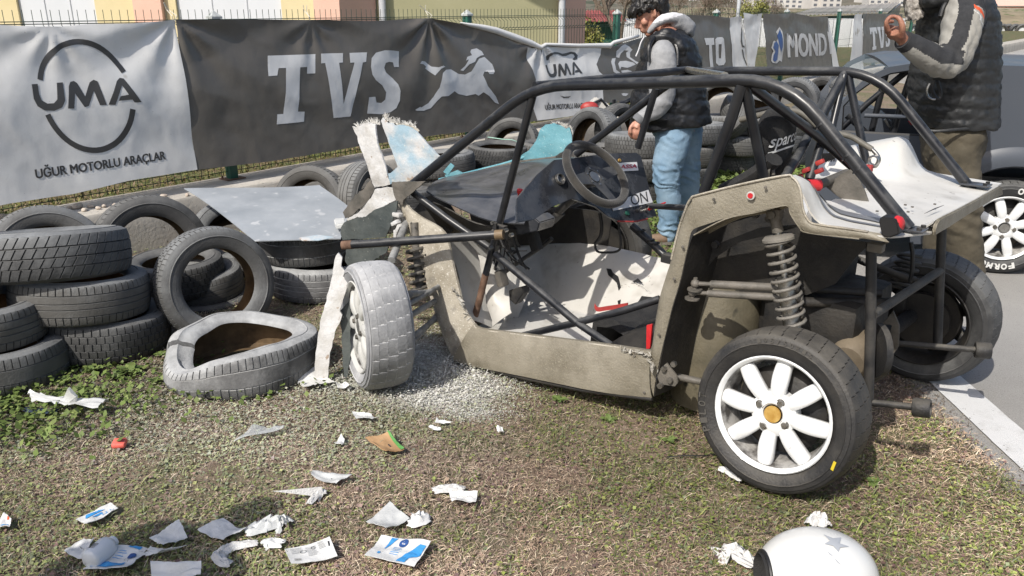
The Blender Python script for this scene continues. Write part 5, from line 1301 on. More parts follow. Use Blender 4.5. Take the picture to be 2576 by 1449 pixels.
# torn front bodywork
def shell(name, pts, s, mt, dep=.006, curve=0., parent=None, jag=0., seed=1):
    rr = random.Random(seed); P_ = [b3(*p, s) if len(p) == 2 else b3(*p) for p in pts]
    # torn outlines get extra ragged points
    if jag:
        Q = []
        for i, a in enumerate(P_):
            b_ = P_[(i + 1) % len(P_)]; Q.append(a); n = int((b_ - a).length / .016)
            for k in range(1, n): q = a.lerp(b_, k / n); q += Vector((rr.uniform(-jag, jag), 0, rr.uniform(-jag, jag))); Q.append(q)
        P_ = Q
    pl = [Vector((p.x, p.z, 0)) for p in P_]; bm = bmesh.new(); vs = [bm.verts.new(p) for p in pl]
    for t in tessellate_polygon([pl]):
        try: bm.faces.new([vs[i] for i in t])
        except ValueError: pass
    for ax in (0, 1):
        vals = [v.co[ax] for v in bm.verts]; a = math.ceil(min(vals) / .03) * .03
        while a < max(vals):
            bmesh.ops.bisect_plane(bm, geom=bm.verts[:] + bm.edges[:] + bm.faces[:], plane_co=[(a, 0, 0), (0, a, 0)][ax], plane_no=[(1, 0, 0), (0, 1, 0)][ax], dist=1e-5); a += .03
    cx = sum(p.x for p in pl) / len(pl); cy = sum(p.y for p in pl) / len(pl); yb = sum(p.y for p in P_) / len(P_)
    from mathutils.kdtree import KDTree
    kd = KDTree(len(P_))
    for i, p in enumerate(P_): kd.insert((p.x, p.z, 0), i)
    kd.balance()
    for v in bm.verts:
        near = kd.find_n(v.co, 4); wsum = sum(1 / (d + .002) for _, _, d in near); y0 = sum(P_[i].y / (d + .002) for _, i, d in near) / wsum
        v.co = Vector((v.co.x, y0 + curve * (1 - ((v.co.x - cx) / .25) ** 2 - ((v.co.y - cy) / .35) ** 2) + .008 * fbm(v.co.x * 9, v.co.y * 9, seed), v.co.y))
    bmesh.ops.recalc_face_normals(bm, faces=bm.faces); bmesh.ops.solidify(bm, geom=bm.faces[:], thickness=dep)
    me = bpy.data.meshes.new(name); bm.to_mesh(me); bm.free(); me.materials.append(M[mt]); me.polygons.foreach_set("use_smooth", [True] * len(me.polygons)); me.set_sharp_from_angle(angle=R(40))
    return link(bpy.data.objects.new(name, me), parent or buggy)
def frayed(name, pts, s, n, up, mt='gel_break', seed=2, L=.03):
    rr = random.Random(seed); m = MB(); P_ = [b3(*p, s) for p in pts]
    for a, b_ in zip(P_[:-1], P_[1:]):
        for k in range(n):
            c = a.lerp(b_, rr.random()); d = Vector((rr.uniform(-.5, .5), rr.uniform(-.4, .4), rr.uniform(.3, 1) * up)).normalized() * L * rr.uniform(.3, 1)
            m.tube([c - d * .3, c + d * .4, c + d + Vector((rr.uniform(-.006, .006), 0, 0))], .0016, 3, rs=[.003, .002, .0008], cap=False)
    tag(part(m, name, M[mt], fix=False), kind="stuff")
lp = [zB(*p) for p in ((300, 78), (335, 92), (390, 60), (440, 45), (497, 62), (510, 150), (555, 310), (590, 462), (610, 560), (480, 592), (465, 480), (430, 370), (390, 280), (345, 160), (315, 120))]
shell("torn_fender_prong", lp, .16, 'shard', jag=.003, curve=.03, dep=.009, seed=3)
rp = [zB(*p) for p in ((532, 34), (548, 8), (560, 22), (590, 50), (640, 52), (660, 70), (730, 66), (800, 90), (835, 118), (1020, 335), (900, 432), (800, 520), (700, 560), (610, 562), (596, 468), (625, 464), (690, 412), (668, 350), (600, 190))]
shell("torn_fender_prong", rp, .16, 'shard_blue', jag=.002, curve=.03, dep=.009, seed=5)
frayed("frayed_edge", lp[0:5], .15, 26, 1, 'gel_white'); frayed("frayed_edge", rp[0:8], .15, 22, 1, 'gel_white', 4)
shell("torn_fender_patch", [zB(*p) for p in ((640, 66), (730, 70), (790, 92), (826, 122), (790, 135), (742, 172), (700, 140), (672, 150), (690, 110))], .145, 'grp_pale', jag=.004, curve=.0, seed=8)
shell("torn_fender_sweep", [zB(*p) for p in ((480, 600), (560, 585), (640, 600), (640, 690), (560, 735), (470, 790), (390, 842), (330, 830), (240, 866), (225, 850), (330, 800), (400, 740), (450, 670))], .02, 'shard', jag=.002, curve=.02, seed=6)
shell("torn_fender_underside", [zB(*p) for p in ((205, 880), (240, 862), (330, 838), (400, 830), (470, 775), (560, 735), (645, 700), (640, 780), (600, 900), (560, 1000), (400, 1010), (190, 1025), (165, 975), (175, 920))], -.02, 'under', jag=.002, curve=.02, seed=7)
shell("crumpled_nose_plate", [zB(*p) for p in ((455, 520), (485, 600), (450, 680), (380, 750), (310, 810), (240, 840), (218, 790), (280, 720), (340, 640), (410, 590))], .1, 'arm', jag=.003, curve=.03, seed=9)
shell("nose_corner_bracket", [zB(*p) for p in ((600, 545), (700, 540), (880, 540), (760, 640), (700, 690), (690, 740), (650, 720), (625, 660))], .0, 'arm', jag=.002, curve=.0, seed=10)
shell("lower_splash_panel", [zB(*p) for p in ((225, 1085), (575, 1075), (560, 1130), (440, 1200), (250, 1270), (215, 1200))], .0, 'under', jag=.003, seed=11)
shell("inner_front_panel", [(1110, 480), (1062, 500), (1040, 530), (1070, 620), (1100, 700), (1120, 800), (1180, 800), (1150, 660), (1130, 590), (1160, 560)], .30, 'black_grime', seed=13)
# far blue fender
bfp = [zB(*p) for p in ((1640, 372), (1670, 335), (1780, 275), (1840, 200), (1880, 95), (1915, 62), (1980, 52), (2025, 68), (2060, 100), (2086, 88), (2100, 150), (2112, 225), (2080, 265), (1990, 320), (1930, 352), (1800, 372))]
shell("far_blue_fender", bfp, 1.25, 'cyan', jag=.002, curve=.05, dep=.008, seed=12)
frayed("frayed_edge", bfp[5:11], 1.24, 14, 1, 'gel_white', 6, .02)
bar(T3((1105, 452, 1.15), (1170, 437, 1.18), (1270, 412, 1.2), (1330, 392, 1.22), (1365, 374, 1.24)), .010, 'cyan', "blue_body_edge", bend=.05)
bar(T3((1160, 442, 1.0), (1300, 408, 1.05), (1400, 396, 1.05)), .008, 'arm', "cowl_rim", bend=.05)
shell("blue_splinter", [(1120, 440), (1150, 428), (1166, 436), (1140, 446), (1128, 452)], 1.0, 'cyan', seed=14)
shell("blue_splinter", [(1115, 432), (1135, 410), (1143, 418), (1128, 440)], .9, 'cyan', seed=15)
# bumper strip hanging down to the grass
def wshell(name, px, y_of, mt, jag, seed, dep=.007):
    rr = random.Random(seed); P_ = [bw(AT(*p, y_of(p[1]))) for p in px]
    Q = []
    for i, a in enumerate(P_):
        b_ = P_[(i + 1) % len(P_)]; Q.append(a); n = int((b_ - a).length / .02)
        for k in range(1, n): Q.append(a.lerp(b_, k / n) + Vector((rr.uniform(-jag, jag),) * 3))
    m = MB(); m.prism(Q, (bw((0, .0, 0)) - bw((0, dep, 0)))); return part(m, name, M[mt], smooth=False)
yo = lambda py: 3.42 - (py - 640) / 320 * .13
wshell("hanging_bumper_strip", [(846, 642), (852, 634), (862, 646), (859, 668), (872, 684), (882, 694), (868, 740), (856, 780), (862, 790), (848, 822), (838, 857), (830, 900), (826, 958), (806, 954), (791, 942), (795, 900), (800, 857), (806, 812), (818, 766), (828, 730), (838, 690)], yo, 'shard', .002, 3, .012)
wshell("bumper_inner_edge", [(856, 782), (876, 760), (884, 745), (882, 900), (872, 950), (866, 948), (860, 850)], lambda py: yo(py) + .03, 'under', .002, 5)

# rear deck and fenders
HF = [-.86, -.73, -.60, -.545, -.515, -.49, -.465, -.43, -.30, -.08, .02]; HZ = [.938, .945, .946, .955, .985, 1.03, 1.068, 1.085, 1.048, .98, .955]
def deck_z(f_, s_):
    d = min(s_, 1.15 - s_); w = 1. if d < .05 else max(0., .5 + .5 * math.cos(math.pi * min(1, (d - .05) / .25)))
    base = .935 + .010 * math.sin(f_ * 9)
    return base + (interp(HF, HZ, f_) - base) * w + .003 * fbm(f_ * 6, s_ * 6)
m = MB(); fs_ = np.linspace(-.83, .0, 46); ss_ = np.linspace(.0, 1.15, 50); vs = []; fc = []
for f_ in fs_:
    for s_ in ss_:
        ff = f_
        if f_ < -.7 and s_ < .2: ff = max(f_, -.735 - .095 * (s_ / .2) ** .6)
        vs.append((ff, -s_, deck_z(ff, s_)))
for i in range(len(fs_) - 1):
    for j in range(len(ss_) - 1):
        fm = (fs_[i] + fs_[i + 1]) / 2; sm = (ss_[j] + ss_[j + 1]) / 2
        if (fm > -.50 + .10 * abs(sm - .575) / .3 and .27 < sm < .84) or (sm < .5 and fm > -.40) or fm > -.16: continue
        a = i * len(ss_) + j; fc.append((a, a + 1, a + 1 + len(ss_), a + len(ss_)))
m.add(vs, fc); part(m, "rear_deck", M['gel_white'], thick=.006, angle=60)
m = MB(); zl = [(1868, 742), (1872, 700), (1882, 660), (1905, 622), (2060, 545), (2200, 470), (2340, 390), (2352, 402), (2356, 452), (2240, 515), (2100, 600), (1960, 690)]
m.prism([bp(*zF(*p), (-.835, 0, .9), (1, 0, 0)) for p in zl], (-.010, 0, 0)); part(m, "rear_lip", M['grp'], bevel=.003)
m = MB(); A = catmull([bp(*zF(*p), (-.832, 0, .9), (1, 0, 0)) for p in ((1882, 655), (1905, 620), (2060, 543), (2200, 468), (2340, 389))], 4)
m.grid([[a + Vector((0, 0, 0)), a + Vector((.03, 0, -.03)), a + Vector((.06, 0, -.045))] for a in A]); part(m, "lip_inner_face", M['gel_white'], thick=.003)
# grey stripes painted on the white shell
m = MB()
for s0, s1 in ((.105, .125), (.165, .225)):
    rows = []
    for f_ in np.linspace(-.72, -.40, 22): rows.append([Vector((f_, -s_, deck_z(f_, s_) + .0045)) for s_ in np.linspace(s0, s1, 4)])
    m.grid(rows)
tag(part(m, "grey_stripe", mat("grey_stripe_paint", (.17, .175, .19), rough=.4), fix=False), kind="stuff")
for (px, py) in ((2286, 578), (2450, 492)):
    s_ = .13 if px < 2300 else 1.0; c = b3(px, py, s_)
    m = MB(); m.box((c.x, c.y, .950), (.10, .07, .007), bev=.002); ft = part(m, "tube_foot_plate", M['dark_plastic'])
    for dx, dy in ((-.035, .022), (-.035, -.022), (.035, .022), (.035, -.022)):
        m = MB(); m.cyl((c.x + dx, c.y + dy, .953), (c.x + dx, c.y + dy, .962), .008, 6); part(m, "bolt", M['black_dusty'], ft)
for q in ((1700, 580), (1680, 530), (1480, 575), (1890, 525), (1730, 545), (1820, 700), (1870, 680), (1780, 690)):
    c = bp(*zF(*q), (0, 0, .95), (0, 0, 1)); m = MB(); m.cyl(c, c + Vector((0, 0, .004)), .005, 6); part(m, "bolt", M['arm'])
m = MB(); m.prism([bp(*zF(*p), (0, 0, .9475), (0, 0, 1)) for p in ((1815, 590), (1890, 552), (1955, 530), (1890, 558))], (0, 0, .0015)); part(m, "deck_slit", M['trim'], smooth=False)
# tail lamp
m = MB(); q = [b3(*zF(*p), .0) for p in ((1500, 612), (1600, 622), (1625, 650), (1640, 735), (1560, 765), (1512, 748), (1492, 650))]
m.prism(q, (0, -.055, 0)); tl = part(m, "tail_lamp_box", M['trim'], bevel=.004)
m = MB(); c = b3(*zF(1612, 665), .03); m.lathe([(0, .028), (.012, .026), (.02, .018), (.022, 0)], axis_M(c, (-1, .2, 0)), 18); part(m, "tail_lamp_lens", M['red'], tl)
c = b3(1891, 491, -.01); disc(c + Vector((0, .008, 0)), (0, 1, 0), .009, .004, 'red', "side_marker"); disc(c + Vector((0, .006, 0)), (0, 1, 0), .0145, .003, 'shard', "marker_scar")
# engine cover panel, red pipe, hoses
shell("grey_engine_panel", [zF(*p) for p in ((1130, 392), (1240, 300), (1330, 255), (1370, 330), (1410, 420), (1455, 555), (1380, 565), (1290, 560), (1240, 470))], .46, 'arm', curve=.02, seed=21)
bar(T3((2022, 466, .3), (2060, 466, .36)), .021, 'red', "red_pipe_end", bend=0); bar(T3((2058, 466, .36), (2130, 436, .55)), .017, 'arm', "pipe", bend=0)
for q in (((2010, 445), 0), ((2028, 428), 0), ((2063, 408), 0), ((2061, 430), 0)):
    m = MB(); m.box(b3(*q[0], .5), (.032, .022, .018), Matrix.Rotation(.5, 4, 'Y'), bev=.006); part(m, "red_fitting", M['red_dark'])
bar([b3(*zQ(*p), .75) for p in ((560, 1080), (690, 1112), (790, 1132), (880, 1190), (960, 1240))], .0115, 'hose', "breather_hose", bend=.05)
bar([b3(*zQ(*p), .75) for p in ((955, 1235), (1005, 1285), (1022, 1330), (990, 1385), (960, 1372))], .008, 'steel', "braided_hose", bend=.03)
disc(b3(*zQ(985, 1330), .75), (0, 1, 0), .022, .02, 'steel', "hose_clamp", ring=.015); 
m = MB(); m.box(b3(*zQ(930, 1400), .7), (.03, .03, .03), bev=.006); part(m, "pink_fitting", M['red_dark'])
bar([b3(*zH(*p), .5) for p in ((465, 520), (640, 480), (800, 440), (950, 412), (1120, 425), (1250, 520), (1330, 600))], .012, 'hose', "grey_hose", bend=.08)
bar([b3(*zH(*p), .55) for p in ((620, 430), (780, 395), (930, 380), (1100, 440), (1200, 540))], .010, 'trim', "black_hose", bend=.08)
m = MB()
for i in range(8):
    t = i / 7; m.tube([b3(*zH(1370 + 130 * t, 895 + 8 * math.sin(t * 6)), .7), b3(*zH(1385 + 130 * t, 990 - 8 * t), .7)], .0022, 4)
    m.tube([b3(*zH(1368, 898 + 95 * t), .7), b3(*zH(1510, 890 + 60 * t), .7)], .0022, 4)
tag(part(m, "mesh_grille", M['trim'], fix=False), kind="stuff")

# dark structure under the arch
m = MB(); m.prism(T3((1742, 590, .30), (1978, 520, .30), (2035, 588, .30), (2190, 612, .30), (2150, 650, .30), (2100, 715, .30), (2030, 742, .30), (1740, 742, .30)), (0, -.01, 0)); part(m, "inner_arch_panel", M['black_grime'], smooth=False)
A = [zF(*p) for p in ((170, 790), (330, 810), (640, 690), (1000, 660), (760, 730), (500, 790), (330, 900), (200, 1050), (165, 1080))]
m = MB(); m.prism([b3(*p, .16) for p in A], (0, -.008, 0)); part(m, "gusset_plate", M['black_dusty'], bevel=.001)
for q in ((340, 805), (150, 990), (70, 1240), (720, 620), (625, 590)):
    m = MB(); c = b3(*zF(*q), .13); m.cyl(c, c + Vector((0, .02, 0)), .014, 6); part(m, "bolt", M['black_dusty'])
m = MB(); m.lathe([(-.27, .0), (-.27, .17), (.25, .175), (.27, .16), (.27, 0)], axis_M(b3(1800, 850, .40), (0, 0, 1)), 40); part(m, "fuel_tank", mat("olive_fibre_tank", (.085, .075, .05), (.15, .13, .088), rough=.55, scale=6, detail=9, bump=.5, bscale=90, spots=((.03, .028, .02), 5, .56)), angle=50)
m = MB(); m.box(b3(1960, 700, .62), (.5, .4, .34), bev=.03); m.box(b3(2080, 790, .55), (.36, .42, .26), bev=.04); part(m, "engine_block", M['black_grime'])
for k in range(4):
    m = MB(); c = b3(1900 + k * 42, 690, .40); m.cyl(c, c + Vector((0, -.03, .14)), .03, 12); part(m, "intake_pipe", M['black_dusty'])
m = MB(); m.lathe([(-.12, 0), (-.12, .06), (-.10, .075), (.12, .075), (.14, .06), (.14, 0)], axis_M(b3(2160, 880, .42), (0, -1, .1)), 24); part(m, "muffler", mat("dirty_muffler", (.12, .095, .065), (.19, .155, .11), rough=.7, scale=8, bump=.5))
m = MB(); m.lathe([(-.02, 0), (-.02, .07), (-.012, .098), (.012, .1), (.02, .07), (.02, 0)], axis_M(b3(2207, 880, .36), (1, .9, 0)), 28); part(m, "pulley", M['black_dusty'])
m = MB(); m.prism([b3(*zX(*p), .55) for p in ((440, 1000), (530, 890), (580, 1010), (575, 1190), (480, 1320), (470, 1180), (520, 1010))], (0, -.01, 0)); part(m, "chain_guard", M['arm'], bevel=.002)
bar(T3((2012, 724, .3), (2215, 738, .5)), .016, 'black_grime', "rear_cross_tube", bend=0); bar(T3((2020, 760, .3), (2240, 762, .5)), .020, 'black_grime', "rear_cross_tube", bend=0)
bar([b3(*zX(*p), .9) for p in ((60, 540), (290, 670), (420, 740))], .017, 'black_grime', "rear_diagonal_tube", bend=0)
bar([b3(*zX(*p), .9) for p in ((160, 430), (330, 500), (560, 590), (760, 660))], .016, 'black_dusty', "rear_diagonal_tube", bend=0)
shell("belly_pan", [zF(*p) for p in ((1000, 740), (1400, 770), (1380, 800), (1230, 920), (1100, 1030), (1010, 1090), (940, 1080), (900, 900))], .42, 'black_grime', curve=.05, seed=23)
# rear bumper frame
bar(T3((2192, 610, .25), (2190, 830, .25), (2184, 1016, .25)), .018, 'black_dusty', "bumper_tube", bend=0)
bar(T3((2369, 578, .88), (2362, 760, .88), (2358, 872, .88)), .018, 'black_dusty', "bumper_tube", bend=0)
bar([b3(2196, 792, .25), b3(2366, 680, .88)], .0165, 'black_dusty', "bumper_tube", bend=0)
e1 = bw(G(2300, 1024, .30)); e1.z = .30; bar([b3(2186, 1012, .25), e1], .0125, 'black_dusty', "exhaust_stub", bend=0)
e2 = bw(G(2456, 880, .32)); e2.z = .32; bar([b3(2262, 864, .80), e2], .0125, 'black_dusty', "exhaust_stub", bend=0)
for e, a in ((e1, b3(2186, 1012, .25)), (e2, b3(2262, 864, .80))):
    d_ = (e - a).normalized(); m = MB(); m.lathe([(-.0, 0), (0, .030), (.004, .033), (.052, .033), (.056, .030), (.056, .022), (.04, .020), (.04, 0)], axis_M(e - d_ * .005, d_), 22); part(m, "rubber_buffer", M['black_dusty'])
bar([b3(*zX(*p), .7) for p in ((680, 320), (695, 420), (690, 560), (670, 650))], .008, 'trim', "rear_hose", bend=.03)
m = MB(); m.box(b3(2204, 622, .2), (.05, .04, .03), bev=.006); part(m, "latch", M['arm'])
# suspension
def coil(name, a, b_, r, turns, wr, mt, seg=14):
    a, b_ = Vector(a), Vector(b_); Mx = axis_M(a, b_ - a); L = (b_ - a).length; n = int(turns * seg); pts = []
    for i in range(n + 1):
        t = i / n; an = 2 * math.pi * turns * t; pts.append(Mx @ Vector((t * L, r * math.cos(an), r * math.sin(an))))
    m = MB(); m.tube(pts, wr, 8); return part(m, name, M[mt], fix=False)
sa, sb = b3(1959, 598, .10), b3(1993, 815, .10)
coil("coil_spring", sa, sb, .045, 9.5, .0062, 'spring')
d_ = (sb - sa).normalized()
m = MB(); m.cyl(sa - d_ * .075, sb, .011, 14); m.cyl(sb - d_ * .17, sb + d_ * .02, .028, 18); part(m, "damper", M['steel'])
m = MB(); m.lathe([(-.012, .012), (-.010, .045), (0, .056), (.008, .056), (.010, .03), (.012, .012)], axis_M(sa, d_), 26); part(m, "spring_seat", M['spring'])
m = MB(); m.cyl(sa - d_ * .075, sa - d_ * .02, .02, 14); m.box(sa - d_ * .085, (.05, .04, .04), bev=.008); m.cyl(sa - d_ * .085 + Vector((0, .03, 0)), sa - d_ * .085 - Vector((0, .05, 0)), .013, 8); part(m, "damper_mount", M['arm'])
for (p0, p1, r_) in (((1790, 715, .05), (2010, 726, .12), .015), ((1783, 738, .05), (2020, 752, .12), .014)):
    a, b_ = b3(*p0), b3(*p1); bar([a, b_], r_, 'arm', "suspension_link", bend=0)
    d_ = (b_ - a).normalized(); m = MB(); m.cyl(a - d_ * .055, a, .008, 8); m.cyl(a - d_ * .004, a + d_ * .018, .014, 6); m.sphere(a - d_ * .06, .017, 12); m.cyl(a - d_ * .06 + Vector((0, 0, .022)), a - d_ * .06 - Vector((0, 0, .022)), .008, 6); part(m, "rod_end", M['arm'])
    m = MB(); c = a - d_ * .06; m.cyl(c + Vector((0, 0, -.026)), c + Vector((0, 0, -.020)), .028, 12); part(m, "mount_lug", M['arm'])
A = [zE(*p) for p in ((1300, 1090), (1335, 1060), (1400, 1140), (1410, 1190), (1390, 1215), (1290, 1200), (1275, 1150))]
m = MB(); m.prism([b3(*p, -.015) for p in A], (0, -.008, 0)); m.prism([b3(*p, .05) for p in A], (0, -.008, 0)); part(m, "link_bracket", M['arm'], bevel=.001)
for q in ((1325, 1095), (1365, 1170), (1300, 1205), (1390, 1062)):
    m = MB(); c = b3(*zE(*q), -.015); m.cyl(c, c + Vector((0, .014, 0)), .012, 6); part(m, "bolt", M['steel'])
bar(T3((1705, 948, .03), (1800, 968, .08)), .014, 'arm', "lower_link", bend=0)
bar([Vector((-.52, .03, .29)), Vector((-.58, -1.2, .3))], .032, 'black_grime', "rear_axle", bend=0)
m = MB(); m.sphere((-.55, -.6, .3), (.13, .13, .13), 18); part(m, "differential", M['black_grime'])
sc_, sd = b3(2290, 640, 1.05), b3(2262, 730, 1.0); coil("coil_spring", sc_, sd, .045, 5, .008, 'black_dusty')
# front left corner: shock, arms (dusted white)
fa, fb = b3(1042, 560, .0), b3(1058, 748, -.05)
coil("coil_spring", b3(1045, 622, -.02), fb, .042, 6.5, .0085, 'arm'); m = MB(); m.cyl(fa, fb, .020, 14); part(m, "damper", M['arm'])
dust_ = mat("white_dusted_metal", (.34, .34, .33), (.14, .14, .135), rough=.85, scale=12, bump=.6)
for (p0, p1, r_) in (((1022, 560, .02), (985, 655, -.25), .018), ((1030, 795, -.35), (1098, 755, -.02), .014), ((1035, 850, -.35), (1098, 800, -.02), .013), ((1020, 770, -.4), (1105, 720, -.02), .012), ((1030, 740, -.35), (1095, 735, -.02), .016), ((1040, 860, -.35), (1110, 780, .1), .012)):
    m = MB(); m.tube([b3(*p0), b3(*p1)], r_, 10); part(m, "front_arm", dust_, fix=False)
for k, (px, py) in enumerate(((1000, 540), (996, 560), (1004, 575), (998, 590), (1010, 605))):
    m = MB(); m.box(b3(px, py, -.02), (.05, .03, .02), Matrix.Rotation(k * .5, 4, 'Y'), bev=.005); part(m, "broken_bracket", M['shard'])

# wheels
def wheel(loc, ax, spin, rim_mt, gdv, mats, Wd=.185, Ro=.295, spokes=True, lug='steel', nb=52, pattern='slot', parent=None, inner=False, squash=1.):
    Mx = axis_M(loc, ax) @ Matrix.Rotation(spin, 4, 'X')
    par = parent or buggy
    m = MB(); m.lathe([(-.012, .188), (-.02, .193), (.002, .204), (.006, .200), (.002, .194), (-.012, .188)], Mx, 56)
    m.mi = 1; m.lathe([(-.012, .188), (-.03, .182), (-.10, .172), (-.16, .182), (-.178, .198), (-.182, .200), (-.180, .205), (-.17, .204), (-.15, .19), (-.09, .18), (-.02, .193)], Mx, 56)
    w = m.build("wheel", [rim_mt, M['wheel_grime'] if rim_mt in (M['wheel_white'], M['wheel_dirty']) else M['black_grime']], par, angle=35)
    vs, fs, mi = tyre_data(Ro=Ro, Ri=.198, W=Wd, pattern=pattern, nb=nb, gd=gdv)
    vs = [Mx @ Vector((x * 1. - .088, y, z)) for x, y, z in vs]
    mesh_obj("tyre", vs, fs, mats, w, True, 38, mi)
    m = MB(); m.lathe([(-.11, 0), (-.11, .15), (-.09, .155), (-.07, .13), (-.07, 0)], Mx, 32); m.build("brake_drum", M['black_grime'], w)
    if spokes:
        m = MB(); m.lathe([(-.07, .03), (-.012, .034), (-.006, .040), (-.008, .064), (-.02, .078), (-.06, .08)], Mx, 40); m.build("hub", rim_mt, w)
        sp = None
        for k in range(8):
            if sp is None:
                m = MB(); rows = []
                for t in np.linspace(0, 1, 10):
                    r_ = .052 + t * .143; wd = .021 + .006 * math.sin(math.pi * t) + .004 * t; x = -.012 + .012 * math.sin(math.pi * min(1, t * 1.1)) - .006 * t
                    row = []
                    for a in np.linspace(0, 2 * math.pi, 14, endpoint=False):
                        ca, sa_ = math.cos(a), math.sin(a); q = 1.0
                        row.append(Vector((x - .018 + .020 * (abs(sa_) ** .7) * (1 if sa_ > 0 else -1.4), wd * (abs(ca) ** .75) * (1 if ca > 0 else -1), r_)))
                    rows.append(row)
                m.grid(rows, close_v=True); m.f.append(tuple(range(13, -1, -1))); m.m.append(0); n0 = len(m.v) - 14; m.f.append(tuple(range(n0, n0 + 14))); m.m.append(0)
                sp = m.build("spoke", rim_mt, w, angle=60); base = sp.data
                sp.matrix_local = Mx
            else:
                s2 = sp.copy(); COL.objects.link(s2); s2.parent = w; s2.matrix_local = Mx @ Matrix.Rotation(k * math.pi / 4, 4, 'X')
        for k in range(4):
            a = k * math.pi / 2 + .4; c = Mx @ Vector((-.010, .052 * math.sin(a), .052 * math.cos(a))); n_ = (Mx.to_3x3() @ Vector((1, 0, 0)))
            m = MB(); m.cyl(c, c + n_ * .012, .0105, 6); m.lathe([(0, .015), (.003, .015), (.003, .008)], axis_M(c, n_), 16); m.build("lug_nut", M[lug], w, angle=30)
        c = Mx @ Vector((-.014, 0, 0)); n_ = (Mx.to_3x3() @ Vector((1, 0, 0)))
        m = MB(); m.cyl(c, c + n_ * .006, .029, 24); m.build("hub_cap", M['brass'] if lug == 'steel' else M['steel'], w)
    return w, Mx
rl = b3(1940, 1044, -.115)
w1, MX1 = wheel(rl, Vector((-.02, 1, .13)), R(-2), M['wheel_white'], .006, [mat("worn_road_tyre", (.017, .017, .018), (.038, .036, .034), rough=.5, scale=8, bump=.5, bscale=120, dust=(.16, .145, .12), dust_amt=-.55), M['rubber_mud'], M['rubber']], Ro=.286, nb=40)
m = MB(); m.prism([MX1 @ Vector((.0105, y, z)) for y, z in ((.230, -.072), (.239, -.074), (.235, -.106), (.226, -.103))], (MX1.to_3x3() @ Vector((.002, 0, 0)))); m.build("yellow_tyre_mark", mat("yellow_label", (.55, .42, .02), rough=.6), w1, smooth=False)
def arc_text(txt, rad, a0, step, size, Mx, par, mt, x=.011, flip=1, bold=.03, name="tyre_lettering"):
    bm = bmesh.new()
    for i, ch in enumerate(txt):
        if ch == ' ': continue
        me = text_mesh(ch, bold); a = a0 + step * i
        for v in me.vertices:
            u = (v.co.x - .5) * size * .72 * (.4 if ch == 'I' else 1); h = (v.co.y - .5) * size; r_ = rad + h * flip; b_ = a + u / rad * flip * (1)
            v.co = Mx @ Vector((x, -r_ * math.sin(b_), r_ * math.cos(b_)))
        bm.from_mesh(me); bpy.data.meshes.remove(me)
    me = bpy.data.meshes.new(name); bm.to_mesh(me); bm.free(); me.materials.append(mt)
    return link(bpy.data.objects.new(name, me), par)
low = mat("moulded_rubber_letters", (.075, .07, .062), rough=.6)
Mup = axis_M(rl, Vector((-.02, 1, .13)))
# front left, white with powder
fl_c = G(954, 962, 0); fl_c.z = .281; fl_ax = Vector((-.913, -.407, .03))
axl = (B_INV.to_3x3() @ fl_ax)
w2, MX2 = wheel(bw(fl_c) + axl.normalized() * .088, axl, .2, M['wheel_dirty'], .0022, [mat("white_dusted_tread", (.15, .155, .165), (.30, .305, .315), rough=.75, scale=4, bump=.5, bscale=90, dust=(.62, .62, .62), dust_amt=-.50, dust_scale=5), mat("powder_filled_groove", (.60, .60, .59), rough=.9), M['rubber']], Ro=.283, Wd=.195, lug='arm', nb=24)
# rear right (seen from its inner side), front right
w3, _ = wheel(Vector((-.62, -1.34, .295)), Vector((.0, -1, .02)), .5, M['black_dusty'], .006, [M['rubber'], M['rubber_mud'], M['rubber']], Ro=.297, nb=40, spokes=True, lug='arm')
w4, _ = wheel(Vector((1.18, -1.35, .295)), Vector((.2, -1, .02)), .5, M['black_dusty'], .006, [M['rubber'], M['rubber'], M['rubber']], Ro=.297, nb=30, spokes=False)
m = MB(); c = Vector((-.62, -1.20, .295)); m.cyl(c, c + Vector((0, .03, 0)), .12, 24); m.box(c + Vector((.09, .02, .05)), (.05, .05, .12), bev=.01); part(m, "brake_caliper", M['black_grime'])
# ------------------------------------------------------------------ dark grey car at the right
CD = Vector((-.955, .297, 0)).normalized(); CN = Vector((CD.y * -1, CD.x, 0)); CN = Vector((-.297, -.955, 0)).normalized(); CP = Vector((3.05, 4.86, 0))
car = thing("parked_car", "dark grey hatchback race car with white eight-spoke wheel behind the bearded man", "car", CP, (0, 0, math.atan2(CD.y, CD.x)))
C_W = Matrix.Translation(CP) @ Matrix.Rotation(math.atan2(CD.y, CD.x), 4, 'Z'); C_INV = C_W.inverted()   # x forward, y left, so the near side is y = 0 and the far side y < 0
def c3(px, py, s=0.):
    return C_INV @ PL(px, py, CP - CN * s, CN)
wc = c3(2524, 590); WCX = wc.x
def cpart(m, name, mt, parent=None, **k): return m.build(name, mt, parent or car, **k)
NEAR = 1 if (C_INV.to_3x3() @ CN).y > 0 else -1
def Y(s): return -NEAR * s
def poly_holes(outer, holes, y, mt, name, th=.02, parent=None):
    pl = [[Vector((p[0], p[1], 0)) for p in q] for q in [outer] + holes]; flat = [v for q in pl for v in q]
    tr = tessellate_polygon(pl); m = MB(); m.add([(v.x, y, v.y) for v in flat], [tuple(t) for t in tr])
    return cpart(m, name, M[mt], parent, thick=th, smooth=False)
def arc(cx, cz, r, a0, a1, n): return [(cx + r * math.cos(R(a0 + (a1 - a0) * i / n)), cz + r * math.sin(R(a0 + (a1 - a0) * i / n))) for i in range(n + 1)]
def cz(px, py, s=0.): p = c3(px, py, s); return (p.x, p.z)
x_back = WCX - .95
arch = [(x, z) for x, z in arc(WCX, .30, .385, 196, -16, 22)]
arch = arc(WCX, .30, .385, -14, 194, 24)      # front lip to back lip
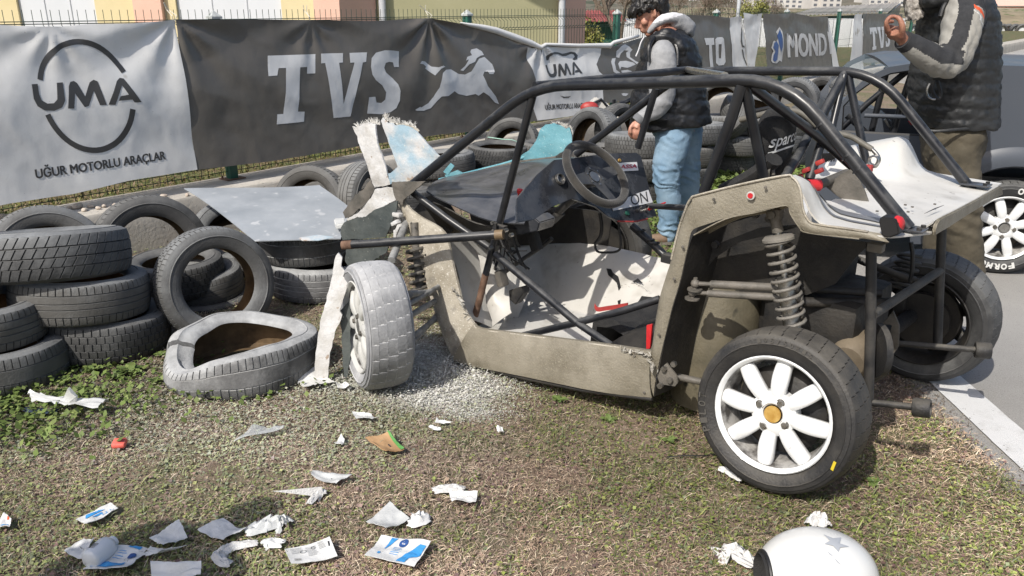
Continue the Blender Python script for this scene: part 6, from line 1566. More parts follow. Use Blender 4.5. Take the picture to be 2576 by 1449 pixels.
roofpts = [cz(2092, 290), cz(2130, 240), cz(2180, 194), cz(2235, 168), cz(2300, 158), cz(2400, 160), cz(2576, 166)]
fx = cz(2092, 300)[0]
FR = c3(2070, 340).x
outer = [(FR, .25), (FR + .02, .55), (FR, .80), (fx, .90)] + roofpts + [(x_back + .15, roofpts[-1][1] - .02), (x_back, .9), (x_back, .30)] + [(x, max(z, .22)) for x, z in arch[::-1]] + [(WCX + .6, .22)]
win = [cz(2116, 331), cz(2120, 266), cz(2150, 234), cz(2195, 202), cz(2240, 183), cz(2300, 174), cz(2440, 174), cz(2455, 200), cz(2440, 344), cz(2316, 342)]
near = poly_holes(outer, [win], 0, 'car', "side_panel")
far = poly_holes([(x, z) for x, z in outer], [win], Y(1.5), 'car', "side_panel")
m = MB(); m.grid([[Vector((x, Y(-.002 + 1.5 * t), z + .02 * math.sin(math.pi * t))) for t in np.linspace(0, 1, 10)] for x, z in roofpts[3:] + [(x_back + .15, roofpts[-1][1] - .02)]]); cpart(m, "roof", M['car'], thick=.02)
m = MB(); m.grid([[Vector((x, Y(1.5 * t), z + .06 * math.sin(math.pi * t))) for t in np.linspace(0, 1, 10)] for x, z in ((fx, .90), (FR, .80), (FR + .02, .57), (FR, .25))]); cpart(m, "bonnet", M['car'], thick=.02)
m = MB(); m.grid([[Vector((x, Y(.03 + 1.44 * t), z)) for t in np.linspace(0, 1, 6)] for x, z in roofpts[:4]]); cpart(m, "windscreen", M['glass'], fix=False)
m = MB(); m.add([(p[0], Y(1.49), p[1]) for p in win], [tuple(range(len(win)))]); cpart(m, "window", M['glass'], smooth=False, fix=False)
m = MB(); m.tube([Vector((p[0], Y(-.004), p[1])) for p in win[:-1]] , .011, 6, cap=True); m.tube([Vector((p[0], Y(-.006), p[1])) for p in (win[-3], win[-2], win[-1], win[0])], .013, 6); cpart(m, "window_seal", M['trim'], fix=False)
m = MB(); m.prism([(p[0], Y(.9), p[1]) for p in (cz(2114, 300), cz(2170, 296), cz(2240, 318), cz(2290, 345), cz(2300, 420), cz(2114, 420))], (0, Y(.45), 0)); cpart(m, "dashboard", M['car'], bevel=.02)
m = MB(); m.box((WCX + .3, Y(.75), .45), (1.2, 1.3, .3)); cpart(m, "interior_floor", M['trim'], smooth=False)
for pts in (((2110, 330), (2180, 262), (2290, 172)), ((2232, 170), (2200, 300), (2170, 420)), ((2300, 165), (2265, 268), (2230, 400)), ((2130, 290), (2230, 380))):
    m = MB(); m.tube([c3(*p, .35) for p in pts], .021, 10); cpart(m, "roll_cage_tube", M['black_paint'], fix=False)
m = MB(); m.cyl(c3(2288, 310, .6), c3(2300, 303, .6), .02, 10); cpart(m, "red_switch", M['red'])
m = MB(); m.tube([c3(*p, .5) for p in ((2225, 300), (2245, 330), (2262, 380))], .008, 6); cpart(m, "gear_rod", M['steel'])
# flared arch
m = MB(); rows = []
for a in np.linspace(-16, 196, 40):
    row = []
    for r_, o in ((.372, -.06), (.380, .015), (.395, .045), (.44, .048), (.49, .032), (.525, .008), (.535, -.004)):
        row.append(Vector((WCX + r_ * math.cos(R(a)), Y(-o), .30 + r_ * math.sin(R(a)))))
    rows.append(row)
m.grid(rows); cpart(m, "wheel_arch", M['car'], thick=.004)
m = MB(); m.lathe([(-.30, .37), (-.02, .385), (.0, .385)], axis_M((WCX, Y(.0), .30), (0, NEAR, 0)), 40); cpart(m, "arch_liner", M['trim'])
m = MB(); m.grid([[Vector((x, Y(-.001 - d), z)) for d, z in ((0, .972), (.012, .962), (.012, .955), (0, .945))] for x in np.linspace(x_back + .05, WCX + .9, 6)]); cpart(m, "body_crease", M['car'])
fc = c3(2542, 313); m = MB(); m.lathe([(0, .034), (.004, .034), (.006, .028), (.003, .026), (.008, .016), (.010, 0)], axis_M(Vector((fc.x, Y(-.002), fc.z)), (0, NEAR, 0)), 22); cpart(m, "filler_cap", M['arm'])
m = MB(); m.box((fc.x, Y(-.012), fc.z), (.018, .006, .004)); cpart(m, "cap_slot", M['steel'])
cw, CM = wheel(Vector((WCX, Y(-.005), .298)), Vector((0, NEAR, 0)), .3, M['wheel_white'], .006, [M['rubber'], M['rubber'], M['rubber']], Ro=.298, nb=44, pattern='rib', parent=car, lug='arm')
CMu = axis_M(Vector((WCX, Y(-.005), .298)), Vector((0, NEAR, 0)))
wl = mat("white_tyre_lettering", (.62, .62, .60), rough=.7)
sg = 1 if True else -1
me_t = [("FORMULA", R(236), R(-16.5)), ("OUR", R(22), R(14))]
def tyre_word(txt, a_c, step, rad, top):
    """raised letters round the sidewall: a is measured clockwise as seen from outside, 0 at the top"""
    bm = bmesh.new(); n_ = Vector((0, NEAR, 0)); right = Vector((-1, 0, 0)) if True else None
    vr = (C_INV.to_3x3() @ Vector((1, 0, 0))); right = Vector((1 if vr.x > 0 else -1, 0, 0)); c0 = Vector((WCX, Y(-.0165), .298))
    n = len(txt)
    for i, ch in enumerate(txt):
        me = text_mesh(ch, .05); a = a_c + (i - (n - 1) / 2) * step
        rad_v = right * math.sin(a) + Vector((0, 0, math.cos(a))); tan_v = right * math.cos(a) - Vector((0, 0, math.sin(a)))
        if not top: up_v, x_v = -rad_v, -tan_v
        else: up_v, x_v = rad_v, tan_v
        for v in me.vertices: v.co = c0 + rad_v * rad + x_v * (v.co.x - .5) * .034 + up_v * (v.co.y - .5) * .036
        bm.from_mesh(me); bpy.data.meshes.remove(me)
    me = bpy.data.meshes.new("tyre_lettering"); bm.to_mesh(me); bm.free(); me.materials.append(wl)
    link(bpy.data.objects.new("tyre_lettering", me), cw)
tyre_word("FORMUL", R(186), R(9.6), .245, True)
tyre_word("OUR", R(20), R(9.6), .245, True)
# moulded words on the buggy's rear tyre
def mould_word(txt, a_c, step, rad, size, top=True):
    bm = bmesh.new(); n = len(txt); rr_ = (Mup.to_3x3() @ Vector((1, 0, 0))).normalized(); upv = (Mup.to_3x3() @ Vector((0, 0, 1))).normalized()
    camdir = B_INV.to_3x3() @ Vector((1, 0, 0)); right = rr_.cross(upv); right = right if right.dot(camdir) > 0 else -right; c0 = rl + rr_ * .0105
    for i, ch in enumerate(txt):
        if ch == ' ': continue
        me = text_mesh(ch, .02); a = a_c + (i - (n - 1) / 2) * step
        rv = right * math.sin(a) + upv * math.cos(a); tv = right * math.cos(a) - upv * math.sin(a)
        if not top: u_, x_ = -rv, -tv
        else: u_, x_ = rv, tv
        for v in me.vertices: v.co = c0 + rv * rad + x_ * (v.co.x - .5) * size * .7 + u_ * (v.co.y - .5) * size
        bm.from_mesh(me); bpy.data.meshes.remove(me)
    me = bpy.data.meshes.new("tyre_lettering"); bm.to_mesh(me); bm.free(); me.materials.append(low); link(bpy.data.objects.new("tyre_lettering", me), w1)
mould_word("195/50R15", R(2), R(5), .258, .017); mould_word("PILOT", R(255), R(7), .25, .028, True)
# ------------------------------------------------------------------ people
def organic(name, build, voxel, mt, parent, smooth_it=6, disp=None, angle=180, fmat=None):
    """many overlapping closed shapes fused into one continuous skin"""
    m = MB(); build(m); o = m.build(name, mt, parent)
    md = o.modifiers.new("r", 'REMESH'); md.mode = 'VOXEL'; md.voxel_size = voxel
    if smooth_it:
        s = o.modifiers.new("s", 'SMOOTH'); s.iterations = smooth_it; s.factor = .5
    bake(o); me = o.data
    if not me.materials: 
        for q in (mt if isinstance(mt, (list, tuple)) else [mt]): me.materials.append(q)
    if disp:
        nrm = [v.normal.copy() for v in me.vertices]
        for v, n in zip(me.vertices, nrm):
            d = disp(v.co, n); v.co = v.co + (d if isinstance(d, Vector) else n * d)
    if fmat:
        for p in me.polygons: p.material_index = fmat(p.center)
    me.polygons.foreach_set("use_smooth", [True] * len(me.polygons)); me.update()
    return o
def limb(m, pts, rs, n=14):
    pts = [Vector(p) for p in pts]
    q = catmull(pts, 4); r_ = [interp(range(len(rs)), rs, i / 4) for i in range(len(q))]
    m.tube(q, rs[0], n, rs=r_); m.sphere(pts[0], rs[0], 12); m.sphere(pts[-1], rs[-1], 12)
def finger(m, pts, r0, r1):
    k = len(pts); limb(m, pts, [r0 + (r1 - r0) * i / (k - 1) for i in range(k)], 8)

# --- the young man looking down
YM = Vector((1.12, 5.62, 0))
ym = thing("person", "dark-haired man in black quilted vest over grey hoodie and light jeans, looking down", "person", YM)
ym_i = Matrix.Translation(-YM)
def y3(px, py, y): return ym_i @ AT(px, py, y)
def yp(x, y, yy): return y3(*zP(x, y), yy)
HC = y3(1632, 34, 5.62)                     # middle of the skull
fw = Vector((-.86, -.10, -.50)).normalized(); up = Vector((-.50, 0, .866)); up = (up - fw * up.dot(fw)).normalized(); sd = fw.cross(up)
def hp(a, b, c): return HC + fw * a + sd * b + up * c
NS = -1 if sd.y > 0 else 1                  # sign of sd pointing to the camera
def ym_body(m):
    m.sphere(hp(-.01, 0, .02), (.095, .078, .105), 20, Matrix((fw, sd, up)).transposed().to_4x4())
    m.sphere(hp(.035, 0, -.055), (.060, .056, .072), 18, Matrix((fw, sd, up)).transposed().to_4x4())
    m.sphere(hp(.062, 0, -.112), (.024, .028, .020), 12)                        # chin
    m.tube([hp(.085, 0, .010), hp(.106, 0, -.022), hp(.116, 0, -.040)], .01, 10, rs=[.010, .012, .0145]); m.sphere(hp(.104, .012, -.044), .009, 8); m.sphere(hp(.104, -.012, -.044), .009, 8)
    for s_ in (-1, 1):
        m.tube([hp(.080, .012 * s_, .030), hp(.076, .045 * s_, .030)], .011, 8)    # brow
        m.sphere(hp(.060, .048 * s_, -.028), .026, 10)                              # cheek
        m.sphere(hp(.072, .030 * s_, .008), .0125, 10)                              # eyeball under its lid
        m.tube([hp(-.012, .077 * s_, .018), hp(-.022, .088 * s_, .008), hp(-.016, .086 * s_, -.020), hp(-.006, .076 * s_, -.034)], .008, 8, rs=[.009, .011, .009, .008])
    m.tube([hp(.088, -.02, -.070), hp(.096, 0, -.068), hp(.088, .02, -.070)], .0075, 8); m.tube([hp(.083, -.018, -.083), hp(.092, 0, -.083), hp(.083, .018, -.083)], .0085, 8)
    nb = yp(1090, 330, 5.64)
    limb(m, [hp(-.035, 0, -.04), hp(-.05, 0, -.11), nb], [.060, .060, .075])
    limb(m, [nb, yp(1120, 700, 5.64), yp(1060, 1150, 5.64)], [.10, .15, .14])
    limb(m, [nb, yp(1000, 420, 5.48), yp(985, 760, 5.42), yp(960, 1040, 5.40), yp(840, 1170, 5.38), yp(745, 1250, 5.37)], [.07, .055, .045, .042, .036, .030])
    limb(m, [nb, yp(1120, 420, 5.82), yp(1060, 800, 5.85), yp(960, 1050, 5.80), yp(840, 1200, 5.75)], [.07, .055, .045, .04, .03])
    hip = yp(1090, 1230, 5.62)
    limb(m, [hip, y3(1690, 345, 5.53), y3(1676, 450, 5.50), y3(1678, 560, 5.52), y3(1680, 600, 5.52)], [.13, .085, .06, .05, .045])
    limb(m, [hip, y3(1730, 350, 5.74), y3(1722, 450, 5.76), y3(1738, 560, 5.82), y3(1745, 585, 5.82)], [.13, .085, .06, .05, .045])
    # near hand, fingers hanging half curled
    w_ = yp(745, 1250, 5.37); k = yp(700, 1330, 5.36)
    m.tube([w_, w_.lerp(k, .5), k], .03, 12, rs=[.027, .036, .037], flat=.62)
    for i, (dx, L) in enumerate(((-.030, 1.), (-.010, 1.08), (.010, 1.0), (.028, .85))):
        b_ = k + Vector((dx, -.008 * i + .006, 0)); finger(m, [b_, b_ + Vector((-.006, -.004, -.030 * L)), b_ + Vector((.006, .002, -.055 * L)), b_ + Vector((.022, .010, -.070 * L))], .0105, .0082)
    t_ = w_.lerp(k, .35) + Vector((-.028, -.012, 0)); finger(m, [t_, t_ + Vector((-.022, -.012, -.028)), t_ + Vector((-.020, -.016, -.058))], .013, .010)
body = organic("body", ym_body, .0065, M['skin'], ym, 3)
# hair: shaggy, curls hanging over the forehead
def ym_hair(m):
    rr = random.Random(7)
    m.sphere(hp(-.035, 0, .055), (.110, .094, .105), 18, Matrix((fw, sd, up)).transposed().to_4x4())
    m.sphere(hp(-.085, 0, -.02), (.055, .075, .085), 14)
    for k in range(230):
        th = rr.uniform(-2.7, 2.7); ph = rr.uniform(-.25, 1.45)
        d = Vector((math.cos(th) * math.cos(ph), math.sin(th) * math.cos(ph), math.sin(ph)))
        a, b_, c_ = d.x * .108 - .03, d.y * .092, d.z * .108 + .045
        if d.x > .35 and c_ < .035: continue
        if abs(d.y) > .5 and d.x > -.2 and c_ < .03: continue
        p = hp(a, b_, c_); q = (hp(a * 1.16 + rr.uniform(-.02, .035), b_ * 1.14 + rr.uniform(-.02, .02), c_ * 1.05 - rr.uniform(.0, .05)))
        m.tube([p, p.lerp(q, .5) + Vector((rr.uniform(-.012, .012), rr.uniform(-.012, .012), rr.uniform(-.003, .014))), q], .012, 6, rs=[.019, .014, .005])
    for k in range(26):
        b_ = rr.uniform(-.075, .075); p = hp(.075, b_, .085); q = hp(.105 + rr.uniform(-.01, .012), b_ * 1.1 + rr.uniform(-.01, .01), .040 + rr.uniform(-.022, .02))
        m.tube([p, p.lerp(q, .5) + fw * .012, q], .012, 6, rs=[.017, .012, .004])
organic("hair", ym_hair, .006, M['hair'], ym, 2, disp=lambda c, n: .005 * fbm(c.x * 55, c.y * 55, c.z * 25, 3) )
for s_ in (-1, 1):
    m = MB(); m.sphere(hp(.0835, .030 * s_, .004), (.004, .009, .003), 10, Matrix((fw, sd, up)).transposed().to_4x4()); m.build("eye", M['hair'], ym)
    m = MB(); m.tube([hp(.089, .016 * s_, .041), hp(.090, .034 * s_, .045), hp(.078, .054 * s_, .038)], .0045, 6, rs=[.003, .005, .003]); m.build("eyebrow", M['hair'], ym)
def quilt(pitch, amp, org, dirv, xs_=None):
    dirv = Vector(dirv).normalized()
    def f(c, n):
        t = (c - org).dot(dirv) / pitch
        t += .13 * fbm(c.x * 3, c.y * 3, c.z * 1.5, 2)
        d = amp * (abs(math.sin(math.pi * t)) ** .45 - .75)
        if xs_:
            u = (c.x - org.x) / xs_; d += amp * .5 * (abs(math.sin(math.pi * u)) ** .4 - .8)
        return d + .007 * fbm(c.x * 13, c.y * 13, c.z * 26, 3) + .004 * fbm(c.x * 40 + 9, c.y * 40, c.z * 60, 2)
    return f
def ym_vest(m):
    rows = []
    # outline of the torso measured row by row: front edge, back edge, half width across
    for (fx_, fy, bx_, by, w) in (((905, 330, 1190, 300, .11)), ((840, 370, 1300, 390, .20)), ((770, 500, 1365, 520, .20)), ((740, 620, 1400, 640, .215)), ((705, 760, 1410, 760, .22)), ((680, 900, 1440, 900, .225)), ((640, 1060, 1468, 1030, .23)), ((632, 1200, 1490, 1170, .235)), ((650, 1345, 1500, 1262, .23))):
        a = yp(fx_, fy, 5.62); b_ = yp(bx_, by, 5.62); c = (a + b_) / 2; h = (b_ - a) / 2; row = []
        for k in range(40):
            t = 2 * math.pi * k / 40; ct, st = math.cos(t), math.sin(t)
            row.append(c - h * (abs(ct) ** .85 * (1 if ct > 0 else -1)) * .97 + Vector((0, w * (abs(st) ** .9) * (1 if st > 0 else -1), 0)))
        rows.append(row)
    m.grid(rows, close_v=True); n = len(m.v); m.f.append(tuple(range(39, -1, -1))); m.m.append(0); m.f.append(tuple(range(n - 40, n))); m.m.append(0)
_v = ym_vest
def ym_vest2(m):
    _v(m); limb(m, [yp(900, 400, 5.47), yp(1000, 370, 5.45), yp(1110, 400, 5.46), yp(1180, 520, 5.44)], [.035, .045, .05, .05], 12)
organic("vest", ym_vest2, .011, M['vest'], ym, 5, disp=quilt(.098, .013, yp(1100, 830, 5.6), (.10, 0, 1)))
def ym_sleeve(m):
    limb(m, [yp(1005, 480, 5.47), yp(985, 580, 5.41), yp(985, 760, 5.40), yp(985, 960, 5.39), yp(925, 1110, 5.38), yp(830, 1180, 5.375), yp(760, 1222, 5.37)], [.058, .092, .097, .088, .078, .060, .044], 18)
organic("sleeve", ym_sleeve, .009, M['hoodie'], ym, 4, disp=lambda c, n: .006 * fbm(c.x * 9, c.y * 9, c.z * 16, 3) + .004 * math.sin(c.z * 70 + 6 * fbm(c.x * 6, 0, c.z * 6)) * max(0, 1 - abs(c.z - 1.0) * 7))
m = MB(); a, b_ = yp(770, 1210, 5.372), yp(722, 1262, 5.37); m.tube([a, a.lerp(b_, .5), b_], .045, 18, rs=[.047, .043, .039]); m.build("cuff", mat("grey_ribbed_cuff", (.16, .165, .175), rough=.95, scale=60), ym)
def ym_sleeve2(m): limb(m, [yp(1100, 450, 5.84), yp(1060, 800, 5.88), yp(960, 1050, 5.83), yp(850, 1190, 5.78)], [.08, .09, .08, .05], 14)
organic("sleeve", ym_sleeve2, .014, M['hoodie'], ym, 4)
def ym_hood(m):
    limb(m, [yp(850, 325, 5.50), yp(930, 240, 5.50), yp(1050, 185, 5.52), yp(1190, 215, 5.58), yp(1262, 290, 5.63), yp(1150, 250, 5.76), yp(1000, 220, 5.76), yp(860, 320, 5.70)], [.018, .028, .036, .044, .046, .042, .034, .018], 14)
    limb(m, [yp(1120, 225, 5.56), yp(1240, 290, 5.60), yp(1290, 345, 5.62)], [.045, .055, .026], 14)
    limb(m, [yp(1050, 235, 5.64), yp(1200, 275, 5.64)], [.05, .055], 14)
organic("hood", ym_hood, .008, [M['hoodie'], M['hood_lining']], ym, 4, disp=lambda c, n: .006 * fbm(c.x * 16, c.y * 12, c.z * 16, 3), fmat=lambda c: 1 if (c - yp(1030, 190, 5.56)).dot(Vector((-.25, 0, 1)).normalized()) > -.004 and c.x < yp(1205, 0, 5.56).x else 0)
m = MB(); m.tube(catmull([yp(*q, 5.45) for q in ((800, 380), (765, 440), (740, 520), (712, 585))], 4), .005, 6); m.build("drawstring", M['hood_lining'], ym)
# armhole piping
m = MB(); m.tube(catmull([yp(850, 640, 5.36), yp(850, 480, 5.38), yp(910, 385, 5.44), yp(990, 352, 5.48), yp(1080, 400, 5.45), yp(1140, 520, 5.40), yp(1140, 680, 5.37)], 6), .013, 8); m.build("armhole_trim", M['vest'], ym)
def ym_jeans(m):
    limb(m, [yp(1060, 1230, 5.6), yp(1120, 1290, 5.66)], [.15, .15], 18)
    limb(m, [y3(1694, 318, 5.54), y3(1693, 360, 5.51), y3(1680, 410, 5.50), y3(1676, 450, 5.50), y3(1683, 500, 5.51), y3(1682, 550, 5.52), y3(1680, 590, 5.52)], [.140, .120, .106, .095, .085, .075, .066], 20)
    limb(m, [y3(1720, 330, 5.74), y3(1722, 400, 5.76), y3(1725, 450, 5.77), y3(1736, 520, 5.80), y3(1745, 580, 5.82)], [.135, .112, .10, .088, .075], 18)
def jean_fold(c, n):
    k = fbm(c.x * 5 + 3, c.y * 5, c.z * 9, 3)
    d = .008 * k
    for z0, w, a in ((.50, .10, .010), (.12, .09, .013), (.78, .06, .006)):
        d += a * .55 * math.exp(-((c.z - z0) / w) ** 2) * math.sin((c.z * 1.0 + c.x * .6 + c.y * .3) * 80 + 9 * k)
    return d
organic("jeans", ym_jeans, .009, M['jeans'], ym, 4, disp=jean_fold)
def ym_shoe(x, yy, py, m):
    a = y3(x, py, yy); a.z = 0
    m.tube([a + Vector((.06, .02, .055)), a + Vector((-.02, 0, .05)), a + Vector((-.12, -.02, .042)), a + Vector((-.19, -.03, .035))], .05, 14, rs=[.042, .046, .044, .030], flat=.9); m.sphere(a + Vector((.055, .02, .06)), (.045, .04, .05), 12); m.tube([a + Vector((.04, .01, .06)), a + Vector((.03, .01, .12))], .045, 12)
organic("shoe", lambda m: ym_shoe(1672, 5.50, 600, m), .008, M['shoe'], ym, 2, disp=lambda c, n: Vector((0, 0, max(0, .012 - c.z))))
organic("shoe", lambda m: ym_shoe(1745, 5.82, 590, m), .008, M['shoe'], ym, 2, disp=lambda c, n: Vector((0, 0, max(0, .012 - c.z))))
m = MB(); a = y3(1672, 600, 5.5); a.z = .012; m.prism([a + Vector(q) for q in ((.10, -.03, 0), (.10, .06, 0), (-.10, .035, 0), (-.22, .0, 0), (-.235, -.04, 0), (-.20, -.075, 0), (-.08, -.065, 0))], (0, 0, .022)); m.build("shoe_sole", M['sole'], ym, bevel=.004)

# --- the bearded man with the raised hand
BM = Vector((2.55, 4.50, 0))
bm_o = thing("person", "bearded man in charcoal quilted vest and olive trousers holding up his hand", "person", BM)
bm_i = Matrix.Translation(-BM)
def q3(px, py, y): return bm_i @ AT(px, py, y)
def rp3(x, y, yy): return q3(*zR(x, y), yy)
H2 = q3(2322, -42, 4.52); f2 = Vector((-.93, -.05, -.35)).normalized(); u2 = Vector((-.35, 0, .93)); u2 = (u2 - f2 * u2.dot(f2)).normalized(); s2 = f2.cross(u2)
def h2(a, b, c): return H2 + f2 * a + s2 * b + u2 * c
R2 = Matrix((f2, s2, u2)).transposed().to_4x4()
def bm_body(m):
    m.sphere(h2(-.01, 0, .02), (.098, .080, .108), 20, R2); m.sphere(h2(.035, 0, -.055), (.062, .056, .074), 18, R2)
    m.tube([h2(.088, 0, .010), h2(.110, 0, -.022), h2(.118, 0, -.042)], .01, 10, rs=[.010, .013, .016])
    for s_ in (-1, 1):
        m.tube([h2(.082, .012 * s_, .030), h2(.078, .045 * s_, .030)], .011, 8); m.sphere(h2(.060, .048 * s_, -.028), .026, 10); m.sphere(h2(.074, .030 * s_, .008), .0125, 10)
        m.tube([h2(-.012, .079 * s_, .018), h2(-.022, .09 * s_, .008), h2(-.010, .078 * s_, -.034)], .008, 8, rs=[.009, .011, .008])
    nb = rp3(1050, 0, 4.55); limb(m, [h2(-.035, 0, -.04), h2(-.05, 0, -.11), nb], [.062, .062, .08]); limb(m, [nb, rp3(1060, 600, 4.55), rp3(1060, 1250, 4.55)], [.10, .14, .14])
    limb(m, [nb, rp3(1160, 130, 4.38), rp3(1100, 400, 4.30), rp3(980, 690, 4.26), rp3(720, 590, 4.20), rp3(500, 450, 4.14)], [.07, .055, .047, .044, .038, .032])
    limb(m, [nb, rp3(1080, 200, 4.72), rp3(1020, 600, 4.75), rp3(900, 900, 4.70)], [.07, .05, .045, .035])
    hip = q3(2400, 330, 4.52); limb(m, [hip, q3(2405, 420, 4.44), q3(2425, 560, 4.42), q3(2442, 690, 4.42)], [.13, .08, .055, .045]); limb(m, [hip, q3(2380, 420, 4.64), q3(2375, 560, 4.66), q3(2370, 690, 4.68)], [.13, .08, .055, .045])
    # raised hand, thumb and forefinger meeting
    w_ = rp3(490, 440, 4.14)
    pk = rp3(395, 330, 4.13)
    m.tube([w_, w_.lerp(pk, .5), pk], .03, 14, rs=[.031, .040, .044], flat=.75)
    def fg(pts, r0, r1): finger(m, [rp3(x, y, yy) for x, y, yy in pts], r0, r1)
    fg([(330, 330, 4.12), (305, 250, 4.105), (345, 185, 4.10), (405, 180, 4.10), (430, 205, 4.10)], .0125, .0095)     # forefinger curled over
    fg([(335, 350, 4.14), (300, 290, 4.135), (320, 235, 4.14), (375, 235, 4.145)], .0125, .010)
    fg([(345, 380, 4.155), (308, 335, 4.155), (330, 290, 4.165), (380, 290, 4.17)], .012, .0095)
    fg([(360, 410, 4.17), (325, 380, 4.175), (345, 345, 4.185), (385, 340, 4.19)], .0112, .009)
    fg([(470, 390, 4.10), (480, 300, 4.075), (460, 225, 4.075), (432, 190, 4.085)], .0175, .0115)                     # thumb
organic("body", bm_body, .0062, M['skin_dark'], bm_o, 2)
def bm_beard(m):
    rr = random.Random(3); m.sphere(h2(.062, 0, -.085), (.048, .055, .058), 14, R2)
    for k in range(150):
        a = rr.uniform(-1.2, 1.2); z = rr.uniform(-.14, -.045); p = h2(.03 + .055 * math.cos(a), .062 * math.sin(a), z); q = p + f2 * rr.uniform(.0, .02) + Vector((rr.uniform(-.01, .01), rr.uniform(-.01, .01), -rr.uniform(.015, .045)))
        m.tube([p, p.lerp(q, .5) + f2 * .006, q], .01, 5, rs=[.012, .009, .003])
organic("beard", bm_beard, .006, M['beard'], bm_o, 1, disp=lambda c, n: .004 * fbm(c.x * 70, c.y * 70, c.z * 40, 2))
organic("hair", lambda m: (m.sphere(h2(-.035, 0, .05), (.105, .09, .10), 16, R2), m.sphere(h2(-.08, 0, -.02), (.05, .07, .07), 12)), .009, M['beard'], bm_o, 2, disp=lambda c, n: .006 * fbm(c.x * 50, c.y * 50, c.z * 30, 3))
def bm_vest(m):
    rows = []
    for (fx_, fy, bx_, by, w) in ((830, -90, 1290, -95, .12), (760, -50, 1390, -30, .17), (700, 60, 1430, 60, .21), (690, 200, 1455, 180, .225), (688, 380, 1468, 360, .23), (660, 560, 1470, 540, .235), (615, 760, 1468, 740, .24), (590, 960, 1462, 940, .24), (600, 1150, 1462, 1130, .24), (640, 1370, 1462, 1352, .235)):
        a = rp3(fx_, fy, 4.54); b_ = rp3(bx_, by, 4.54); c = (a + b_) / 2; h = (b_ - a) / 2; row = []
        for k in range(40):
            t = 2 * math.pi * k / 40; ct, st = math.cos(t), math.sin(t)
            row.append(c - h * (abs(ct) ** .85 * (1 if ct > 0 else -1)) * .98 + Vector((0, w * (abs(st) ** .9) * (1 if st > 0 else -1), 0)))
        rows.append(row)
    m.grid(rows, close_v=True); n = len(m.v); m.f.append(tuple(range(39, -1, -1))); m.m.append(0); m.f.append(tuple(range(n - 40, n))); m.m.append(0)
    limb(m, [rp3(720, 20, 4.54), rp3(850, -40, 4.40), rp3(1100, -70, 4.42), rp3(1000, -60, 4.68), rp3(760, 0, 4.6)], [.05, .06, .06, .06, .05])
organic("vest", bm_vest, .0095, M['vest_grey'], bm_o, 4, disp=quilt(.0625, .0075, rp3(1060, 480, 4.54), (0, 0, 1), .11))
m = MB(); m.tube(catmull([rp3(640, 1385, 4.40), rp3(820, 1420, 4.31), rp3(1100, 1400, 4.30), rp3(1350, 1372, 4.36), rp3(1462, 1350, 4.5)], 5), .008, 8); m.build("vest_hem", M['vest_grey'], bm_o)
m = MB(); m.tube(catmull([rp3(*q, 4.285) for q in ((775, 905), (745, 970), (755, 1040), (800, 1072), (835, 1075))], 4), .005, 6); m.build("pocket_zip", M['steel'], bm_o)
m = MB(); m.tube(catmull([rp3(*q, 4.30) for q in ((820, 870), (800, 960), (835, 1050), (880, 1060), (890, 990), (860, 880))], 4), .010, 6); m.build("pocket_edge", M['vest'], bm_o)
m = MB(); m.tube(catmull([rp3(890, 180, 4.33), rp3(930, 60, 4.34), rp3(1010, -20, 4.36), rp3(1180, -60, 4.36), rp3(1310, 0, 4.34), rp3(1372, 130, 4.30), rp3(1345, 270, 4.28)], 6), .012, 8); m.build("armhole_trim", M['trim'], bm_o)
ARM = [rp3(1150, 90, 4.33), rp3(1130, 250, 4.29), rp3(1085, 450, 4.26), rp3(985, 660, 4.24), rp3(820, 650, 4.20), rp3(650, 545, 4.17), rp3(525, 462, 4.15)]
def bm_sleeve(m): limb(m, ARM, [.094, .098, .092, .084, .074, .062, .050], 20)
def arm_mat(c):
    best = (9, 0, 0)
    for i in range(len(ARM) - 1):
        a, b_ = ARM[i], ARM[i + 1]; t = max(0, min(1, (c - a).dot(b_ - a) / (b_ - a).length_squared)); p = a.lerp(b_, t); d = (c - p).length
        if d < best[0]: best = (d, i + t, c - p, (b_ - a).normalized())
    d, t, off, ax = best; n = Vector((-ax.z, 0, ax.x)); n = n if n.x > 0 or t > 3.2 else n
    n = Vector((-ax.z, 0, ax.x)).normalized()
    if n.dot(Vector((.6, 0, -.8))) < 0: n = -n
    q = off.dot(n) / .09
    lim = -.12 if t < 2.6 else .12
    if q > lim:
        e = t - (q - .3) * .35
        if t < 2.4 and .55 < e < .80: return 2
        if t < 2.4 and .92 < e < .99: return 3
        if t < .42: return 0
        return 1
    if t > 3.7 and q < -.72: return 1
    if t < 2.6 and q < -.80: return 1
    return 0
organic("sleeve", bm_sleeve, .0062, [M['shirt'], M['sleeve_grey'], M['orange'], M['white_print']], bm_o, 3,
        disp=lambda c, n: .006 * fbm(c.x * 9, c.y * 9, c.z * 9, 3) + .006 * math.sin((c - ARM[3]).dot(Vector((1, 0, -.2))) * 90 + 3 * fbm(c.x * 5, 0, c.z * 5)) * math.exp(-((c - ARM[3]).length / .13) ** 2) + .0015 * math.sin((c.x * .9 + c.z * .45) * 160) * (1 if arm_mat(c) == 1 and (c - ARM[1]).length < .34 else 0), fmat=arm_mat)
m = MB(); a, b_ = rp3(535, 470, 4.15), rp3(482, 430, 4.14); m.tube([a, b_], .05, 18, rs=[.051, .046]); m.build("cuff", M['shirt'], bm_o)
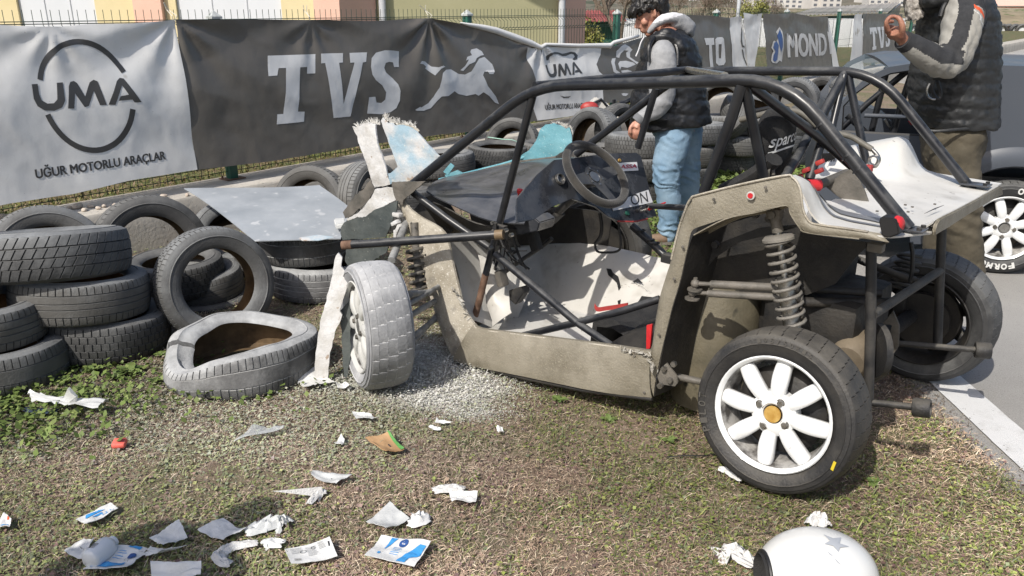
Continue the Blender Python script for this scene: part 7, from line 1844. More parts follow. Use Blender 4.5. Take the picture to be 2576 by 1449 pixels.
def bm_trousers(m):
    limb(m, [q3(2395, 335, 4.52), q3(2400, 370, 4.52)], [.165, .165], 18)
    limb(m, [q3(2402, 345, 4.47), q3(2404, 420, 4.44), q3(2415, 500, 4.42), q3(2422, 580, 4.42), q3(2430, 640, 4.42), q3(2436, 690, 4.42)], [.155, .125, .11, .10, .095, .088], 20)
    limb(m, [q3(2385, 345, 4.60), q3(2378, 420, 4.64), q3(2372, 500, 4.66), q3(2366, 600, 4.68), q3(2362, 680, 4.68)], [.15, .12, .105, .095, .085], 18)
organic("trousers", bm_trousers, .009, M['olive'], bm_o, 4, disp=lambda c, n: .010 * fbm(c.x * 6, c.y * 6, c.z * 9, 4) + .006 * math.sin((c.z + c.x * .5) * 70 + 4 * fbm(c.x * 4, 1, c.z * 4)) * math.exp(-((c.z - .5) / .14) ** 2))
for (px, yy) in ((2440, 4.42), (2362, 4.68)):
    a = q3(px, 700, yy); a.z = 0
    organic("shoe", lambda m: (m.tube([a + Vector((.06, .02, .05)), a + Vector((-.05, 0, .05)), a + Vector((-.18, -.02, .035))], .05, 14, rs=[.042, .046, .032]), m.tube([a + Vector((.04, .01, .06)), a + Vector((.03, .01, .12))], .045, 12)), .010, M['shoe'], bm_o, 2, disp=lambda c, n: Vector((0, 0, max(0, .008 - c.z))))
# somebody standing just outside the left of the picture, whose shadow reaches the litter
by = thing("person", "bystander in dark clothes left of the picture, seen only by the shadow on the grass", "person", (-1.76, .96, 0), (0, 0, R(-35)))
def by_body(m):
    m.sphere((0, 0, 1.63), (.09, .078, .115), 16); limb(m, [(0, 0, 1.55), (0, 0, 1.45)], [.055, .07])
    limb(m, [(0, 0, 1.38), (0, 0, 1.15), (0, 0, .95)], [.15, .15, .15]); limb(m, [(-.17, 0, 1.38), (.17, 0, 1.38)], [.08, .08])
    for s_ in (-1, 1):
        limb(m, [(.2 * s_, 0, 1.38), (.25 * s_, .02, 1.1), (.20 * s_, .14, .95)], [.06, .05, .04]); limb(m, [(.09 * s_, 0, .92), (.11 * s_, 0, .5), (.12 * s_, 0, .08)], [.095, .07, .05]); m.tube([(.12 * s_, -.06, .04), (.12 * s_, .18, .035)], .042, 10)
organic("body", by_body, .02, M['shirt'], by, 4)
# ------------------------------------------------------------------ litter on the grass
M['dark_rag'] = mat("dark_blue_rag", (.012, .022, .045), (.03, .05, .08), rough=.9, scale=20, bump=.6)
LG = "first-aid litter scattered on the grass"
def paper(name, pts, label, mt='paper', crumple=.004, lift=.006, n=14, cat="paper", thick=.0014, seed=0, heights=None, prints=None, ragged=.0, group=LG):
    """four corners measured on the ground (near-left, near-right, far-right, far-left)"""
    hs = heights or (0, 0, 0, 0)
    P_ = [G(*p, lift + h) for p, h in zip(pts, hs)]; c = sum(P_, Vector()) / 4; c.z = 0
    def pos(u, v, extra=0.):
        e = ragged * fbm(u * 9 + seed, v * 9, seed)
        p = P_[0].lerp(P_[1], u).lerp(P_[3].lerp(P_[2], u), v); q = (P_[1] - P_[0]).normalized(); w = (P_[3] - P_[0]).normalized()
        edge = (min(u, 1 - u, v, 1 - v) < .02)
        p = p + (q * e + w * e if edge else Vector())
        p.z += crumple * (1.7 * fbm(u * 1.7 + seed, v * 1.7, seed, 2) + .8 * abs(fbm(u * 4 + seed, v * 4, 3, 3))) + .014 + .012 * ((u - .5) * math.cos(seed * 2.) + (v - .5) * math.sin(seed * 2.)) ** 2 * 3 + extra
        p.z = max(p.z, .012 + extra)
        return p - c
    m = MB(); m.grid([[pos(i / n, j / n) for j in range(n + 1)] for i in range(n + 1)])
    o = m.build(name, M[mt], thick=thick, angle=60); o.location = c; tag(o, label, cat, group)
    for (pn, pm, poly) in (prints or []):
        m = MB(); pl = [Vector((a, b_, 0)) for a, b_ in poly]; bm = bmesh.new(); vs = [bm.verts.new(p) for p in pl]
        for t in tessellate_polygon([pl]):
            try: bm.faces.new([vs[i] for i in t])
            except ValueError: pass
        for ax in (0, 1):
            for k in range(1, n): bmesh.ops.bisect_plane(bm, geom=bm.verts[:] + bm.edges[:] + bm.faces[:], plane_co=[(k / n, 0, 0), (0, k / n, 0)][ax], plane_no=[(1, 0, 0), (0, 1, 0)][ax], dist=1e-5)
        for v in bm.verts: v.co = pos(v.co.x, v.co.y, thick + .0009)
        me = bpy.data.meshes.new(pn); bm.to_mesh(me); bm.free(); me.materials.append(M[pm]); link(bpy.data.objects.new(pn, me), o)
    return o, pos
def disc_poly(cx, cy, rx, ry, n=16): return [(cx + rx * math.cos(2 * math.pi * k / n), cy + ry * math.sin(2 * math.pi * k / n)) for k in range(n)]
def lines(x0, x1, y0, dy, k, h=.012, mt='ink_blue', seed=0):
    rr = random.Random(seed); return [("print_line", mt, [(x0, y0 - dy * i), (x1 - rr.uniform(0, .3) * (x1 - x0), y0 - dy * i), (x1 - rr.uniform(0, .3) * (x1 - x0), y0 - dy * i + h), (x0, y0 - dy * i + h)]) for i in range(k)]
def gauze(name, pts, w, label, seed, h=.02, mt='gauze', cat="gauze", group=LG):
    rr = random.Random(seed); P_ = catmull([G(*p, .008) for p in pts], 5); c = sum(P_, Vector()) / len(P_); c.z = 0
    m = MB(); rows = []
    for i, p in enumerate(P_):
        t = (P_[min(i + 1, len(P_) - 1)] - P_[max(i - 1, 0)]).normalized(); s_ = Vector((-t.y, t.x, 0)); row = []
        e = math.sin(math.pi * (i + .6) / (len(P_) + .2)) ** .5
        for k in range(11):
            q = (k / 10 - .5) * 2
            row.append(Vector((0, 0, .006)) + p - c + s_ * q * w * (.65 + .5 * e * (1 + .5 * fbm(i * .5 + seed, q * 2))) + Vector((0, 0, .004 + h * (1 - q * q) * e * (.5 + .5 * abs(fbm(i * .5 + seed, k * .5, 2, 3)) + .25 * math.sin(i * 1.1 + seed) * math.sin(k * 1.1)))) + t * w * .5 * fbm(i * .8, k * .9 + seed))
        rows.append(row)
    m.grid(rows); o = m.build(name, M[mt], thick=.0025, angle=35); o.location = c; return tag(o, label, cat, group)
def L4(f, *p): return [f(*q) for q in p]
paper("torn_sheet", L4(zL, (242, 205), (725, 240), (800, 196), (214, 132)), "white torn plastic sheet with an upright flap beside the left tyre stacks", 'film_milky', .012, .03, seed=3, ragged=.02, cat="plastic sheet", heights=(.0, .02, 0, .03))
m = MB(); q = [G(*zL(*p), z) for p, z in (((462, 150), .06), ((498, 72), .13), ((520, 110), .11), ((555, 135), .09), ((552, 185), .05), ((500, 180), .055))]
c = q[0].copy(); c.z = 0; m.prism([p - c for p in q], (.004, .008, 0)); o = m.build("sheet_flap", M['film_milky']); under(o, [x for x in bpy.data.objects if x.name == "torn_sheet"][0]) if False else None
o.location = c; tag(o, "pointed upright scrap of milky plastic standing on the torn sheet", "plastic scrap", LG)
gauze("blue_rag", [zL(190, 235), zL(260, 262), zL(340, 262), zL(430, 255)], .018, "dark blue rag crushed under the torn white sheet", 5, .02, 'dark_rag', "rag")
m = MB(); m.box((0, 0, .012), (.052, .046, .024), bev=.010); o = m.build("foam_block", M['coral'], subsurf=1); p = G(*zL(885, 520), 0); o.location = (p.x, p.y, .016); o.rotation_euler = (R(14), 0, R(6)); tag(o, "small rounded coral red foam block alone on the grass", "foam block")
paper("film_strip", L4(zL, (1712, 492), (2080, 400), (2088, 365), (1860, 405)), "curled strip of thin clear film above the cardboard piece", 'film', .01, .01, seed=6, cat="film")
paper("paper_scrap", L4(zL, (2452, 512), (2510, 515), (2525, 480), (2498, 445)), "small white triangular scrap left of the brown cardboard", 'paper', .006, .006, n=6, seed=7)
paper("plastic_sleeve", L4(zK, (155, 755), (335, 808), (452, 750), (160, 700)), "milky plastic sleeve with two dark dots, lying above the small cotton twist", 'film_milky', .006, .008, seed=8, cat="plastic sleeve", prints=[("dot", 'ink_black', disc_poly(.62, .45, .02, .04, 8)), ("dot", 'ink_black', disc_poly(.38, .85, .02, .04, 8))])
gauze("cotton_twist", [zK(132, 942), zK(170, 895), zK(215, 860), zK(262, 850)], .013, "small white cotton twist under the milky sleeve", 8, .02)
blue = 'ink_blue'
paper("wipe_packet", L4(zL, (560, 1060), (650, 1125), (870, 972), (820, 958)), "small white and blue sachet left of centre with a round logo", 'paper', .005, .012, seed=9, cat="sachet", prints=[("print_block", blue, [(.10, .25), (.40, .15), (.42, .55), (.30, .75), (.12, .6)]), ("round_logo", 'ink_blue', disc_poly(.55, .45, .06, .16)), ("print_block", blue, [(.72, .5), (.92, .85), (.80, .9)])] + lines(.6, .75, .8, .12, 3, .03, seed=1))
paper("wipe_packet", L4(zL, (-70, 1140), (78, 1118), (92, 1075), (40, 1022)), "white packet corner cut by the picture's left edge with an orange mark", 'paper', .005, .01, seed=10, cat="sachet", prints=[("print_block", 'orange', [(.6, .75), (.8, .85), (.75, .97), (.55, .95)]), ("print_block", blue, [(.5, .1), (.9, .2), (.9, .28), (.5, .2)])])
paper("folded_paper", L4(zL, (480, 1310), (610, 1360), (700, 1215), (620, 1212)), "folded white paper poking out under the white bottle", 'paper', .006, .008, seed=11)
# bottle
bt = thing("bottle", "small white plastic bottle lying on its side between papers", "bottle", G(*zL(740, 1270), 0)); bi = Matrix.Translation(-bt.location)
a = G(*zL(650, 1345), .045); b_ = G(*zL(835, 1190), .045); d_ = (b_ - a).normalized(); Mx = axis_M(bi @ a, d_)
L = (b_ - a).length
m = MB(); m.lathe([(-.002, 0), (0, .024), (.006, .031), (.012, .033), (L * .70, .033), (L * .80, .029), (L * .86, .018), (L * .90, .014), (L * .95, .014), (L * .95, 0)], Mx, 30); m.build("bottle_body", M['bottle'], bt)
m = MB(); m.lathe([(L * .91, .0155), (L * .93, .0175), (L * 1.0, .0175), (L * 1.01, .015), (L * 1.01, 0)], Mx, 24); m.build("bottle_cap", M['bottle'], bt)
m = MB()
for k in range(7):
    x = L * .22 + k * .0035; m.tube([Mx @ Vector((x, .0335 * math.sin(t), .0335 * math.cos(t))) for t in np.linspace(-.1, .5, 5)], .0007, 4)
m2 = m.build("barcode", M['ink_black'], bt); tag(m2, kind="stuff")
paper("wipe_packet", L4(zL, (612, 1432), (945, 1440), (1085, 1270), (850, 1270)), "large white and blue sachet right beside the bottle with a round logo", 'paper', .006, .012, seed=12, cat="sachet", prints=[("print_block", blue, [(.10, .08), (.55, .05), (.82, .10), (.80, .28), (.45, .26), (.15, .35)]), ("round_logo", 'ink_navy', disc_poly(.80, .58, .10, .13)), ("print_block", blue, [(.45, .93), (.85, .85), (.88, .97), (.5, .97)])] + lines(.35, .62, .75, .09, 4, .02, seed=2))
paper("paper_square", L4(zL, (1205, 1282), (1380, 1190), (1325, 1100), (1098, 1195)), "creased white paper square with faint marks, left of the shaded papers", 'paper', .006, .014, seed=13, ragged=.006)
paper("paper_strip", L4(zL, (1052, 1335), (1180, 1318), (1375, 1265), (1110, 1285)), "narrow torn paper strip beside the large sachet", 'paper', .005, .008, seed=14, ragged=.01)
paper("paper_square", L4(zL, (1640, 1222), (1808, 1150), (1640, 1060), (1452, 1150)), "white paper lying in the shadow at the bottom, joined by a roll", 'paper', .006, .01, seed=15)
gauze("film_roll", [zL(1800, 1150), zL(1880, 1125), zL(1980, 1090), zL(2070, 1070), zL(2105, 1090)], .028, "milky rolled dressing lying right of the shaded white paper", 16, .035, 'film_milky', "dressing")
gauze("gauze_strip", [zL(1890, 1225), zL(1760, 1245), zL(1660, 1280), zL(1600, 1320), zL(1640, 1370), zL(1700, 1380)], .018, "long twisted strip of white gauze bending back on itself", 17, .025)
gauze("paper_wad", [zL(1925, 1240), zL(1980, 1225), zL(2080, 1235)], .022, "small crumpled white wrapper above the printed card", 18, .02, 'paper', "wrapper")
pr = [("print_block", 'ink_black', [(.90, .55), (.93, .55), (.95, .78), (.92, .8)])] + lines(.10, .38, .88, .07, 5, .012, 'ink_black', 3) + lines(.42, .66, .80, .06, 9, .010, 'ink_black', 4) + lines(.70, .88, .90, .06, 6, .010, 'ink_black', 5)
for k in range(12): pr.append(("barcode_bar", 'ink_black', [(.10 + k * .012, .12), (.105 + k * .012, .12), (.105 + k * .012, .26), (.10 + k * .012, .26)]))
pr += [("print_ring", 'ink_black', ell_band((.35, .62), .07, .09, .012, 0, 350, n=14)), ("print_ring", 'ink_black', ell_band((.58, .72), .05, .07, .012, 0, 350, n=14))]
paper("printed_card", L4(zL, (2140, 1412), (2475, 1335), (2418, 1210), (2088, 1285)), "white blister card with small printed text and a hanging slot", 'paper', .002, .012, seed=19, cat="card", prints=pr)
paper("paper_sheet", L4(zL, (1115, 1560), (1480, 1500), (1478, 1360), (1115, 1415)), "white sheet cut by the bottom edge with a raised right corner", 'paper', .008, .01, seed=20, heights=(0, .01, .04, 0))
paper("paper_sheet", L4(zL, (2232, 108), (2452, 45), (2310, -40), (2172, 20)), "white crumpled sheet lying at the foot of the hanging bumper strip", 'paper', .006, .01, seed=21, ragged=.008)
paper("paper_scrap", L4(zK, (345, 105), (430, 88), (400, 60), (332, 52)), "small white scrap between the crumpled sheet and the dusty front wheel", 'paper', .004, .008, n=6, seed=22)
paper("film_scrap", L4(zK, (480, 322), (635, 332), (585, 290), (450, 282)), "pale clear scrap on the grass below the dusty front wheel", 'film_milky', .006, .008, n=8, seed=23, cat="film")
gauze("paper_twist", [zK(1020, 365), zK(1060, 385), zK(1100, 388)], .010, "tiny white paper twist under the powder spill", 24, .012, 'paper', "wrapper")
paper("paper_scrap", L4(zK, (1055, 352), (1180, 360), (1110, 338), (1070, 332)), "thin pointed white scrap beside the tiny paper twist", 'paper', .004, .006, n=6, seed=25)
paper("paper_scrap", L4(zK, (1518, 428), (1562, 425), (1550, 390), (1505, 395)), "tiny white scrap alone on the brown grass right of the powder", 'paper', .006, .006, n=6, seed=26)
paper("cardboard", L4(zK, (700, 582), (832, 545), (720, 440), (545, 458)), "curved brown cardboard piece with a green edge", 'cardboard', .004, .014, seed=27, cat="cardboard", thick=.003, prints=[("green_print", 'green_print', [(.80, .0), (1, .0), (1, 1.), (.93, 1.), (.86, .5)]), ("print_mark", 'ink_black', [(.50, .30), (.57, .30), (.57, .42), (.50, .42)])])
gauze("gauze_pad", [zK(1040, 845), zK(1110, 830), zK(1190, 825), zK(1270, 835)], .022, "long crumpled white gauze lying above the folded dressing", 28, .02)
for k, (y0, y1) in enumerate(((945, 920), (925, 885), (895, 855))):
    pass
paper("folded_dressing", L4(zK, (1180, 948), (1355, 942), (1368, 880), (1160, 868)), "pleated white dressing next to the crumpled gauze in the middle foreground", 'paper', .006, .01, seed=29, cat="dressing", prints=[("fold_line", 'gauze', [(.03, .33), (.97, .30), (.97, .33), (.03, .37)]), ("fold_line", 'gauze', [(.03, .63), (.97, .60), (.97, .64), (.03, .68)])])
paper("milky_envelope", L4(zK, (700, 1148), (872, 1062), (728, 950), (553, 1075)), "milky square envelope above the large blue sachet at the bottom", 'film_milky', .005, .012, seed=30, cat="envelope")
gauze("paper_wad", [zK(880, 1060), zK(930, 1065), zK(975, 1020)], .030, "crumpled white wad touching the milky square envelope", 31, .035, 'paper', "wrapper")
paper("wipe_packet", L4(zK, (543, 1352), (905, 1412), (1028, 1245), (665, 1185)), "largest white and blue sachet at the bottom centre with a round logo", 'paper', .004, .014, seed=32, cat="sachet",
      prints=[("round_logo", 'ink_navy', disc_poly(.52, .80, .085, .15)), ("logo_triangle", 'paper', [(.48, .76), (.56, .76), (.52, .88)]), ("print_block", blue, [(.60, .05), (.78, .05), (.80, .25), (.97, .40), (.97, .80), (.85, .82), (.68, .38)]), ("print_block", blue, [(.24, .95), (.36, .97), (.24, .50), (.22, .50)]), ("print_block", blue, disc_poly(.20, .25, .03, .06, 10))] + lines(.38, .58, .60, .07, 5, .02, seed=6))
gauze("tissue", [(1808, 1185), (1830, 1192), (1850, 1205), (1866, 1214)], .016, "crumpled white tissue against the foot of the big rear wheel", 33, .025, 'gauze', "tissue")
gauze("tissue", [(1818, 1392), (1845, 1395), (1870, 1412), (1898, 1428)], .028, "crumpled white tissue left of the white helmet", 34, .04, 'gauze', "tissue")
gauze("tissue", [(2032, 1328), (2050, 1318), (2066, 1322), (2082, 1334)], .020, "white tissue behind the top of the helmet", 35, .05, 'gauze', "tissue")
m = MB(); p0 = G(1675, 1146, .012); A = catmull([G(1678, 1150, .010), G(1720, 1146, .016), G(1765, 1146, .016), G(1800, 1142, .010)], 4); m.tube([p - p0 for p in A], .0035, 6, flat=.5); o = m.build("cable_tie", M['trim']); o.location = p0; tag(o, "black plastic cable tie on the grass left of the rear wheel", "cable tie")

# helmet
hm_c = Vector((.845, 1.845, .105))
hl = thing("helmet", "white open-face helmet with a silver star, cut by the bottom edge", "helmet", (hm_c.x, hm_c.y, 0)); hi_ = Matrix.Translation(-hl.location)
HR = Vector((.168, .135, .135))
def hs(d): return Vector((d.x * HR.x, d.y * HR.y, d.z * HR.z)) + Vector((0, 0, hm_c.z))
m = MB(); rows = []
cut = -.86
for i in range(25):
    lon = []
    x = 1 - (1 - cut) * (i / 24) ** 1.0; th = math.acos(max(-1, min(1, x)))
    for k in range(48):
        a = 2 * math.pi * k / 48; d = Vector((math.cos(th), math.sin(th) * math.cos(a), math.sin(th) * math.sin(a))); p = hs(d); p.z = max(p.z, .004); lon.append(p)
    rows.append(lon)
m.grid(rows, close_v=True); m.build("helmet_shell", M['helmet'], hl, thick=.004, angle=60)
rim = [p for p in rows[-1]]
m = MB(); m.tube(rim + [rim[0], rim[1]], .0062, 8, cap=False); m.build("rubber_trim", M['trim'], hl)
m = MB(); m.grid([[p * 1. for p in rim], [Vector((p.x - .012, p.y * .9, .115 + (p.z - .115) * .9)) for p in rim], [Vector((p.x + .02, p.y * .78, .115 + (p.z - .115) * .75)) for p in rim], [Vector((p.x + .10, p.y * .5, .115 + (p.z - .115) * .5)) for p in rim]], close_v=True); m.build("lining", M['seat'], hl)
def on_helmet(px, py, lift=.004):
    r = ray(px, py); o_ = EYE - hm_c; s_ = Vector((1 / HR.x, 1 / HR.y, 1 / HR.z)); A_ = Vector((r.x * s_.x, r.y * s_.y, r.z * s_.z)); B_ = Vector((o_.x * s_.x, o_.y * s_.y, o_.z * s_.z))
    a, b_, c_ = A_.dot(A_), 2 * A_.dot(B_), B_.dot(B_) - 1; D_ = b_ * b_ - 4 * a * c_
    if D_ < 0: return None
    t = (-b_ - math.sqrt(D_)) / (2 * a); p = EYE + r * t; n_ = (p - hm_c); return hi_ @ (p + n_.normalized() * lift)
st = [(858, 1243), (905, 1262), (945, 1258), (938, 1288), (985, 1303), (940, 1308), (932, 1330), (905, 1300), (862, 1290), (890, 1275)]
def hpoly(name, pts, mt):
    P2 = [zG(*p) for p in pts]; c = (sum(p[0] for p in P2) / len(P2), sum(p[1] for p in P2) / len(P2)); m = MB(); vs = []; K = 5
    ring = []
    for k in range(1, K + 1):
        for p in P2: q = on_helmet(c[0] + (p[0] - c[0]) * k / K, c[1] + (p[1] - c[1]) * k / K); vs.append(q)
    c3_ = on_helmet(*c); vs = [c3_] + vs; n = len(P2); fs = [(0, 1 + i, 1 + (i + 1) % n) for i in range(n)]
    for k in range(K - 1):
        for i in range(n): a = 1 + k * n + i; b_ = 1 + k * n + (i + 1) % n; fs.append((a, a + n, b_ + n, b_))
    if all(v is not None for v in vs): m.add(vs, fs); m.build(name, M[mt], hl, fix=False)
hpoly("star_print", st, 'silver')
hpoly("streak_print", [(875, 1325), (900, 1345), (905, 1352), (885, 1340)], 'silver'); hpoly("streak_print", [(910, 1358), (935, 1382), (945, 1398), (920, 1375)], 'silver')
# ------------------------------------------------------------------ weeds and ground cover
def weed(loc, seed, L, label, n=9, upright=.5, mt='leaf_fresh', w=.22):
    rr = random.Random(seed); t = thing("weed", label, "weed", loc, group="broad-leaved weeds among the tyres")
    for k in range(n):
        a = 2 * math.pi * k / n + rr.uniform(-.4, .4); l = L * rr.uniform(.6, 1.15); el = upright * rr.uniform(.5, 1.5)
        m = MB(); rows = []
        for i in range(8):
            s_ = i / 7; r_ = l * s_ * math.cos(el) ; z = l * (s_ * math.sin(el) * 1.3 - .75 * s_ * s_ * (.3 + .5 * upright)) + .004
            ww = l * w * math.sin(math.pi * min(1, s_ * .93 + .07)) ** .8 + .002
            c = Vector((math.cos(a) * r_, math.sin(a) * r_, max(z, .004))); sd_ = Vector((-math.sin(a), math.cos(a), 0))
            rows.append([c - sd_ * ww + Vector((0, 0, ww * .35)), c, c + sd_ * ww + Vector((0, 0, ww * .35 + .003 * math.sin(i * 2)))])
        m.grid(rows); m.build("leaf", M[mt], t, fix=False)
    return t
wl_ = [(zA(510, 1185), .085, "tall dock weed with upright leaves before the second tyre stack"), (zA(425, 1160), .09, "dock weed with leaves spread over the bottom tyre of the second stack"), (zA(720, 1190), .085, "long-leaved weed at the foot of the second stack's right side"), (zA(640, 1215), .07, "low flat weed between the two tall dock weeds and the crushed tyre"), (zA(345, 1240), .06, "small round-leaved weed right of the leftmost stack"), (zA(893, 1085), .05, "upright leaf rising against the second stack's lowest tyre"), (zA(70, 1380), .075, "broad weed before the leftmost stack at the picture's edge"), (zA(20, 1330), .08, "big-leaved weed cut by the left edge"), (zA(130, 1430), .06, "low weed in front of the torn white sheet's left end"), (zA(330, 1300), .055, "weed just above the torn white sheet"), (zA(460, 1290), .05, "weed touching the torn white sheet's upright flap"), (zA(1240, 1075), .04, "seedling growing inside the crushed tyre"), (zA(860, 1230), .05, "weed between the second stack and the crushed tyre"), (zK(1960, 170), .05, "weed in front of the buggy's sill"), (zK(2330, 320), .045, "small upright weed below the buggy's rear sill"), (zG(1110, 975), .04, "weed right of the big rear wheel's foot"), (zG(70, 770), .04, "weed left of the rear wheel")]
for i, (p, L, lab) in enumerate(wl_): weed(G(*p, 0), i + 1, L, lab, n=7 + i % 4, upright=.55 if L > .06 else .4)

cover_mat = bpy.data.materials.new("plant_cover"); cover_mat.use_nodes = True; _nt = cover_mat.node_tree; _p = _nt.nodes["Principled BSDF"]
_a = _nt.nodes.new("ShaderNodeAttribute"); _a.attribute_name = "col"; _nt.links.new(_a.outputs["Color"], _p.inputs["Base Color"]); _p.inputs["Roughness"].default_value = .62
_p.inputs["Specular IOR Level"].default_value = .35
rng = np.random.default_rng(11)
def vnoise(x, y, s, seed):
    """smooth value noise"""
    g = np.random.default_rng(seed).random((256, 256)); X = x * s + 100; Yv = y * s + 100; xi = np.floor(X).astype(int); yi = np.floor(Yv).astype(int); fx_ = X - xi; fy = Yv - yi
    fx_ = fx_ * fx_ * (3 - 2 * fx_); fy = fy * fy * (3 - 2 * fy); xi %= 255; yi %= 255
    return (g[xi, yi] * (1 - fx_) + g[xi + 1, yi] * fx_) * (1 - fy) + (g[xi, yi + 1] * (1 - fx_) + g[xi + 1, yi + 1] * fx_) * fy
def powder_np(x, y):
    q = np.zeros_like(x)
    for cx, cy, ax, ay, w in SPILLS:
        q += w * np.exp(-(((x - cx) / ax) ** 2 + ((y - cy) / ay) ** 2) * 1.1)
    return q
def edge_np(y): return ROAD_X0 + ROAD_SL * (y - 2.7) + np.minimum(6.5, .14 * np.maximum(0, y - 5.0) ** 2)
def in_view(x, y, margin=.25):
    dep = y * math.cos(_T) + 1.6 * math.sin(_T); return np.abs(x) < dep * .64 * (1 + 0) + margin
def sample(n, y0, y1):
    """more plants close to the camera, fewer far away"""
    y = y0 * (y1 / y0) ** rng.random(n); x = (rng.random(n) * 2 - 1) * (y * .66 + .62)
    k = (x < edge_np(y) - .02 + .05 * rng.random(n)) & (y < 6.0 + np.maximum(0, x + 2.4) * 1.1)
    return x[k], y[k]
def gz(x, y): return np.zeros_like(x) - .008
def add_mesh(name, V, F, Ccol, label, cat):
    me = bpy.data.meshes.new(name); nv = len(V); me.vertices.add(nv); me.vertices.foreach_set("co", V.astype(np.float32).ravel())
    nf, k = F.shape; me.loops.add(nf * k); me.loops.foreach_set("vertex_index", F.astype(np.int32).ravel()); me.polygons.add(nf)
    me.polygons.foreach_set("loop_start", np.arange(0, nf * k, k, dtype=np.int32)); me.polygons.foreach_set("loop_total", np.full(nf, k, dtype=np.int32))
    me.update(calc_edges=True); at = me.color_attributes.new("col", 'FLOAT_COLOR', 'POINT')
    at.data.foreach_set("color", np.concatenate([Ccol, np.ones((nv, 1))], 1).astype(np.float32).ravel()); me.materials.append(cover_mat)
    o = bpy.data.objects.new(name, me); COL.objects.link(o); return tag(o, label, cat, kind="stuff")
def pal(cols, idx): return np.array(cols)[idx]
POW = np.array([.68, .67, .64])
def dusted(c, x, y, veil=0.):
    p = np.clip(powder_np(x, y), 0, 1.2); a = np.clip(p * (.35 + .75 * rng.random(len(x))) * .95 + veil, 0, .92)[:, None]
    return c * (1 - a) + POW * a
# clover and small leaves
def leaves(n, y0, y1, size, keep, cols, label, name, tilt=.38, zr=.02):
    x, y = sample(n, y0, y1); g = .55 * vnoise(x, y, 1.6, 1) + .45 * vnoise(x, y, 6., 2); k = keep(x, y, g) > rng.random(len(x)); x, y, g = x[k], y[k], g[k]; n = len(x)
    a = rng.random(n) * 6.283; s = size * (.45 + 1.2 * rng.random(n) ** 1.8) ; t = (rng.random(n) - .3) * tilt * 2; b = (rng.random(n) - .5) * tilt * 1.6
    d1 = np.stack([np.cos(a) * np.cos(t), np.sin(a) * np.cos(t), np.sin(t)], 1); d2 = np.stack([-np.sin(a) * np.cos(b), np.cos(a) * np.cos(b), np.sin(b)], 1)
    c = np.stack([x, y, gz(x, y) + .006 + zr * rng.random(n) ** 1.5], 1)
    w = .36 + .2 * rng.random(n); S = s[:, None]; W_ = w[:, None]
    v = np.stack([c - d1 * S * .5, c - d1 * S * .05 + d2 * S * W_ + np.array([0, 0, .15]) * S, c + d1 * S * .5, c - d1 * S * .05 - d2 * S * W_ + np.array([0, 0, .15]) * S], 1).reshape(-1, 3)
    v[:, 2] = np.maximum(v[:, 2], -.012)
    F = (np.arange(n)[:, None] * 4 + np.array([[0, 1, 2], [0, 2, 3]]).reshape(1, 6)).reshape(-1, 3)
    col = pal(cols, rng.integers(0, len(cols), n)) * (.7 + .6 * rng.random((n, 1))); veil = .10 * (x < -.3) * rng.random(n) + .13 * np.clip((x + 1.2) * -.5 + .6, 0, 1) * (y > 2.6)
    col = col * (.62 + .76 * vnoise(x, y, 1.1, 5) * (.6 + .8 * vnoise(x, y, 4.5, 6)))[:, None]; col = dusted(col, x, y, veil); return add_mesh(name, v, F, np.repeat(col, 4, 0), label, "ground cover")
green = [(.14, .175, .045), (.19, .225, .055), (.23, .265, .08), (.13, .155, .06), (.26, .27, .085), (.20, .21, .10), (.17, .195, .11)]
def green_keep(x, y, g):
    base = np.clip((g - .44) * 8.0, 0, 1) * 1.2 + .04
    left = np.clip((.2 - x) * .8, 0, 1) * .42; right = np.clip(x - .1, 0, 1) * .12
    patch = np.exp(-(((x - SPILL.x) / .8) ** 2 + ((y - SPILL.y - .2) / .6) ** 2)) * .5
    return np.clip(base * .75 + left - right + patch, 0.05, 1)
leaves(115000, 1.75, 5.2, .0105, green_keep, green, "low clover and small green leaves covering the trampled verge", "clover_cover", zr=.014)
leaves(150000, 2.4, 4.3, .009, lambda x, y, g: np.clip(powder_np(x, y) * 1.1 - .12, 0, 1), green, "white-dusted leafy weeds round the front wheel", "dusted_weed_cover", zr=.035)
leaves(42000, 4.8, 9.5, .022, lambda x, y, g: np.clip((g - .35) * 4, .1, 1), green + [(.12, .17, .04)], "green weeds growing in the shade and sun behind the buggy", "far_weed_cover", zr=.03)
def patch_cover(name, px, n, rx, ry, size, label):
    p = G(*px, 0); x = p.x + rng.normal(0, rx, n); y = p.y + rng.normal(0, ry, n); k = x < edge_np(y); x, y = x[k], y[k]; n = len(x)
    a = rng.random(n) * 6.283; s = size * (.5 + rng.random(n)); t = rng.random(n) * 1.1; c = np.stack([x, y, .01 + .05 * rng.random(n)], 1)
    d1 = np.stack([np.cos(a) * np.cos(t), np.sin(a) * np.cos(t), np.sin(t)], 1); d2 = np.stack([-np.sin(a), np.cos(a), 0 * a], 1); S = s[:, None]
    v = np.stack([c - d1 * S * .5, c + d2 * S * .4, c + d1 * S * .5, c - d2 * S * .4], 1).reshape(-1, 3); F = (np.arange(n)[:, None] * 4 + np.array([[0, 1, 2], [0, 2, 3]]).reshape(1, 6)).reshape(-1, 3)
    col = pal([(.12, .17, .04), (.10, .14, .035), (.16, .20, .06)], rng.integers(0, 3, n)) * (.7 + .6 * rng.random((n, 1))); add_mesh(name, v, F, np.repeat(col, 4, 0), label, "ground cover")
patch_cover("lush_weed_patch", (1800, 458), 6000, .75, .45, .045, "bright green leafy weeds between the jeans and the black seat")
patch_cover("lush_weed_patch", (230, 985), 1300, .42, .17, .022, "green weeds at the foot of the left tyre stacks")
patch_cover("lush_weed_patch", (20, 1075), 900, .25, .14, .026, "green weeds in the lower left before the leftmost stack")
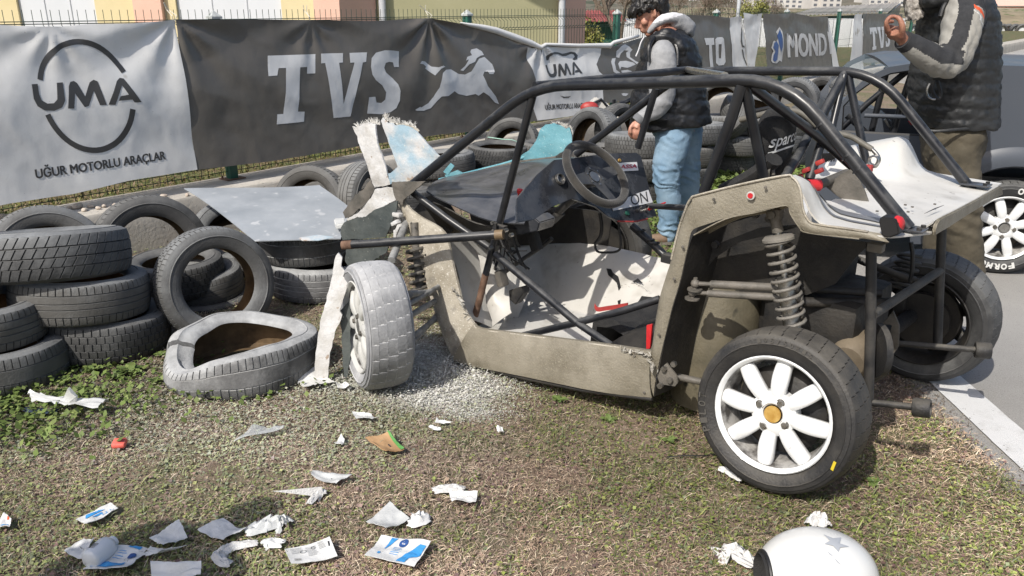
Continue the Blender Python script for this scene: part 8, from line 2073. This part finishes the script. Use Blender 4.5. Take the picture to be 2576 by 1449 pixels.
patch_cover("lush_weed_patch", (1650, 560), 4500, .5, .6, .03, "green weeds round the young man's shoe")
# dry blades and straw
def blades(n, y0, y1, L0, w0, keep, cols, label, name, lean=1.1, zmax=.03, curve=.4):
    x, y = sample(n, y0, y1); g = .55 * vnoise(x, y, 1.6, 1) + .45 * vnoise(x, y, 6., 2); k = keep(x, y, g) > rng.random(len(x)); x, y = x[k], y[k]; n = len(x)
    a = rng.random(n) * 6.283; L = L0 * (.35 + 1.1 * rng.random(n) ** 1.5); w = w0 * (.6 + .8 * rng.random(n)); el = np.abs(rng.normal(0, .25, n)) * lean
    c0 = np.stack([x, y, gz(x, y) + .002 + .012 * rng.random(n)], 1); d = np.stack([np.cos(a) * np.cos(el), np.sin(a) * np.cos(el), np.sin(el)], 1)
    cv = (rng.random(n) - .5) * 2 * curve; pr_ = np.stack([-np.sin(a), np.cos(a), 0 * a], 1)
    c1 = c0 + d * L[:, None] * .5 + pr_ * (cv * L * .25)[:, None] + np.array([0, 0, .003]); c2 = c0 + d * L[:, None] + pr_ * (cv * L)[:, None] * .1 - np.array([0, 0, 1]) * (L * .15)[:, None]
    c2[:, 2] = np.maximum(c2[:, 2], -.004); W_ = w[:, None]
    v = np.stack([c0 - pr_ * W_, c0 + pr_ * W_, c1 + pr_ * W_ * .9 + [0, 0, .001], c1 - pr_ * W_ * .9, c2], 1).reshape(-1, 3)
    b = np.arange(n)[:, None] * 5; F = (b + np.array([[0, 1, 2, 0, 2, 3, 3, 2, 4]])).reshape(-1, 3)
    col = pal(cols, rng.integers(0, len(cols), n)) * (.65 + .7 * rng.random((n, 1))) * (.60 + .72 * vnoise(x, y, 1.1, 5) * (.6 + .8 * vnoise(x, y, 4.5, 6)))[:, None]; col = dusted(col, x, y, .06 * (x < 0)); return add_mesh(name, v, F, np.repeat(col, 5, 0), label, "ground cover")
dry = [(.54, .43, .30), (.43, .325, .225), (.33, .235, .16), (.60, .50, .37), (.37, .25, .19), (.25, .17, .13)]
blades(215000, 1.75, 5.2, .030, .0008, lambda x, y, g: np.clip(1.35 - g * 1.3 + .15 * (x > 0), .25, 1) * (1 - .75 * np.clip(powder_np(x, y), 0, 1)), dry, "dry brown straw and dead stems matted over the soil", "straw_cover")
blades(30000, 1.75, 5.0, .045, .0013, lambda x, y, g: np.clip((g - .35) * 3, .08, 1), green, "short green grass blades among the clover", "grass_cover", lean=2.4)
blades(26000, 4.6, 10.5, .06, .0022, lambda x, y, g: .8 + 0 * g, dry + green, "dry and green grass farther back", "far_grass_cover", lean=2.2)
leaves(26000, 1.75, 5.0, .011, lambda x, y, g: np.clip(1.2 - g * 1.2, .2, 1), [(.17, .10, .09), (.22, .14, .11), (.14, .09, .085), (.28, .20, .14)], "dead purple-brown leaf bits between the straw", "leaf_litter_cover")
# white powder clots
x = np.concatenate([q[0] + rng.normal(0, q[2] * .75, 1200) for q in SPILLS[:6]]); y = np.concatenate([q[1] + rng.normal(0, q[3] * .75, 1200) for q in SPILLS[:6]])
n = len(x); s = .0008 + .0022 * rng.random(n) ** 3; c = np.stack([x, y, .002 + .024 * rng.random(n)], 1); D4 = np.array([[1, 0, 0], [-.5, .86, 0], [-.5, -.86, 0], [0, 0, 1.2]])
v = (c[:, None, :] + D4[None] * s[:, None, None]).reshape(-1, 3); F = (np.arange(n)[:, None] * 4 + np.array([[0, 1, 3, 1, 2, 3, 2, 0, 3]])).reshape(-1, 3)
add_mesh("powder_clots", v, F, np.repeat(np.tile(POW, (n, 1)) * (.9 + .2 * rng.random((n, 1))), 4, 0), "white extinguisher powder clotted on the leaves round the front wheel", "powder")
# verge growth behind the fence
n = 30000; u = -4 + 15 * rng.random(n) ** 1.2; o_ = -(.14 + 2.6 * rng.random(n) ** 1.5)
x = FA.x + FU.x * u + FN.x * o_; y = FA.y + FU.y * u + FN.y * o_; a = rng.random(n) * 6.283; s = .02 * (.5 + rng.random(n)); t = rng.random(n) * 1.2
c = np.stack([x, y, CURB_T - .01 + .03 * rng.random(n)], 1); d1 = np.stack([np.cos(a) * np.cos(t), np.sin(a) * np.cos(t), np.sin(t)], 1); d2 = np.stack([-np.sin(a), np.cos(a), 0 * a], 1); S = s[:, None]
v = np.stack([c - d1 * S * .5, c + d2 * S * .3, c + d1 * S, c - d2 * S * .3], 1).reshape(-1, 3); F = (np.arange(n)[:, None] * 4 + np.array([[0, 1, 2], [0, 2, 3]]).reshape(1, 6)).reshape(-1, 3)
mossy = [(.13, .15, .03), (.17, .17, .045), (.09, .11, .03), (.20, .15, .07), (.24, .17, .11), (.12, .14, .04)]
add_mesh("verge_cover", v, F, np.repeat(pal(mossy, rng.integers(0, 6, n)) * (.7 + .6 * rng.random((n, 1))), 4, 0), "mossy yellow-green growth and dead leaves behind the fence", "ground cover")
# gravel crumbs along the asphalt edge
n = 5000; y = 1.8 + 4 * rng.random(n); x = edge_np(y) + rng.normal(-.03, .07, n); s = .002 + .005 * rng.random(n) ** 3; c = np.stack([x, y, .001 + 0 * x], 1)
v = (c[:, None, :] + D4[None] * s[:, None, None]).reshape(-1, 3); F = (np.arange(n)[:, None] * 4 + np.array([[0, 1, 3, 1, 2, 3, 2, 0, 3]])).reshape(-1, 3)
add_mesh("gravel_crumbs", v, F, np.repeat(pal([(.25, .22, .19), (.14, .12, .10), (.34, .31, .27)], rng.integers(0, 3, n)), 4, 0), "fine gravel crumbs along the broken asphalt edge", "gravel")
# twigs lying about
tw_px = [(1280, 1420, 40), (1500, 1385, 30), (820, 1270, 22), (1650, 1262, 36), (1330, 1135, 30), (560, 1090, 34), (240, 1385, 34), (760, 1365, 20), (1470, 1440, 26), (2420, 1290, 30), (1935, 1330, 24), (470, 1180, 26)]
TWL = ('above the largest blue and white sachet', 'right of the largest blue and white sachet', 'under the small cotton twist', 'right of the pleated dressing', 'beside the brown cardboard', 'under the thin film strip', 'between the small sachet and the bottle', 'above the printed blister card', 'near the bottom edge right of the largest sachet', 'right of the rear wheel near the asphalt', 'between the rear wheel and the helmet', 'above the coral red block')
rr = random.Random(2)
for i, (px, py, l) in enumerate(tw_px):
    p = G(px, py, .012); a = rr.uniform(0, 3.14); L = l / 2022 * 2.7; d = Vector((math.cos(a), math.sin(a), 0)); m = MB()
    m.tube([-d * L / 2, Vector((rr.uniform(-.006, .006), rr.uniform(-.006, .006), .006)), d * L / 2], .0016, 5); o = m.build("twig", M['bark']); o.location = p; tag(o, "dry twig on the grass " + TWL[i], "twig")
